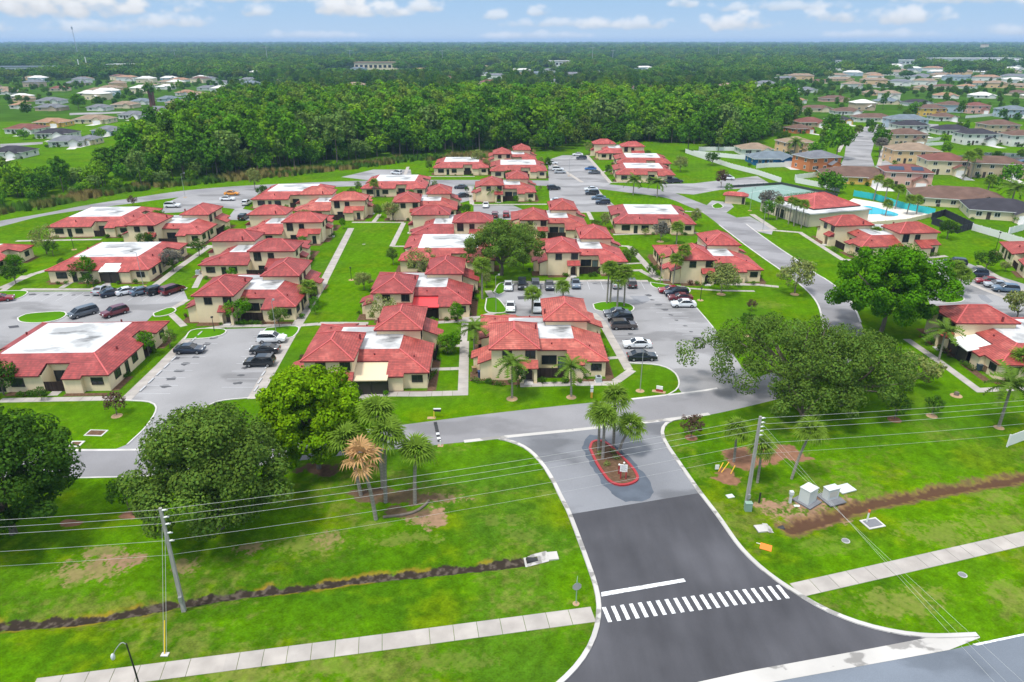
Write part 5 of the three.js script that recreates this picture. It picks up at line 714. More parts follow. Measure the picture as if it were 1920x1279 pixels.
function house(label, [x, z], w, d, floors, turn, wall, roof, o = {}) {
  const a = turn * Math.PI / 180, t = thing('house', label, 'house', x - Math.sin(a) * d / 2, z - Math.cos(a) * d / 2, turn), h = floors * 2.6, near = z > -520, R = rng(Math.round(x * 7 + z * 13));
  homes.push([t.position.x, t.position.z, Math.max(w, d) * 0.75]);
  new MB().walls([[-w / 2, -d / 2], [-w / 2, d / 2], [w / 2, d / 2], [w / 2, -d / 2]], 0, h).build('wall', HW[wall], t);
  const r = hip(-w / 2 - 0.5, w / 2 + 0.5, -d / 2 - 0.5, d / 2 + 0.5, h + 0.05, Math.min(w, d) * 0.19, Math.min(w, d) * 0.5 + 0.5, 0.18), ro = part('roof', r.roof, HR[roof], t); part('fascia', r.fascia, trimM, ro);
  const gx = (o.flip ? -1 : 1) * w * 0.24, gw = w * 0.3, gh = Math.min(h, 3);                     // a front wing with a gable
  new MB().walls([[gx - gw / 2, d / 2 - 0.5], [gx - gw / 2, d / 2 + 2.4], [gx + gw / 2, d / 2 + 2.4], [gx + gw / 2, d / 2 - 0.5]], 0, gh - 0.3).poly([[gx - gw / 2, gh - 0.3, d / 2 + 2.4], [gx + gw / 2, gh - 0.3, d / 2 + 2.4], [gx, gh + gw * 0.22, d / 2 + 2.4]]).build('front_wing', HW[wall], t);
  const e = 0.35, g0 = [gx - gw / 2 - e, gh - 0.36, d / 2 + 2.8], g1 = [gx + gw / 2 + e, gh - 0.36, d / 2 + 2.8], g2 = [gx, gh + gw * 0.22 + 0.1, d / 2 + 2.8], bk = q => [q[0], q[1], d / 2 - (floors > 1 ? 0 : gw * 0.5)];
  new MB().poly([g0, g2, bk(g2), bk(g0)].reverse()).poly([g2, g1, bk(g1), bk(g2)].reverse()).build('wing_roof', HR[roof], t);
  if (near) {
    new MB().box(gx - gw * 0.36, gx + gw * 0.36, 0, 2.1, d / 2 + 2.4, d / 2 + 2.44, 'b').build('garage_door', trimM, t);
    for (let f = 0; f < floors; f++) { const n = Math.max(2, Math.round(w / 4.5)); for (let i = 0; i < n; i++) { const wx = -w / 2 + (i + 0.5) * w / n; if (f === 0 && Math.abs(wx - gx) < gw * 0.7) continue; win(t, wx, 0.85 + f * 2.6, d / 2, 1.5, 1.3, 0, trimM, M.pane); } for (let i = 0; i < 2; i++) for (const s of [-1, 1]) win(t, s * w / 2, 0.85 + f * 2.6, (i - 0.5) * d * 0.5, 1.3, 1.3, s * 90, trimM, M.pane); }
    new MB().box(-gx - 0.5, -gx + 0.5, 0, 2.1, d / 2, d / 2 + 0.05, 'b').build('front_door', M.door, t);
  } else for (const s of [-0.3, 0.05]) win(t, s * w * (o.flip ? -1 : 1), 0.8, d / 2, 1.8, 1.4, 0, trimM, M.pane);
  if (near) {
    const dr = ground(new THREE.Mesh(new MB().poly([[gx - gw * 0.42, 0.018, d / 2 + 11], [gx + gw * 0.42, 0.018, d / 2 + 11], [gx + gw * 0.42, 0.018, d / 2 + 2.4], [gx - gw * 0.42, 0.018, d / 2 + 2.4]]).geo(), M.concrete)); dr.name = numbered('driveway'); dr.receiveShadow = true; dr.position.copy(t.position); dr.rotation.copy(t.rotation); scene.add(dr);
    if (z > -420) for (let i = 0; i < 4; i++) { const q = [(R() - 0.5) * w * 1.3, d / 2 + 0.8 + R() * 2], c = [t.position.x + q[0] * Math.cos(a) + q[1] * Math.sin(a), t.position.z - q[0] * Math.sin(a) + q[1] * Math.cos(a)]; shrub(c, 0.9 + R() * 0.9, [L.hedge, L.dark, L.green][i % 3], 'by the ' + label); }
  }
  if (o.solar) for (const [x0, x1, k] of [[-0.42, -0.1, 0], [0.05, 0.3, 1]]) { const y = q => h + 0.12 + (d / 2 + 0.5 - q) * (Math.min(w, d) * 0.19) / (Math.min(w, d) * 0.5 + 0.5); new MB().poly([[x0 * w, y(d * 0.42), d * 0.42], [x1 * w, y(d * 0.42), d * 0.42], [x1 * w, y(d * 0.2), d * 0.2], [x0 * w, y(d * 0.2), d * 0.2]]).build('solar_panel', std([0.03, 0.045, 0.08], 0.2), t); }
  return t;
}
const RG = 'suburban houses beyond the estate';
for (const a of [
  ['deep blue single-storey house with grey hip roof behind the white fence', [108.22,-289.57], 18, 12, 1, 0, 'blue', 'blue'], ['low tan-roofed house beside the deep blue one', [109.67,-317.56], 14, 11, 1, 0, 'white', 'tan'], ['orange brick two-storey house with grey roof', [122.03,-275.39], 14, 11, 2, 15, 'orange', 'grey'], ['yellow-walled house with a wide brown roof behind the tennis court', [123.18,-247.55], 24, 14, 1, -12, 'yellow', 'brown'], ['tan two-storey house with a drooping palm at its wall', [129.36,-319.17], 13, 11, 2, 10, 'peach', 'tan'], ['bright orange house under a brown roof', [162.34,-399.39], 12, 10, 1, 20, 'orange', 'brown'], ['dark red-roofed house with blue-grey patch behind the orange house', [180.2,-431.4], 17, 13, 1, 0, 'tan', 'red'], ['yellow cottage with charcoal roof at the street bend', [203.6,-446.3], 14, 10, 1, 0, 'yellow', 'dark'], ['long white house with brown roof and white wall beyond the street', [230.7,-458.9], 23, 12, 1, 0, 'white', 'brown'], ['brown-roofed house behind the charcoal cottage', [234.4,-505], 18, 12, 1, 0, 'white', 'brown'], ['beige two-storey house with a white roof', [263,-542.4], 15, 12, 2, 0, 'tan', 'white'], ['pink house with a brown roof near the tree line', [276.7,-624.2], 22, 12, 1, 0, 'pink', 'brown'],
  ['long low yellowish house below the pink one', [222.4,-529.4], 21, 10, 1, 0, 'cream', 'brown'], ['small orange-roofed house at the woodland corner', [239.3,-607.1], 11, 9, 1, 0, 'white', 'orange'], ['pale grey-roofed house behind the white-roofed one', [308.2,-596.2], 18, 12, 1, 0, 'cream', 'blue'], ['white house with dark roof below the street trees', [324.6,-580.6], 20, 12, 1, 0, 'white', 'dark'], ['light blue two-storey house with brown roof', [318.5,-525.1], 16, 12, 2, 0, 'pale', 'brown'], ['yellow two-storey house beside the light blue one', [288.7,-497.3], 17, 12, 2, 0, 'yellow', 'brown'], ['pink two-storey house with a red-brown roof', [331.9,-516.9], 15, 11, 2, 0, 'pink', 'red'], ['white house with a plain brown roof below the yellow one', [279.5,-465.4], 14, 11, 1, 0, 'white', 'brown'],
  ['pale blue two-storey house with a teal roof on the street', [233.1,-423], 21, 12, 2, 0, 'pale', 'blue'], ['white house with a black hip roof below the pale blue one', [217.63,-389.7], 16, 12, 2, 0, 'white', 'dark'], ['brown-roofed two-storey house in the street row', [194,-349.18], 17, 12, 2, 0, 'tan', 'brown'], ['peach two-storey house with a tan roof', [167.48,-293.68], 18, 13, 2, -8, 'peach', 'tan'], ['cream two-storey house with a plum-brown roof beside the lake', [165.4,-267.03], 15, 12, 2, -10, 'cream', 'red'], ['white cottage with a black gabled roof above the green bank', [242.18,-392.08], 18, 12, 1, 0, 'white', 'dark'], ['white two-storey house with dark roof on the green bank', [230.14,-351.11], 16, 11, 2, 0, 'white', 'dark'], ['beige two-storey house with a round arched window', [267.79,-392.08], 17, 12, 2, 0, 'tan', 'brown'], ['white house at the right edge of the green bank', [247.75,-345.38], 13, 11, 2, 0, 'white', 'brown'], ['blue-grey roofed house above the arched house', [337.9,-486.2], 17, 12, 2, 0, 'pale', 'blue'], ['brown-roofed stone-front house by the lake shore', [179.68,-260.23], 18, 11, 2, -12, 'tan', 'brown'],
  ['pink two-storey house with solar panels on its red roof', [136.71,-241.63], 15, 11, 2, -14, 'pink', 'red', { solar: true }], ['cream house with a wide chocolate roof behind the pool', [136.1,-209.48], 25, 14, 1, -18, 'cream', 'brown'], ['cream house with a black roof at the right edge', [139.07,-192.96], 18, 13, 1, -20, 'cream', 'dark'],
  ['white house with a grey roof at the meadow\'s left corner', [-219.73,-308.19], 15, 11, 1, 0, 'white', 'dark'], ['white gabled house with a slate roof at the meadow', [-215.49,-345.38], 15, 11, 1, 20, 'white', 'grey'], ['small yellow-sided annex beside the gabled meadow house', [-210.27,-353.07], 9, 8, 1, 0, 'cream', 'grey'], ['light blue house standing in the meadow', [-221.39,-389.7], 13, 11, 1, 0, 'pale', 'grey'], ['long beige house with dark windows facing the meadow', [-261.9,-449.4], 21, 12, 1, 0, 'cream', 'tan'], ['yellow house with orange roof above the meadow', [-276.8,-431.4], 18, 11, 1, 0, 'yellow', 'orange'], ['house with a red-brown roof beside the orange-roofed one', [-270.94,-396.93], 18, 12, 1, 0, 'white', 'red'], ['dark-roofed house behind the slate gabled one', [-241.1,-375.98], 18, 11, 1, 0, 'white', 'dark'], ['grey house with long roof below the dark trees', [-343,-538], 19, 11, 1, 0, 'tan', 'grey'], ['small orange-roofed house under the round tree', [-377.7,-556.2], 11, 9, 1, 0, 'white', 'orange'], ['white ranch house with a grey roof by the round tree', [-306.7,-538], 15, 10, 1, 0, 'white', 'grey'], ['pale house among trees at the upper left', [-441.1,-654.9], 16, 11, 1, 0, 'white', 'white'],
  ['grey-roofed white bungalow at the meadow edge', [-252.1,-479.1], 16, 11, 1, 0, 'white', 'grey'], ['tan-walled bungalow at the meadow edge', [-253,-516.9], 17, 11, 1, 0, 'tan', 'grey'], ['bungalow with dark window row near the woodland', [-267.3,-580.6], 17, 11, 1, 0, 'white', 'tan'], ['tan-roofed house behind the grey bungalow', [-299.6,-560.9], 17, 12, 1, 0, 'cream', 'tan'], ['white-fronted slate house behind the tan bungalow', [-303.9,-596.2], 15, 11, 1, 0, 'white', 'blue'], ['blue-roofed bungalow beside the tall dead trunk', [-294.9,-624.2], 16, 11, 1, 0, 'pale', 'blue'], ['small blue-grey house at the woodland edge', [-280.5,-636.1], 12, 10, 1, 0, 'pale', 'blue'], ['tan house with hipped roof above the woodland edge', [-289.6,-674.7], 18, 12, 1, 0, 'cream', 'tan'], ['peach house partly behind the woodland', [-264.4,-642.3], 16, 11, 1, 0, 'cream', 'orange'], ['pale two-gabled house above the woodland corner', [-288.8,-725.9], 18, 12, 2, 0, 'white', 'white'], ['yellowish house in the left treetops', [-422.6,-900.2], 20, 12, 1, 0, 'cream', 'tan'], ['grey-roofed white house in the left treetops', [-349.8,-888.4], 18, 12, 1, 0, 'white', 'grey'],
  ['peach house beyond the woodland on the left', [-253.3,-833.7], 20, 12, 1, 0, 'cream', 'brown'], ['white house beyond the woodland on the left', [-235.6,-813.6], 18, 12, 1, 0, 'white', 'tan'], ['tan house beyond the woodland beside the white one', [-237.7,-876.9], 18, 12, 1, 0, 'cream', 'tan'], ['orange-roofed house at the far end of the woodland', [246.3,-794.5], 22, 13, 1, 0, 'peach', 'orange'], ['house with bright blue tarpaulin beside the orange-roofed one', [212,-733.8], 22, 12, 1, 0, 'white', 'blue'], ['tan house on the far side of the woodland', [192.1,-803.9], 18, 12, 1, 0, 'tan', 'brown'], ['white gabled house beyond the woodland middle', [181.7,-1292], 18, 12, 2, 0, 'white', 'grey'], ['pale house right of the white gabled one', [195.2,-1180.9], 20, 12, 1, 0, 'white', 'tan'], ['brown-roofed house in the treetops beyond the woodland', [132.2,-776.2], 18, 12, 1, 0, 'cream', 'brown'],
]) house(...a).userData.group = RG;
{
  const R = rng(4242), seen = {};                                    // the farther streets, a few pixels to a house
  const tones = [['white', 'tan'], ['cream', 'brown'], ['tan', 'grey'], ['white', 'orange'], ['cream', 'red'], ['peach', 'tan'], ['white', 'grey'], ['pale', 'blue']];
  for (const q of [[421.4,-1160.9], [374.4,-1006.9], [399.8,-1022], [474.6,-900.2], [569.1,-1022], [474.5,-803.9], [593.6,-992.2], [712.8,-1180.9], [656.2,-1053.5], [629,-977.9], [746.9,-1141.5], [834.1,-1245.2], [686.4,-1006.9], [824.2,-1796.6], [872.2,-1844.4], [885.8,-1796.6], [978.2,-1796.6], [1118.6,-2004.2], [438.6,-977.9], [619.4,-1627.6], [639.5,-1590.2], [700.9,-1627.6], [677.2,-1268.2], [762.5,-1342.5], [873.5,-1487.4], [792.7,-1292], [883.2,-1397], [823.2,-1627.6], [1001.3,-1894.8], [1107.5,-2126.8], [868.8,-2063.7], [962.2,-2193.9], [557.7,-876.9], [542.4,-823.5], [567.4,-823.5], [442.1,-900.2], [491.1,-876.9], [42.4,-1180.9], [58.4,-1160.9], [84.7,-1070], [109.5,-1087.1], [12.1,-1122.8], [378.5,-1708], [594.5,-2193.9], [591.1,-1947.9], [751,-2265.3], [663,-1894.8], [844.9,-2931.8], [783.6,-3060.1], [700.9,-3522.1], [-400.5,-1751.2], [-469.4,-1751.2], [-290.4,-1397], [-163.7,-1342.5], [-102.8,-1245.2], [-19.6,-1087.1], [-26,-900.2], [31.7,-794.5], [64.7,-776.2], [161.1,-794.5], [-519.7,-876.9], [-669.1,-1342.5], [-713.7,-1487.4], [-764.5,-1894.8], [-789.5,-1796.6], [-549.5,-844.1], [-472.8,-767.3], [-427.5,-776.2], [-292,-823.5], [-258.8,-776.2],]) { const k = tones[Math.floor(R() * 8)], f = -q[1] / 700; house(`distant ${k[0]} house with ${k[1]} roof among the far treetops`, q, (16 + R() * 8) * Math.min(1.6, Math.max(1, f)), 11 + R() * 3, 1 + (R() > 0.65), (R() - 0.5) * 40, ...k).userData.group = 'distant houses among the far treetops'; }
}
{
  const R = rng(1717), tones = [['white', 'tan'], ['cream', 'brown'], ['white', 'grey'], ['white', 'orange'], ['white', 'tan'], ['peach', 'tan'], ['white', 'grey'], ['pale', 'white'], ['white', 'white'], ['cream', 'white']];
  for (const [zone, poly, want] of [['left village', [[-411.8,-551.5], [-311.9,-560.9], [-243.4,-630.1], [-247.7,-710.5], [-358.7,-1037.5], [-762.2,-1037.5],], 34], ['streets beyond the woodland', [[-209,-596.2], [209,-596.2], [511.3,-1487.4], [-511.3,-1487.4],], 46], ['right-hand suburb', [[252.7,-642.3], [500.7,-630.1], [1760.4,-2265.3], [744.6,-1796.6],], 90], ['far plain', [[-1022.6,-1487.4], [1022.6,-1487.4], [1922.5,-2813.7], [-1922.5,-2813.7],], 40]]) {
    const xs = poly.map(p => p[0]), zs = poly.map(p => p[1]); let made = 0;
    for (let i = 0; i < 6000 && made < want; i++) { const p = [lerp(Math.min(...xs), Math.max(...xs), R()), lerp(Math.min(...zs), Math.max(...zs), R())], f = Math.max(1, -p[1] / 800); if (!inside(p, poly) || homes.some(h => Math.hypot(h[0] - p[0], (h[1] - p[1]) * 0.7) < 24 * f)) continue; const k = tones[Math.floor(R() * 10)]; house(`far ${k[0]} house with ${k[1]} roof in the ${zone}`, p, (15 + R() * 7) * Math.min(1.5, f), 11 + R() * 3, 1 + (R() > 0.7), (R() - 0.5) * 50, ...k).userData.group = `far houses in the ${zone}`; made++; }
  }
}
// big far buildings
function hall(label, [x, z], w, d, h, wall, roof, turn = 0) { const t = thing('far_building', label, 'building', x, z, turn); homes.push([x, z, w * 0.6]); new MB().box(-w / 2, w / 2, 0, h, -d / 2, d / 2).build('wall', wall, t); new MB().box(-w / 2 - 1, w / 2 + 1, h, h + 1.2, -d / 2 - 1, d / 2 + 1).build('roof', roof, t); for (let i = 0; i < 9; i++) new MB().box(-w / 2 + (i + 0.2) * w / 9, -w / 2 + (i + 0.8) * w / 9, h * 0.3, h * 0.7, d / 2, d / 2 + 0.2).build('window', M.pane, t); return t; }
hall('long white commercial building with a blue stripe at the far right', [1056.3,-1708], 190, 60, 14, trimM, M.membrane); hall('white store building at the right edge of the far shops', [1100.3,-1627.6], 130, 60, 12, trimM, M.membrane); hall('pale hotel with orange roofs on the right horizon', [2109.9,-3353.4], 230, 60, 18, HW.peach, HR.orange); hall('small tower of the orange-roofed hotel', [2007.2,-3200.1], 22, 22, 42, HW.cream, HR.orange); hall('white low building in the far right trees', [826.1,-1751.2], 120, 40, 8, trimM, M.membrane); hall('white roofed shop row in the far right trees', [907.4,-1751.2], 90, 40, 9, trimM, M.membrane); hall('yellow hall with a gabled front in the far middle', [-257.5,-1425.9], 80, 40, 12, HW.cream, HR.tan); hall('white shed roof in the far middle trees', [112.9,-1627.6], 70, 30, 10, trimM, M.membrane); hall('long dark blue roofed complex at the far left', [-823.8,-1268.2], 170, 40, 9, HW.white, HR.blue, 10); hall('white gabled hall in the far left trees', [-710.7,-1369.2], 50, 30, 10, trimM, M.membrane); hall('tiny white hall near the left horizon', [-224,-3708.5], 150, 60, 14, trimM, M.membrane); hall('pale rooftop near the horizon', [-1228.9,-6420], 260, 60, 20, trimM, M.membrane);
{ const t = thing('radio_mast', 'thin grey radio mast rising over the left horizon', 'mast', ...[[-1311.4,-2265.3], 0][0]); part('mast', taper([[0, 0, 0], [0, 45, 0], [0, 92, 0]], 1.0, 0.5, 6), M.steel, t); part('antenna', new MB().box(-1.6, 1.6, 84, 91, -1.6, 1.6).geo(), M.steel, t); }
{ const t = thing('flag_tower', 'pair of white masts in the far left trees', 'mast', ...[[-751,-1316.8], 0][0]); part('mast', taper([[0, 0, 0], [0, 10, 0], [0, 24, 0]], 0.9, 0.7, 6), trimM, t); part('mast', taper([[-14, 0, 0], [-14, 10, 0], [-14, 20, 0]], 0.9, 0.7, 6), trimM, t); }
for (const [b, H, w] of [[[159.8,-1487.4], 40, 'left'], [[213.9,-1590.2], 34, 'middle'], [[521,-1894.8], 45, 'right'], [[-508.4,-1554.4], 40, 'far left'], [[-852.5,-1894.8], 32, 'meadow side'], [[-336,-1554.4], 34, 'woodland side'], [[-141.5,-1520.2], 34, 'centre']]) { const t = thing('transmission_pole', `${w} tall pale transmission pole in the far treetops`, 'pole', ...b); part('mast', taper([[0, 0, 0], [0, H / 2, 0], [0, H, 0]], 0.6, 0.4, 6), M.steel, t); part('cross_arm', new MB().box(-5, 5, H - 2.4, H - 1.8, -0.3, 0.3).geo(), M.steel, t); }
// streets of the suburb
sheet('street', [[133.29,-286.89], [147.38,-286.89], [161.22,-319.17], [185.02,-365.22], [212.2,-412.2], [239,-437.3], [251.9,-425.8], [263.5,-446.3], [245.3,-455.7], [224,-446.3], [205.3,-425.8], [185.04,-394.49], [161.55,-345.38], [145.75,-311.25],], Y1, M.lot); sheet('street', [[147.38,-286.89], [140.33,-248.56], [139.97,-234.13], [146.56,-237.83], [153.73,-274.17], [160.03,-303.7],], Y2, M.lot); sheet('street', [[-246.48,-343.51], [-233.11,-355.04], [-238.15,-363.14], [-254.3,-355.04],], Y1, M.lot); sheet('street', [[-307.8,-505], [-277.1,-521], [-283.6,-533.7], [-317.2,-521],], Y1, M.lot);
for (const p of [[[150.41,-289.57], [170.57,-327.48], [195.01,-371.6],], [[197.8,-409.6], [172.88,-371.6], [150.2,-327.48],], [[163.72,-315.96], [173.21,-315.96],], [[155.86,-300.77], [166.14,-297.89],], [[181.27,-387.35], [170.68,-382.72],]]) walk(p, 1.6, 2, 0.02, true);
// lake with a low bank
{ const l = crv([[198.13,-315.96], [214.92,-325.79], [232.19,-322.45], [244.45,-312.81], [225.4,-286.89], [209.16,-295.07], [194.82,-300.77], [198.13,-315.96],], 6); const w = sheet('lake', l, 0.03, new THREE.MeshPhysicalMaterial({ color: lin(0.03, 0.045, 0.05), roughness: 0.05 })); }
// white vinyl fences, panel by panel
let fenceN = 0;
function vinyl(label, pts, h = 1.9, m = trimM, name = 'vinyl_fence') {
  const t = thing(name, label, 'fence');
  for (let i = 0; i < pts.length - 1; i++) { const a = pts[i], b = pts[i + 1], n = Math.max(1, Math.round(dist(a, b) / 2.4)); for (let k = 0; k < n; k++) { const p = [lerp(a[0], b[0], k / n), lerp(a[1], b[1], k / n)], q = [lerp(a[0], b[0], (k + 1) / n), lerp(a[1], b[1], (k + 1) / n)]; new MB().bar([p[0], h / 2, p[1]], [q[0], h / 2, q[1]], 0.05, h - 0.1).build('panel', m, t); new MB().box(p[0] - 0.07, p[0] + 0.07, 0, h + 0.08, p[1] - 0.07, p[1] + 0.07).build('post', m, t); } }
  return t;
}
vinyl('white panel fence running down to the tennis court', [[78.99,-324.11], [83.82,-300.77], [87.77,-281.67], [93.24,-267.03], [96.31,-250.61],]); vinyl('white panel fence along the back of the blue house garden', [[81.45,-319.17], [102.86,-302.23],]); vinyl('white panel fence round the orange house lawn', [[97.57,-281.67], [103.14,-284.26], [113.73,-285.57],]); vinyl('long white panel fence behind the tennis court', [[116.15,-263.59], [103.65,-256.95], [101.66,-250.61], [107.15,-241.63], [110.18,-234.13],]); vinyl('white panel fence across the grass by the woodland', [[86.75,-330.92], [107.81,-330.92],]);
vinyl('white panel fence from the dark screen to the right edge', [[122.95,-182.05], [124.82,-174.31], [126.47,-165.68],]); vinyl('white panel fence at the far right corner lawn', [[138.43,-183.21], [129.7,-177.56], [125.91,-172.21],]); vinyl('long white wall fence by the street bend', [[216.5,-458.9], [253.8,-472.2],], 1.6); vinyl('white fence across the garden by the pink house', [[301.8,-482.6], [341.2,-505],], 1.8); vinyl('white screened fence behind the lakeside lawn', [[223.5,-371.6], [206.15,-359.05], [200.26,-347.27], [211.8,-351.11],], 1.6);
vinyl('white fence panels at the right lawn edge', [[61.37,-73.81], [64.51,-75.32], [68.21,-76.75],], 1.7);
vinyl('black mesh screen around the service yard', [[118.89,-194.25], [125.16,-198.87], [123.66,-183.21], [117.1,-178.66], [116.08,-189.2],], 2.0, std([0.02, 0.022, 0.03], 0.8), 'screen_fence'); vinyl('turquoise windscreen along the pool fence', [[111.64,-227.06], [115.8,-221.18], [117.9,-208.74], [122.76,-199.55],], 2.0, std([0.03, 0.48, 0.52], 0.7), 'screen_fence'); vinyl('dark chain-link fence around the tennis court', [[76.11,-241.63], [95.41,-247.55], [106.41,-227.06], [98.61,-218.75],], 0.9, std([0.04, 0.05, 0.045], 0.8), 'court_fence');
vinyl('cream wall along the pool deck', [[97.8,-186.76], [109.94,-190.44], [124,-199.55],], 1.2, HW.cream, 'pool_wall');
// tennis court and pool
sheet('tennis_court', [[74.47,-232.33], [79.81,-241.63], [95.6,-247.55], [105.4,-228.79], [95.69,-222], [79.05,-213.25],], 0.02, std([0.19, 0.29, 0.25], 0.8));
for (const p of [[[83.14,-235.97], [92.9,-223.66],], [[89.6,-241.63], [99.78,-228.79],], [[79.29,-232.33], [93.06,-243.57],], [[87.91,-220.36], [100.13,-228.79],]]) stripe(p[0], p[1], 0.12, M.paint, 0.03);
sheet('pool_deck', [[106.2,-218.75], [110.11,-223.66], [115.54,-217.15], [123.23,-199.55], [110.59,-191.69], [97.8,-186.76], [98.89,-198.87],], 0.02, std([0.62, 0.56, 0.50], 0.9));
sheet('pool_water', crv([[104.37,-210.98], [109.16,-212.49], [111.97,-206.55], [113.08,-200.91], [110.14,-198.2], [107.62,-200.91], [102.94,-200.91], [101.87,-203.7], [104.37,-210.98],], 2), 0.06, new THREE.MeshPhysicalMaterial({ color: lin(0.02, 0.42, 0.50), roughness: 0.1 }));
// ---------------------------------------------------------------- woodland and the far tree cover
const WOOD = [[-164.2,-208.01], [-150.2,-216.36], [-140.04,-227.92], [-130.69,-240.67], [-119.93,-249.58], [-108.14,-263.59], [-93.34,-280.4], [-79.05,-290.93], [-47.68,-317.56], [-22.2,-329.19], [17.52,-334.42], [38.09,-365.22], [87.88,-357.03], [106.2,-338], [132.77,-371.6], [160.6,-425.8], [181.2,-462.1], [180.7,-512.8], [53.5,-521], [-100.9,-529.4], [-180.7,-512.8], [-183,-468.8], [-174.1,-420.2], [-164.15,-367.33], [-154.51,-319.17], [-147.5,-274.17], [-153.61,-248.56], [-185.7,-237.83],];
const MEADOW = [[-185.7,-237.83], [-153.61,-248.56], [-147.5,-274.17], [-154.51,-319.17], [-164.15,-367.33], [-174.1,-420.2], [-183,-468.8], [-238.8,-630.1], [-314.5,-565.7], [-405.3,-542.4],], SUBURB = [[111.53,-330.92], [132.77,-371.6], [164.7,-437.3], [203.3,-512.8], [252.7,-654.9], [366.8,-681.6], [495.8,-661.4], [156.36,-183.21], [124.77,-200.91], [118.24,-241.63], [106.44,-259.12],], VILLAGE = [[-411.8,-551.5], [-319.7,-575.5], [-255.1,-661.4], [-253,-725.9], [-348.3,-1006.9], [-740.1,-1006.9],], FARTOWN = [[228.9,-654.9], [519.7,-654.9], [1881.8,-2422.9], [811.9,-1894.8], [407.3,-1180.9],];
const woodGeo = [[31, [2.6, 5.2, 2.6], 11.5, 20, 1.5, 46, 0.85], [32, [3.6, 4.4, 3.4], 10.5, 22, 1.6, 46, 0.9], [33, [4.6, 4.2, 4.4], 8.5, 26, 1.7, 46, 0.9], [34, [3.0, 6.0, 2.8], 10.5, 24, 1.5, 44, 0.85], [35, [4.4, 3.2, 4.2], 5.0, 22, 1.6, 46, 0.85]].map(([s, r, cy, n, rad, per, size]) => lobed(s, r, cy, n, rad, per, size, { low: -0.75, col: 0.45 }).geo);
const trunkGeo = [9, 9, 7, 8, 4].map((h, i) => taper([[0, -0.2, 0], [0.15, h * 0.5, 0.1], [0, h + 2, 0]], 0.24, 0.12, 6));
const woodMat = [L.wood, L.wood2, L.wood3, L.wood4];
const spots = [];
{
  const R = rng(88), x0 = Math.min(...WOOD.map(p => p[0])), x1 = Math.max(...WOOD.map(p => p[0])), z0 = Math.min(...WOOD.map(p => p[1])), z1 = Math.max(...WOOD.map(p => p[1])), step = 5.0;
  for (let z = z1; z > z0; z -= step) for (let x = x0; x < x1; x += step) { const p = [x + (R() - 0.5) * step * 1.1, z + (R() - 0.5) * step * 1.1]; if (!inside(p, WOOD)) continue; const left = p[0] < -110 && p[1] > -260; if (left && R() < 0.25) continue; const fr = lined2(p, WOOD) < 10 && R() < 0.62; spots.push([p[0], p[1], fr ? [4, 4, 2][Math.floor(R() * 3)] : left ? [4, 4, 2, 1][Math.floor(R() * 4)] : [0, 1, 2, 3, 1, 3][Math.floor(R() * 6)], (left ? 0.62 : 1.0) * (fr ? 0.5 + 0.6 * R() : 0.64 + 0.72 * R()), Math.floor(R() * 4), R() * 6.28]); }
  spots.sort((a, b) => b[1] - a[1]);
  const front = spots.filter(s => lined2(s, WOOD) < 18).slice(0, 280), set = new Set(front);
  for (const s of front) { const t = thing('woodland_tree', `${['tall narrow', 'tall rounded', 'broad', 'slender high-crowned', 'low bushy'][s[2]]} ${['mid-green', 'yellow-green', 'dark green', 'grey-green'][s[4]]} tree on the near edge of the woodland`, 'tree', s[0], s[1], 0, 'trees along the near edge of the woodland'); t.rotation.y = s[5]; t.scale.set(s[3] * (0.9 + 0.2 * h2(s[0] | 0, 1, 2)), s[3], s[3]); part('trunk', trunkGeo[s[2]], M.bark, t); part('crown', woodGeo[s[2]], woodMat[s[4]], t); }
  scatter('woodland', spots.filter(s => !set.has(s)), woodGeo);
}
function lined2(p, l) { let d = 1e9; for (let i = 0; i < 16; i++) d = Math.min(d, segd(p, l[i], l[i + 1])); return d; }
function scatter(name, list, geos) {
  const d = new THREE.Object3D(), c = new THREE.Color();
  for (let k = 0; k < geos.length; k++) {
    const q = list.filter(s => s[2] === k); if (!q.length) continue;
    const m = new THREE.InstancedMesh(geos[k], L.wood, q.length); m.name = numbered(name); m.castShadow = m.receiveShadow = true; m.userData.kind = 'stuff'; m.userData.label = name === 'woodland' ? 'dense green woodland behind the estate' : 'continuous far tree cover reaching to the horizon'; m.userData.category = 'woodland';
    q.forEach((s, i) => { d.position.set(s[0], 0, s[1]); d.rotation.set(0, s[5], 0); d.scale.setScalar(s[3]); d.updateMatrix(); m.setMatrixAt(i, d.matrix); const t = [[1, 1, 1], [1.45, 1.2, 0.95], [0.7, 0.74, 1], [1.4, 0.98, 2.2]][s[4]], v = (name === 'woodland' ? 1 : 0.72) * (0.8 + 0.4 * h2(i, k, 77)), y = 0.9 + 0.25 * h2(i, k, 78); m.setColorAt(i, c.setRGB(t[0] * v * y, t[1] * v, t[2] * v)); });
    scene.add(m);
  }
}
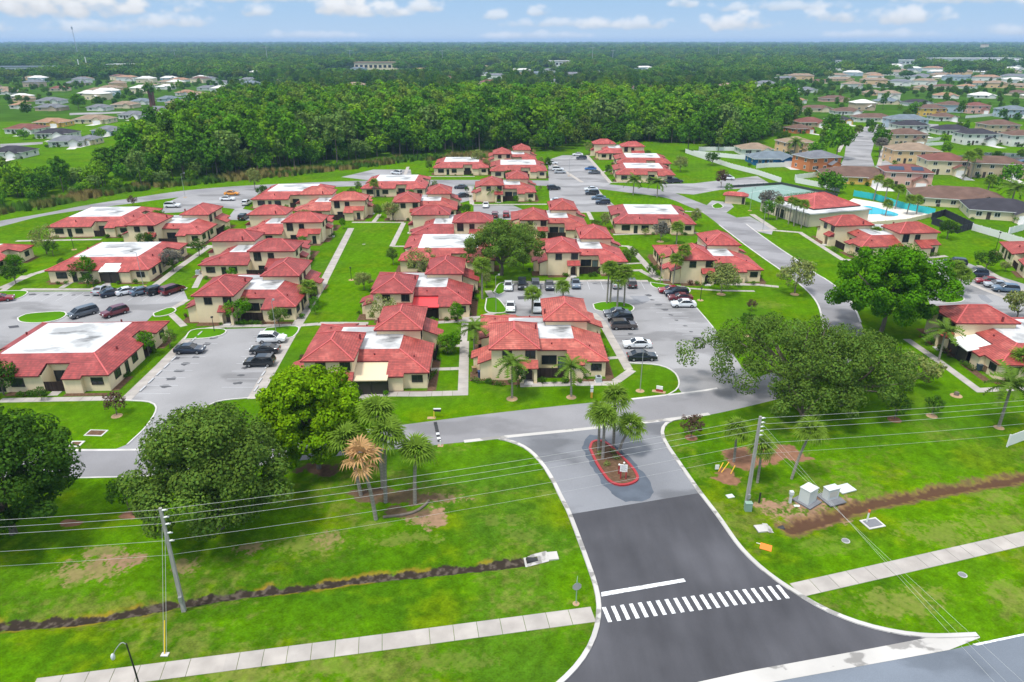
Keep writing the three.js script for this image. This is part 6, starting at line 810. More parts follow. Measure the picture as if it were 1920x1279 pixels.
{
  const R = rng(99), list = [], far = [];
  const free = p => { for (const h of homes) if (Math.abs(h[0] - p[0]) < h[2] + 3 && p[1] > h[1] - h[2] - 2 && p[1] < h[1] + h[2] + 36 * Math.min(2.4, -h[1] / 500)) return false; return true; };
  for (let z = -225; z > -1000; z -= 8.5) { const w = -z * 0.82 + 30; for (let x = -w; x < w; x += 8.5) { const p = [x + (R() - 0.5) * 9, z + (R() - 0.5) * 9]; if (inside(p, WOOD) || (p[1] > -300 && Math.abs(p[0]) < 160)) continue; let k = inside(p, MEADOW) ? 0.006 : inside(p, SUBURB) ? 0.2 : inside(p, VILLAGE) ? 0.5 : inside(p, FARTOWN) ? 0.5 : p[0] > 60 && p[1] > -420 ? 0.05 : p[1] > -330 ? 0.0 : 0.8; k *= 0.6 + 0.8 * tn(p[0] * 0.012, p[1] * 0.012); if (R() < k && free(p)) list.push([p[0], p[1], [2, 1, 4, 2, 4, 3][Math.floor(R() * 6)], (inside(p, SUBURB) ? 0.5 : inside(p, VILLAGE) || inside(p, FARTOWN) ? 0.5 : 0.85) * (0.7 + 0.5 * R()), [0, 1, 2, 2, 3][Math.floor(R() * 5)], R() * 6.28]); } }
  scatter('tree_cover', list, woodGeo);
  const lowGeo = [lobed(51, [7, 4.2, 7], 7, 14, 3.0, 26, 2.0, { low: -0.2 }).geo, lobed(52, [9, 4.4, 8], 7.5, 16, 3.2, 26, 2.1, { low: -0.2 }).geo];
  for (let z = -1000; z > -2600;) { const step = 13 * -z / 1200, w = -z * 0.80 + 40; for (let x = -w; x < w; x += step) { const p = [x + (R() - 0.5) * step, z + (R() - 0.5) * step]; const open = tn(p[0] * 0.004 + 3, p[1] * 0.0025) > 0.66; if (!open && R() < 0.86 && free(p)) far.push([p[0], p[1], Math.floor(R() * 2), (0.75 + 0.5 * R()) * Math.min(1.5, -z / 1200), [0, 1, 2, 2, 3][Math.floor(R() * 5)], R() * 6.28]); } z -= step; }
  for (let z = -2600; z > -11000;) { const step = 42 * -z / 3000, w = -z * 0.80 + 100; for (let x = -w; x < w; x += step) far.push([x + (R() - 0.5) * step, z + (R() - 0.5) * step, Math.floor(R() * 2), (1.6 + 1.0 * R()) * Math.pow(-z / 3000, 0.55), [0, 1, 2, 2, 3][Math.floor(R() * 5)], R() * 6.28]); z -= step * 0.8; }
  scatter('tree_cover', far, lowGeo);
  // single garden trees one can tell apart
  for (const [b, k, s, m, l] of [[[164.86,-371.6], 2, 1.0, L.wood3, 'big dark tree beside the suburb street'], [[140.28,-306.68], 2, 1.15, L.wood, 'broad dark tree at the foot of the suburb street'], [[130.31,-303.7], 4, 0.9, L.wood, 'low dark tree beside the tan two-storey house'], [[168.85,-327.48], 2, 0.8, L.wood3, 'dark tree by the suburb pavement'], [[80.99,-327.48], 2, 1.1, L.wood3, 'broad grey-green tree at the white fence corner'], [[280,-505], 4, 1.0, L.wood, 'green garden tree by the charcoal roofs'], [[249.5,-560.9], 3, 0.5, L.wood3, 'pointed dark conifer near the beige house'], [[280.6,-551.5], 3, 0.7, L.wood3, 'tall dark conifer beside the white-roofed house'], [[298.3,-482.6], 3, 0.7, L.wood3, 'dark conifer by the light blue house'], [[337.8,-538], 3, 0.6, L.wood3, 'slim dark conifer beside the pink house'], [[105.87,-234.13], 4, 0.8, L.wood3, 'rounded tree behind the long court fence'], [[107.79,-232.33], 4, 0.7, L.wood, 'second rounded tree behind the court fence'], [[-325.2,-546.9], 2, 0.9, L.wood, 'round garden tree by the white ranch house'], [[-217.8,-380.45], 4, 0.55, L.wood2, 'small tree at the light blue meadow house'], [[-228.1,-449.4], 4, 0.45, L.wood3, 'round bush alone in the meadow'], [[-220.2,-443.2], 4, 0.5, L.wood3, 'second round bush in the meadow'], [[-253.09,-371.6], 4, 0.6, L.wood, 'garden tree beside the red-brown roof'], [[-313.5,-695.8], 1, 0.9, L.wood2, 'bright yellow-green tree by the village'], [[177.32,-248.56], 4, 0.8, L.wood, 'garden tree by the lakeside house'], [[166.27,-241.63], 4, 0.5, L.wood3, 'clipped bush row tree by the parked cars'], [[216.86,-359.05], 4, 0.5, L.wood2, 'round green bush on the bank']]) { const t = thing('garden_tree', l, 'tree', b[0], b[1], s * 200); t.scale.setScalar(s); part('trunk', trunkGeo[k], M.bark, t); part('crown', woodGeo[k], m, t); }
  palm('tall palm before the suburb lake', [164.61,-255.87], 8.5, { s: 1.4 }); palm('second tall palm before the suburb lake', [169.51,-259.12], 8.5, { s: 1.4 }); palm('grey palm on the suburb street verge', [160.96,-311.25], 6, { s: 1.6, m: L.grey }); palm('drooping palm against the tan two-storey house', [124.69,-314.38], 5.5, { s: 1.6, kind: 'feather' }); palm('dark palm by the pool-side cream house', [153.98,-213.25], 4.5, { s: 1.8, kind: 'feather' }); palm('palm by the parked cars at the stone-front house', [156.9,-229.66], 4.5, { s: 1.2 }); palm('small palm beyond the white fence', [95.92,-330.92], 4.5, { s: 1.1 });
  for (const [b, H, l] of [[[-277,-560.9], 14, 'bare reddish-brown dead trunk standing in the village']]) { const t = thing('dead_tree', l, 'tree', ...b); part('trunk', mergeGeometries([taper([[0, 0, 0], [0.2, 6, 0], [-0.4, H, 0]], 1.6, 0.9, 7), taper([[1.5, 0, 0], [2.2, 6, 0], [2.6, H - 2, 0]], 1.4, 0.8, 7)]), std([0.16, 0.08, 0.06], 1), t); part('crown', woodGeo[4], L.wood3, t).position.y = H - 4; }
}
// marsh grass between the woodland and the outer road
{
  const R = rng(123), sp = [], g = (() => { const p = [], c = [], n = []; for (let i = 0; i < 26; i++) { const a = R() * 6.28, r = R() * 0.6, h = 0.8 + R() * 1.0, x = Math.cos(a) * r, z = Math.sin(a) * r, w = 0.06, t = 0.75 + 0.5 * R(); p.push(x - w, 0, z, x + w, 0, z + w, x + (R() - 0.5) * 0.7, h, z + (R() - 0.5) * 0.7); for (let k = 0; k < 3; k++) { c.push(t, t, t); n.push(0, 0.8, 0.6); } } const b = new THREE.BufferGeometry(); b.setAttribute('position', new THREE.Float32BufferAttribute(p, 3)); b.setAttribute('color', new THREE.Float32BufferAttribute(c, 3)); b.setAttribute('normal', new THREE.Float32BufferAttribute(n, 3)); return b; })();
  const A = crv([[-154.28,-194.25], [-143.5,-205.83], [-135.77,-220.36], [-126.95,-233.23], [-114.97,-242.6], [-101.67,-251.64], [-87.07,-260.23], [-73.87,-270.55], [-55.87,-284.26], [-44.7,-296.48], [-18.29,-303.7], [9.67,-322.45],], 1.1);
  for (const a of A) for (let k = 0; k < 9; k++) { const t = Math.pow(R(), 0.9) * 15; sp.push([a[0] - t * 0.1 + (R() - 0.5) * 2, a[1] - t - 0.5]); }
  const m = new THREE.InstancedMesh(g, leaf(0.17, 0.19, 0.055), sp.length), d = new THREE.Object3D(), c = new THREE.Color(); m.name = 'marsh_grass'; m.userData = { kind: 'stuff', label: 'tall marsh grass between the woodland and the outer road', category: 'grass' }; m.castShadow = m.receiveShadow = true;
  sp.forEach((s, i) => { const n = tn(s[0] * 0.05, s[1] * 0.12); d.position.set(s[0], 0, s[1]); d.rotation.y = i; d.scale.setScalar(0.8 + n * 0.9); d.updateMatrix(); m.setMatrixAt(i, d.matrix); const f = sst(0.42, 0.62, n); m.setColorAt(i, c.setRGB(lerp(0.35, 1.35, f), lerp(0.75, 1.0, f), lerp(0.3, 1.2, f))); });
  scene.add(m);
}
// ---------------------------------------------------------------- poles, wires, signs and small things
const Lp = [-29, -46.9], Rp = [25.3, -61.8];
function pole(label, [x, z], H, arms) {
  const t = thing('utility_pole', label, 'pole', x, z, 12);
  const g = new MB(); const a = 0.17, b = 0.11; g.poly([[-a, -0.3, a], [a, -0.3, a], [b, H, b], [-b, H, b]]).poly([[a, -0.3, -a], [-a, -0.3, -a], [-b, H, -b], [b, H, -b]]).poly([[a, -0.3, a], [a, -0.3, -a], [b, H, -b], [b, H, b]]).poly([[-a, -0.3, -a], [-a, -0.3, a], [-b, H, b], [-b, H, -b]]).poly([[-b, H, b], [b, H, b], [b, H, -b], [-b, H, -b]]);
  g.build('shaft', M.wood, t);
  for (const y of arms) { const i = part('insulator', new THREE.CylinderGeometry(0.07, 0.09, 0.3, 8), M.white, t); i.position.set(0.26, y, 0.05); i.rotation.z = Math.PI / 2; part('bracket', new MB().box(0.08, 0.3, -0.04, 0.04, 0.0, 0.1).geo(), M.steel, i).rotation.z = -Math.PI / 2; }
  part('meter_box', new MB().box(-0.14, 0.14, 1.2, 1.7, 0.15, 0.36).geo(), M.steel, t);
  return t;
}
pole('leaning grey utility pole beside the roadside ditch', Lp, 10.9, [10.7, 10.0, 9.3, 8.4, 7.6]).rotation.z = -0.008; pole('grey utility pole by the white cabinets at the entrance', Rp, 11.1, [10.9, 10.4, 9.9, 9.4, 8.9]);
function wire(label, pts, sag, r = 0.02) {
  const t = thing('power_line', label, 'wire');
  for (let i = 0; i < pts.length - 1; i++) { const a = pts[i], b = pts[i + 1], q = []; for (let k = 0; k <= 12; k++) { const s = k / 12; q.push([lerp(a[0], b[0], s), lerp(a[1], b[1], s) - 4 * sag * s * (1 - s), lerp(a[2], b[2], s)]); } const c = new THREE.CatmullRomCurve3(q.map(p => V(...p))); part('span', new THREE.TubeGeometry(c, 24, r, 5), M.wire, t); }
  return t;
}
[['topmost', 10.75, 10.9, 0.014], ['second', 10.05, 10.2, 0.014], ['third', 9.35, 9.5, 0.014], ['fourth', 7.6, 7.9, 0.012], ['lowest', 6.1, 6.6, 0.009]].forEach(([n, hl, hr, r]) => wire(`${n} overhead wire strung between the two utility poles`, [[-85, hl, -43.4], [Lp[0], hl, Lp[1]], [Rp[0], hr, Rp[1]], [90, hr, -72.3]], 0.6, r));
['left', 'middle', 'right'].forEach((n, i) => wire(`${n} wire of three crossing the right verge from the pole`, [[Rp[0] + 0.2, 10.4 - i * 0.8, Rp[1] + 0.1], [[34.7, 36.9, 39.8][i], 8.9, -4]], 0.5, 0.008));
{ const t = thing('guy_wire', 'pair of guy wires with a yellow guard below the leaning pole', 'wire'); for (const dx of [-0.12, 0.12]) { part('cable', new THREE.TubeGeometry(new THREE.LineCurve3(V(Lp[0] + dx, 9, Lp[1]), V(-28.4 + dx, 0, -42)), 2, 0.014, 5), M.wire, t); } part('guard', new THREE.TubeGeometry(new THREE.LineCurve3(V(-28.43, 0.1, -42.03), V(-28.57, 2.4, -43.3)), 2, 0.05, 6), std([0.75, 0.5, 0.02], 0.5), t); part('anchor', new MB().box(-28.7, -28.1, 0, 0.08, -42.2, -41.8).geo(), M.concrete, t); }
{ const t = thing('street_lamp', 'grey street lamp with a curved arm on the roadside verge', 'street lamp', -28.2, -37.9); part('pole', taper([[0, -0.2, 0], [0, 3, 0], [-0.05, 5.6, 0]], 0.07, 0.05, 8), M.dark, t); part('arm', new THREE.TubeGeometry(new THREE.CatmullRomCurve3([V(-0.05, 5.5, 0), V(-0.3, 5.75, 0.05), V(-0.75, 5.3, 0.3), V(-0.95, 4.9, 0.4)]), 10, 0.035, 6), M.steel, t); const h = part('lamp_head', new THREE.SphereGeometry(0.2, 10, 8).scale(0.7, 1.5, 0.9), std([0.6, 0.61, 0.62], 0.4), t); h.position.set(-1.0, 4.75, 0.42); }
function lampPost(label, b, H, arm = 0) { const t = thing('lamp_post', label, 'lamp post', b[0], b[1]); part('pole', taper([[0, -0.1, 0], [0, H / 2, 0], [0, H, 0]], 0.07, 0.045, 7), H > 5 ? M.steel : M.dark, t); if (arm) part('arm', new MB().bar([0, H, 0], [arm, H + 0.3, 0.2], 0.06).geo(), M.steel, t); const h = part('lamp_head', new MB().box(-0.16, 0.16, 0, 0.24, -0.16, 0.16).geo(), H > 5 ? M.steel : M.dark, t); h.position.set(arm, H + (arm ? 0.2 : 0), arm ? 0.2 : 0); part('ring', new THREE.CylinderGeometry(0.62, 0.66, 0.06, 14), M.straw, t); return t; }
for (const [b, H, arm, l] of [[[18.43,-88.88], 6.6, 0.5, 'tall pale lamp post on the lawn by the centre car park'], [[-42.46,-73.81], 3.4, 0.3, 'short lamp post with a curved head at the left car park mouth'], [[-33.94,-139.78], 2.6, 0, 'black lamp post in the middle of the central lawn'], [[-2.98,-120.79], 7, 0.6, 'tall lamp post beside the centre car park path'], [[36.67,-127.2], 2.4, 0, 'short black lamp post by the white saloon'], [[-75.87,-135.58], 7.2, -0.8, 'tall lamp post before the awning villa'], [[-106.19,-225.35], 7.5, 1.2, 'tall curved lamp post on the outer road'], [[-85.51,-134.57], 2.6, 0, 'short lamp post by the left row of cars'], [[-51.64,-111.18], 2.6, 0, 'short lamp post on the left car park island'], [[-38.57,-79.45], 2.8, 0, 'short lamp post by the dark oak'], [[-106.21,-163.28], 3.0, 0, 'black lamp post between the left villas'], [[116.01,-161.41], 4.6, 0, 'dark lamp post on the pool condo lawn'], [[71.11,-205.83], 6.5, 0.6, 'tall lamp post on the clubhouse lawn'], [[67.04,-182.05], 6.5, 0.3, 'tall lamp post at the clubhouse car park'], [[21.51,-264.72], 6.5, 0.8, 'tall lamp post in the back right car park'], [[-40.6,-110.21], 6.0, 0.4, 'tall lamp post behind the white sport utility vehicle']]) lampPost(l, b, H, arm);
// red-kerbed island at the entrance
{
  const l = crv([[9.61,-73.32], [10.16,-74.81], [11.06,-75.07], [11.85,-74.44], [12.97,-72], [13.83,-70.02], [14.39,-68.02], [14.37,-66.73], [13.5,-65.89], [12.18,-65.58], [11.24,-66.21], [10.64,-67.8], [10.05,-70.25], [9.61,-73.32],], 0.5).slice(0, -1);
  sheet('island_soil', l, 0.14, M.soil); kerb(l, 0.3, 0.22, M.red, true, 'red_kerb');
  const st = crv([[8.73,-73.81], [9.13,-71.17], [9.78,-67.8], [10.77,-64.87], [11.98,-62.89], [13.99,-62.7], [15.45,-63.67], [15.59,-66.73], [14.59,-70.02], [13.8,-72.35], [12.62,-74.19], [10.23,-76.75], [8.73,-73.81],], 0.6).slice(0, -1), R = rng(9), b = new MB();
  sheet('asphalt_patch', st.map(p => [p[0] + (R() - 0.5) * 0.35, p[1] + (R() - 0.5) * 0.35]), 0.022, std([0.12, 0.145, 0.185], 0.9, { map: M.concrete.map }).clone()).material.color.multiplyScalar(1.6);
  const s = thing('notice_sign', 'white notice board on red posts in the red-kerbed island', 'sign', ...[[12.72,-66.73], 0][0], -8); part('panel', new MB().box(-0.42, 0.42, 1.1, 2.05, -0.04, 0.04).geo(), M.white, s); for (const x of [-0.3, 0.3]) part('post', new MB().box(x - 0.07, x + 0.07, 0, 1.15, -0.05, 0.05).geo(), M.red, s); for (let i = 0; i < 5; i++) part('text_line', new MB().box(-0.3, 0.3 - (i % 2) * 0.12, 1.9 - i * 0.15, 1.95 - i * 0.15, 0.04, 0.046).geo(), std([0.35, 0.33, 0.32], 0.8), s); part('lamp', new THREE.SphereGeometry(0.12, 10, 8), M.white, s).position.set(0, 2.3, 0);
  const r = thing('red_post', 'short red post with a white lamp in the red-kerbed island', 'post', ...[[12.38,-67.8], 0][0]); part('shaft', new MB().box(-0.09, 0.09, 0, 1.2, -0.09, 0.09).geo(), M.red, r); part('lamp', new THREE.SphereGeometry(0.13, 10, 8), M.white, r).position.y = 1.35;
  for (const p of [[11.24,-69.57], [12.37,-72.35], [10.67,-71.76], [12.56,-70.94],]) shrub(p, 0.7, L.olive, 'in the red-kerbed entrance island');
}
// verge things
function boxThing(name, label, cat, [x, z], turn, parts) { const t = thing(name, label, cat, x, z, turn); for (const [n, b, m] of parts) part(n, new MB().box(...b).geo(), m, t); return t; }
const cab = std([0.56, 0.58, 0.56], 0.6);
boxThing('transformer_box', 'tall white electrical cabinet on a concrete pad by the ditch', 'cabinet', [32.23,-62.7], 35, [['pad', [-1.1, 1.1, 0, 0.12, -1.1, 1.1], M.sealed], ['cabinet', [-0.75, 0.75, 0.12, 1.75, -0.6, 0.6], cab], ['lid', [-0.8, 0.8, 1.75, 1.84, -0.65, 0.65], cab], ['door', [0.02, 0.68, 0.25, 1.65, 0.6, 0.63], cab]]); boxThing('transformer_box', 'shorter pale cabinet with slotted front beside the tall one', 'cabinet', [34.98,-63.28], 20, [['pad', [-1.1, 1.1, 0, 0.1, -1.0, 1.3], M.sealed], ['cabinet', [-0.75, 0.75, 0.1, 1.35, -0.4, 0.4], cab], ['lid', [-0.8, 0.8, 1.35, 1.43, -0.46, 0.46], cab], ['vent', [-0.5, 0.5, 0.4, 1.1, 0.4, 0.43], std([0.5, 0.47, 0.42], 0.8)]]);
boxThing('utility_pad', 'flat pale concrete pad behind the cabinets', 'pad', [37.37,-64.97], 20, [['slab', [-1.0, 1.0, 0, 0.12, -0.7, 0.7], cab]]); boxThing('utility_pad', 'framed grey pad with a marker post on the verge', 'pad', [37.56,-58.86], 15, [['frame', [-1.0, 1.0, 0, 0.08, -0.75, 0.75], M.concrete], ['lid', [-0.8, 0.8, 0.08, 0.11, -0.55, 0.55], M.sealed]]); boxThing('marker_post', 'white marker post with an orange tip beside the framed pad', 'post', [37.03,-59.03], 0, [['post', [-0.06, 0.06, 0, 1.3, -0.06, 0.06], M.white], ['tip', [-0.08, 0.08, 1.3, 1.6, -0.08, 0.08], std([0.7, 0.13, 0.03], 0.6)]]);
boxThing('pedestal', 'slim pale green telephone pedestal beside the tall cabinet', 'cabinet', [30.26,-62.42], 0, [['post', [-0.12, 0.12, 0, 1.2, -0.12, 0.12], cab], ['cap', [-0.2, 0.2, 1.1, 1.5, -0.2, 0.2], cab]]); boxThing('pedestal', 'green utility box at the foot of the right pole', 'cabinet', [25.26,-61.1], 0, [['box', [-0.35, 0.35, 0, 0.95, -0.25, 0.25], M.green], ['lid', [-0.38, 0.38, 0.95, 1.02, -0.28, 0.28], M.green]]); boxThing('valve_box', 'small pale valve cover in the grass by the right kerb', 'cover', [24.09,-63.58], 15, [['cover', [-0.4, 0.4, 0, 0.08, -0.3, 0.3], cab]]); boxThing('valve_box', 'small white cover in front of the tall cabinet', 'cover', [30.8,-61.85], 0, [['cover', [-0.3, 0.3, 0, 0.06, -0.15, 0.15], M.white]]); boxThing('black_post', 'short black post behind the right pole', 'post', [26.89,-62.42], 0, [['post', [-0.07, 0.07, 0, 1.3, -0.07, 0.07], M.dark]]);
boxThing('fallen_sign', 'orange construction sign lying in the grass by the right kerb', 'sign', [25.19,-55.12], -25, [['panel', [-0.55, 0.55, 0.05, 0.09, -0.45, 0.45], std([0.85, 0.2, 0.02], 0.6)], ['stake', [-0.95, -0.5, 0.02, 0.06, -0.3, -0.25], M.white]]).rotation.x = 0.05;
{ const t = thing('barrier_post', 'leaning yellow posts in the mulch near the right kerb', 'post', ...[[24.44,-68.45], 0][0]); for (const [a, b] of [[[0, 0, 0.2], [0.9, 1.1, -0.3]], [[-0.3, 0, 0], [0.3, 0.9, -0.5]], [[1.0, 0, 0.5], [1.5, 0.9, 0.1]]]) part('rail', new MB().bar(a, b, 0.08).geo(), std([0.8, 0.45, 0.03], 0.6), t); part('plate', new MB().box(-0.75, -0.3, 0.3, 0.9, -0.03, 0.03).geo(), M.white, t); }
{ const t = thing('stop_sign', 'stop sign seen from behind on the left verge by the crossing', 'sign', ...[[5.72,-47.64], 0][0], 10); part('post', new MB().box(-0.035, 0.035, 0, 2.6, -0.035, 0.035).geo(), M.green, t); part('plate', new THREE.CylinderGeometry(0.42, 0.42, 0.025, 8).rotateX(Math.PI / 2).rotateZ(Math.PI / 8), M.steel, t).position.set(0, 2.0, 0.05); part('street_name_blade', new MB().box(-0.4, 0.4, 2.62, 2.82, -0.015, 0.015).geo(), M.green, t).rotation.y = 1.2; part('base_pad', new THREE.CylinderGeometry(0.3, 0.34, 0.05, 10), M.straw, t); }
function headwall(label, [x, z], turn) { const t = thing('culvert', label, 'culvert', x, z, turn); const s = new THREE.Shape([[-0.9, -0.55], [1.6, -0.55], [1.6, 0.35], [-0.9, 0.35]].map(p => new THREE.Vector2(...p))); new MB().poly([[-1.4, -0.35, 0.75], [0.9, 0.12, 0.75], [0.9, 0.12, 0.32], [-1.4, -0.35, 0.32]]).poly([[-1.4, -0.35, -0.32], [0.9, 0.12, -0.32], [0.9, 0.12, -0.75], [-1.4, -0.35, -0.75]]).poly([[-0.1, -0.06, 0.32], [0.9, 0.12, 0.32], [0.9, 0.12, -0.32], [-0.1, -0.06, -0.32]]).box(0.9, 1.9, -0.4, 0.13, -0.55, 0.55, 'd').box(-1.4, -1.2, -0.7, -0.32, -0.75, 0.75).build('concrete_apron', M.apron, t); part('pipe', new THREE.CylinderGeometry(0.34, 0.34, 1.8, 14, 1, true).rotateZ(Math.PI / 2 - 0.2), M.dark, t).position.set(-0.3, -0.38, 0); return t; }
headwall('sloped concrete culvert end where the left ditch meets the road', [2.59,-53.64], 8); headwall('sloped concrete culvert end at the right ditch by the entrance road', [26.99,-58.17], 188);
for (const [p, l] of [[[33.59,-56.16], 'round drain cover in the right verge'], [[42.43,-51.29], 'pale drain cover near the highway verge'], [[-36.92,-168.13], 'drain in the middle of the central lawn']]) { const t = thing('drain_cover', l, 'cover', ...p); part('ring', new THREE.CylinderGeometry(0.4, 0.42, 0.05, 16), M.apron, t); part('lid', new THREE.CylinderGeometry(0.32, 0.32, 0.06, 16), M.sealed, t); }
boxThing('drain_grate', 'square drain grate with a pale rim on the left lawn', 'grate', [-53.42,-77.14], -3, [['frame', [-1.2, 1.2, 0, 0.05, -0.75, 0.75], M.concrete], ['grate', [-1.0, 1.0, 0.05, 0.07, -0.55, 0.55], M.soil]]); boxThing('drain_grate', 'kerbside drain inlet on the left of the estate road', 'grate', [-54.46,-74.44], 0, [['frame', [-0.8, 0.8, 0, 0.06, -0.7, 0.7], M.concrete], ['grate', [-0.5, 0.5, 0.06, 0.08, -0.45, 0.45], M.soil]]);
// speed hump, little signs by the front road
{ const t = thing('speed_hump', 'black and white rubber speed hump across the estate road', 'speed hump'); const A = [[-10.14,-79.87], [-9.1,-74.94],]; for (let i = 0; i < 9; i++) { const a = i / 9, b = (i + 0.9) / 9; new MB().bar([lerp(A[0][0], A[1][0], a), 0.045, lerp(A[0][1], A[1][1], a)], [lerp(A[0][0], A[1][0], b), 0.045, lerp(A[0][1], A[1][1], b)], 0.42, 0.06).build('segment', i > 3 && i % 2 ? M.paint : M.dark, t); } }
boxThing('roadside_sign', 'black sign with a white top on a yellow post by the speed hump', 'sign', [-10.4,-81], 0, [['post', [-0.06, 0.06, 0, 1.1, -0.06, 0.06], std([0.75, 0.55, 0.05], 0.6)], ['panel', [-0.05, 0.95, 1.0, 1.3, -0.06, 0.04], M.dark], ['cap', [-0.05, 0.95, 1.3, 1.45, -0.1, 0.02], M.white], ['post_base', [-0.9, 0.2, 0, 0.05, -0.3, 0.3], M.straw]]); boxThing('bollard', 'white bollard at the kerb end of the speed hump', 'bollard', [-8.89,-74.06], 0, [['post', [-0.07, 0.07, 0, 0.75, -0.07, 0.07], M.white], ['foot', [-0.35, 0.35, 0, 0.04, -0.3, 0.3], M.straw]]); boxThing('roadside_sign', 'tall white sign with an orange foot behind the entrance palms', 'sign', [11.22,-86.76], 0, [['post', [-0.14, 0.14, 0, 0.9, -0.1, 0.1], std([0.75, 0.38, 0.04], 0.6)], ['panel', [-0.2, 0.2, 0.9, 2.0, -0.06, 0.06], M.white], ['band', [-0.21, 0.21, 1.45, 1.55, -0.065, 0.065], std([0.03, 0.06, 0.12], 0.6)]]); boxThing('roadside_sign', 'small red-framed white sign on a straw bed by the car park mouth', 'sign', [21.13,-88.55], -20, [['post', [-0.5, 0.5, 0, 0.5, -0.05, 0.05], M.red], ['panel', [-0.45, 0.45, 0.45, 0.95, -0.06, 0.06], M.white], ['bed', [-1.0, 0.9, 0, 0.06, -0.35, 0.35], M.straw]]);
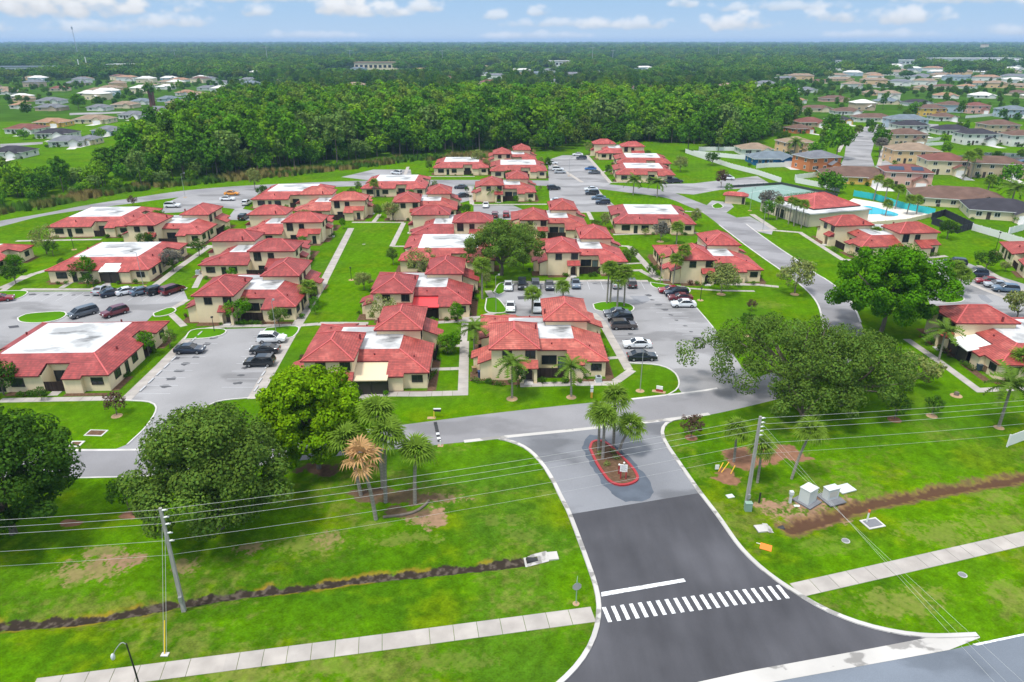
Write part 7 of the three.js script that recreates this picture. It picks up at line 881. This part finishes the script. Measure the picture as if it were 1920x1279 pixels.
// wheel stops, mulch rings, air conditioners, bins
{
  const stopG = new MB().box(-0.12, 0.12, 0.02, 0.14, -0.85, 0.85).geo(), ringG = new THREE.CylinderGeometry(0.75, 0.82, 0.07, 18);
  for (let i = 0; i < 9; i++) for (const [x, w] of [[-53.4 - i * 0.04, 'villa'], [-37.0 - i * 0.3, 'condo']]) { const o = part('wheel_stop', stopG, M.faint, null); o.position.set(x, 0.02, -89.4 - i * (w === 'villa' ? 2.6 : 2.5)); tag(o, `concrete wheel stop on the ${w} side of the small left car park`, 'wheel stop', `wheel stops on the ${w} side`); }
  for (const [p, m, s, l] of [[[0,-86.44], M.straw, 1, 'left feathery palm'], [[8.37,-86.92], M.straw, 0.9, 'right feathery palm'], [[22.73,-75.96], M.mulch, 1, 'purple-tinged entrance tree'], [[50.85,-80.57], M.mulch, 1.1, 'dark tree on the right lawn'], [[56.37,-81.58], M.straw, 0.9, 'little shrub tree on the right lawn'], [[41.67,-130.64], M.straw, 1.1, 'yellow-green condo tree'], [[56.34,-130.64], M.straw, 1.1, 'grey-green loop-road tree'], [[37.41,-170.66], M.straw, 1.2, 'bare grey tree'], [[40.13,-109.27], M.straw, 0.7, 'dark round bush on the lawn'], [[-53.07,-81.58], M.straw, 0.9, 'purple tree at the left car park'], [[63.4,-78.49], M.straw, 0.8, 'pale-trunked lawn palm'], [[20.19,-123.05], M.straw, 1.1, 'car park island palms'], [[63.09,-87.4], M.straw, 1.0, 'stump on the right lawn']]) { const o = part('mulch_ring', ringG, m, null); o.position.set(p[0], 0.02, p[1]); o.scale.set(s, 1, s); tag(o, `pale mulch ring round the ${l}`, 'mulch ring'); }
  for (const [p, l] of [[[-15.78,-90.23], 'patio corner of the cream-covered condo'], [[-42.83,-116.73], 'wing of the condo with the leafy porch tree'], [[-41.64,-117.25], 'end wall beside the leafy porch tree condo'], [[12.77,-91.79], 'wing end of the entrance-facing condo'], [[-81.17,-140.87], 'awning villa wall'], [[-67.99,-143.83], 'left court condo corner'], [[-12.25,-118.86], 'hedge beside the red-covered condo'], [[-59.47,-106.96], 'side wall of the near left villa']]) { const t = thing('air_conditioner', `grey air-conditioning unit at the ${l}`, 'air conditioner', p[0], p[1], 5); part('casing', new MB().box(-0.42, 0.42, 0.08, 0.92, -0.42, 0.42).geo(), std([0.40, 0.44, 0.45], 0.6), t); part('pad', new MB().box(-0.55, 0.55, 0, 0.08, -0.55, 0.55).geo(), M.concrete, t); part('fan_grille', new THREE.CylinderGeometry(0.33, 0.33, 0.04, 14), M.dark, t).position.y = 0.93; }
  for (const [p, c, l] of [[[-70.14,-90.75], [0.02, 0.07, 0.22], 'blue wheeled bin by the near left villa fence'], [[-69.14,-90.4], [0.33, 0.2, 0.1], 'tan wheeled bin by the near left villa fence'], [[-4.79,-93.22], [0.02, 0.05, 0.14], 'dark blue wheeled bin by the entrance-facing condo'], [[-5.74,-94.68], [0.3, 0.2, 0.1], 'tan wheeled bin by the entrance-facing condo'], [[-12.15,-118.86], [0.02, 0.05, 0.16], 'blue-lidded bin by the red-covered condo'], [[-11.32,-118.32], [0.34, 0.27, 0.17], 'tan bin by the red-covered condo'], [[-62.44,-91.09], [0.05, 0.1, 0.14], 'dark bin at the near left villa hedge'], [[71.35,-95.61], [0.04, 0.07, 0.09], 'dark bin by the right edge condo wall'], [[72.06,-95.05], [0.2, 0.12, 0.07], 'brown bin by the right edge condo wall']]) { const t = thing('wheeled_bin', l, 'bin', p[0], p[1], 10); new MB().poly([[-0.24, 0.06, 0.26], [0.24, 0.06, 0.26], [0.3, 1.0, 0.34], [-0.3, 1.0, 0.34]]).poly([[0.24, 0.06, -0.26], [-0.24, 0.06, -0.26], [-0.3, 1.0, -0.34], [0.3, 1.0, -0.34]]).poly([[0.24, 0.06, 0.26], [0.24, 0.06, -0.26], [0.3, 1.0, -0.34], [0.3, 1.0, 0.34]]).poly([[-0.24, 0.06, -0.26], [-0.24, 0.06, 0.26], [-0.3, 1.0, 0.34], [-0.3, 1.0, -0.34]]).build('bin_body', std(c, 0.6), t); part('lid', new MB().box(-0.33, 0.33, 1.0, 1.08, -0.38, 0.38).geo(), std(c, 0.5), t); for (const s of [-0.25, 0.25]) { const w = part('wheel', new THREE.CylinderGeometry(0.11, 0.11, 0.06, 10).rotateZ(Math.PI / 2), M.dark, t); w.position.set(s, 0.11, -0.3); } }
  { const t = thing('tree_stump', 'cut stump on the right lawn', 'stump', ...[[63.19,-87.57], 0][0]); part('stump', taper([[0, 0, 0], [0, 0.25, 0], [0.02, 0.5, 0]], 0.36, 0.3, 9), M.bark, t); }
  { const t = thing('landscape_log', 'curved dark log edging the palm mulch bed', 'log'); part('log', new THREE.TubeGeometry(new THREE.CatmullRomCurve3([[-13.61,-59.83], [-12.14,-60.1], [-10.51,-60.64], [-9.51,-61.75], [-9.09,-62.7],].map(p => V(p[0], 0.1, p[1]))), 16, 0.16, 7), M.bark, t); }
}
renderer.render(scene, camera);
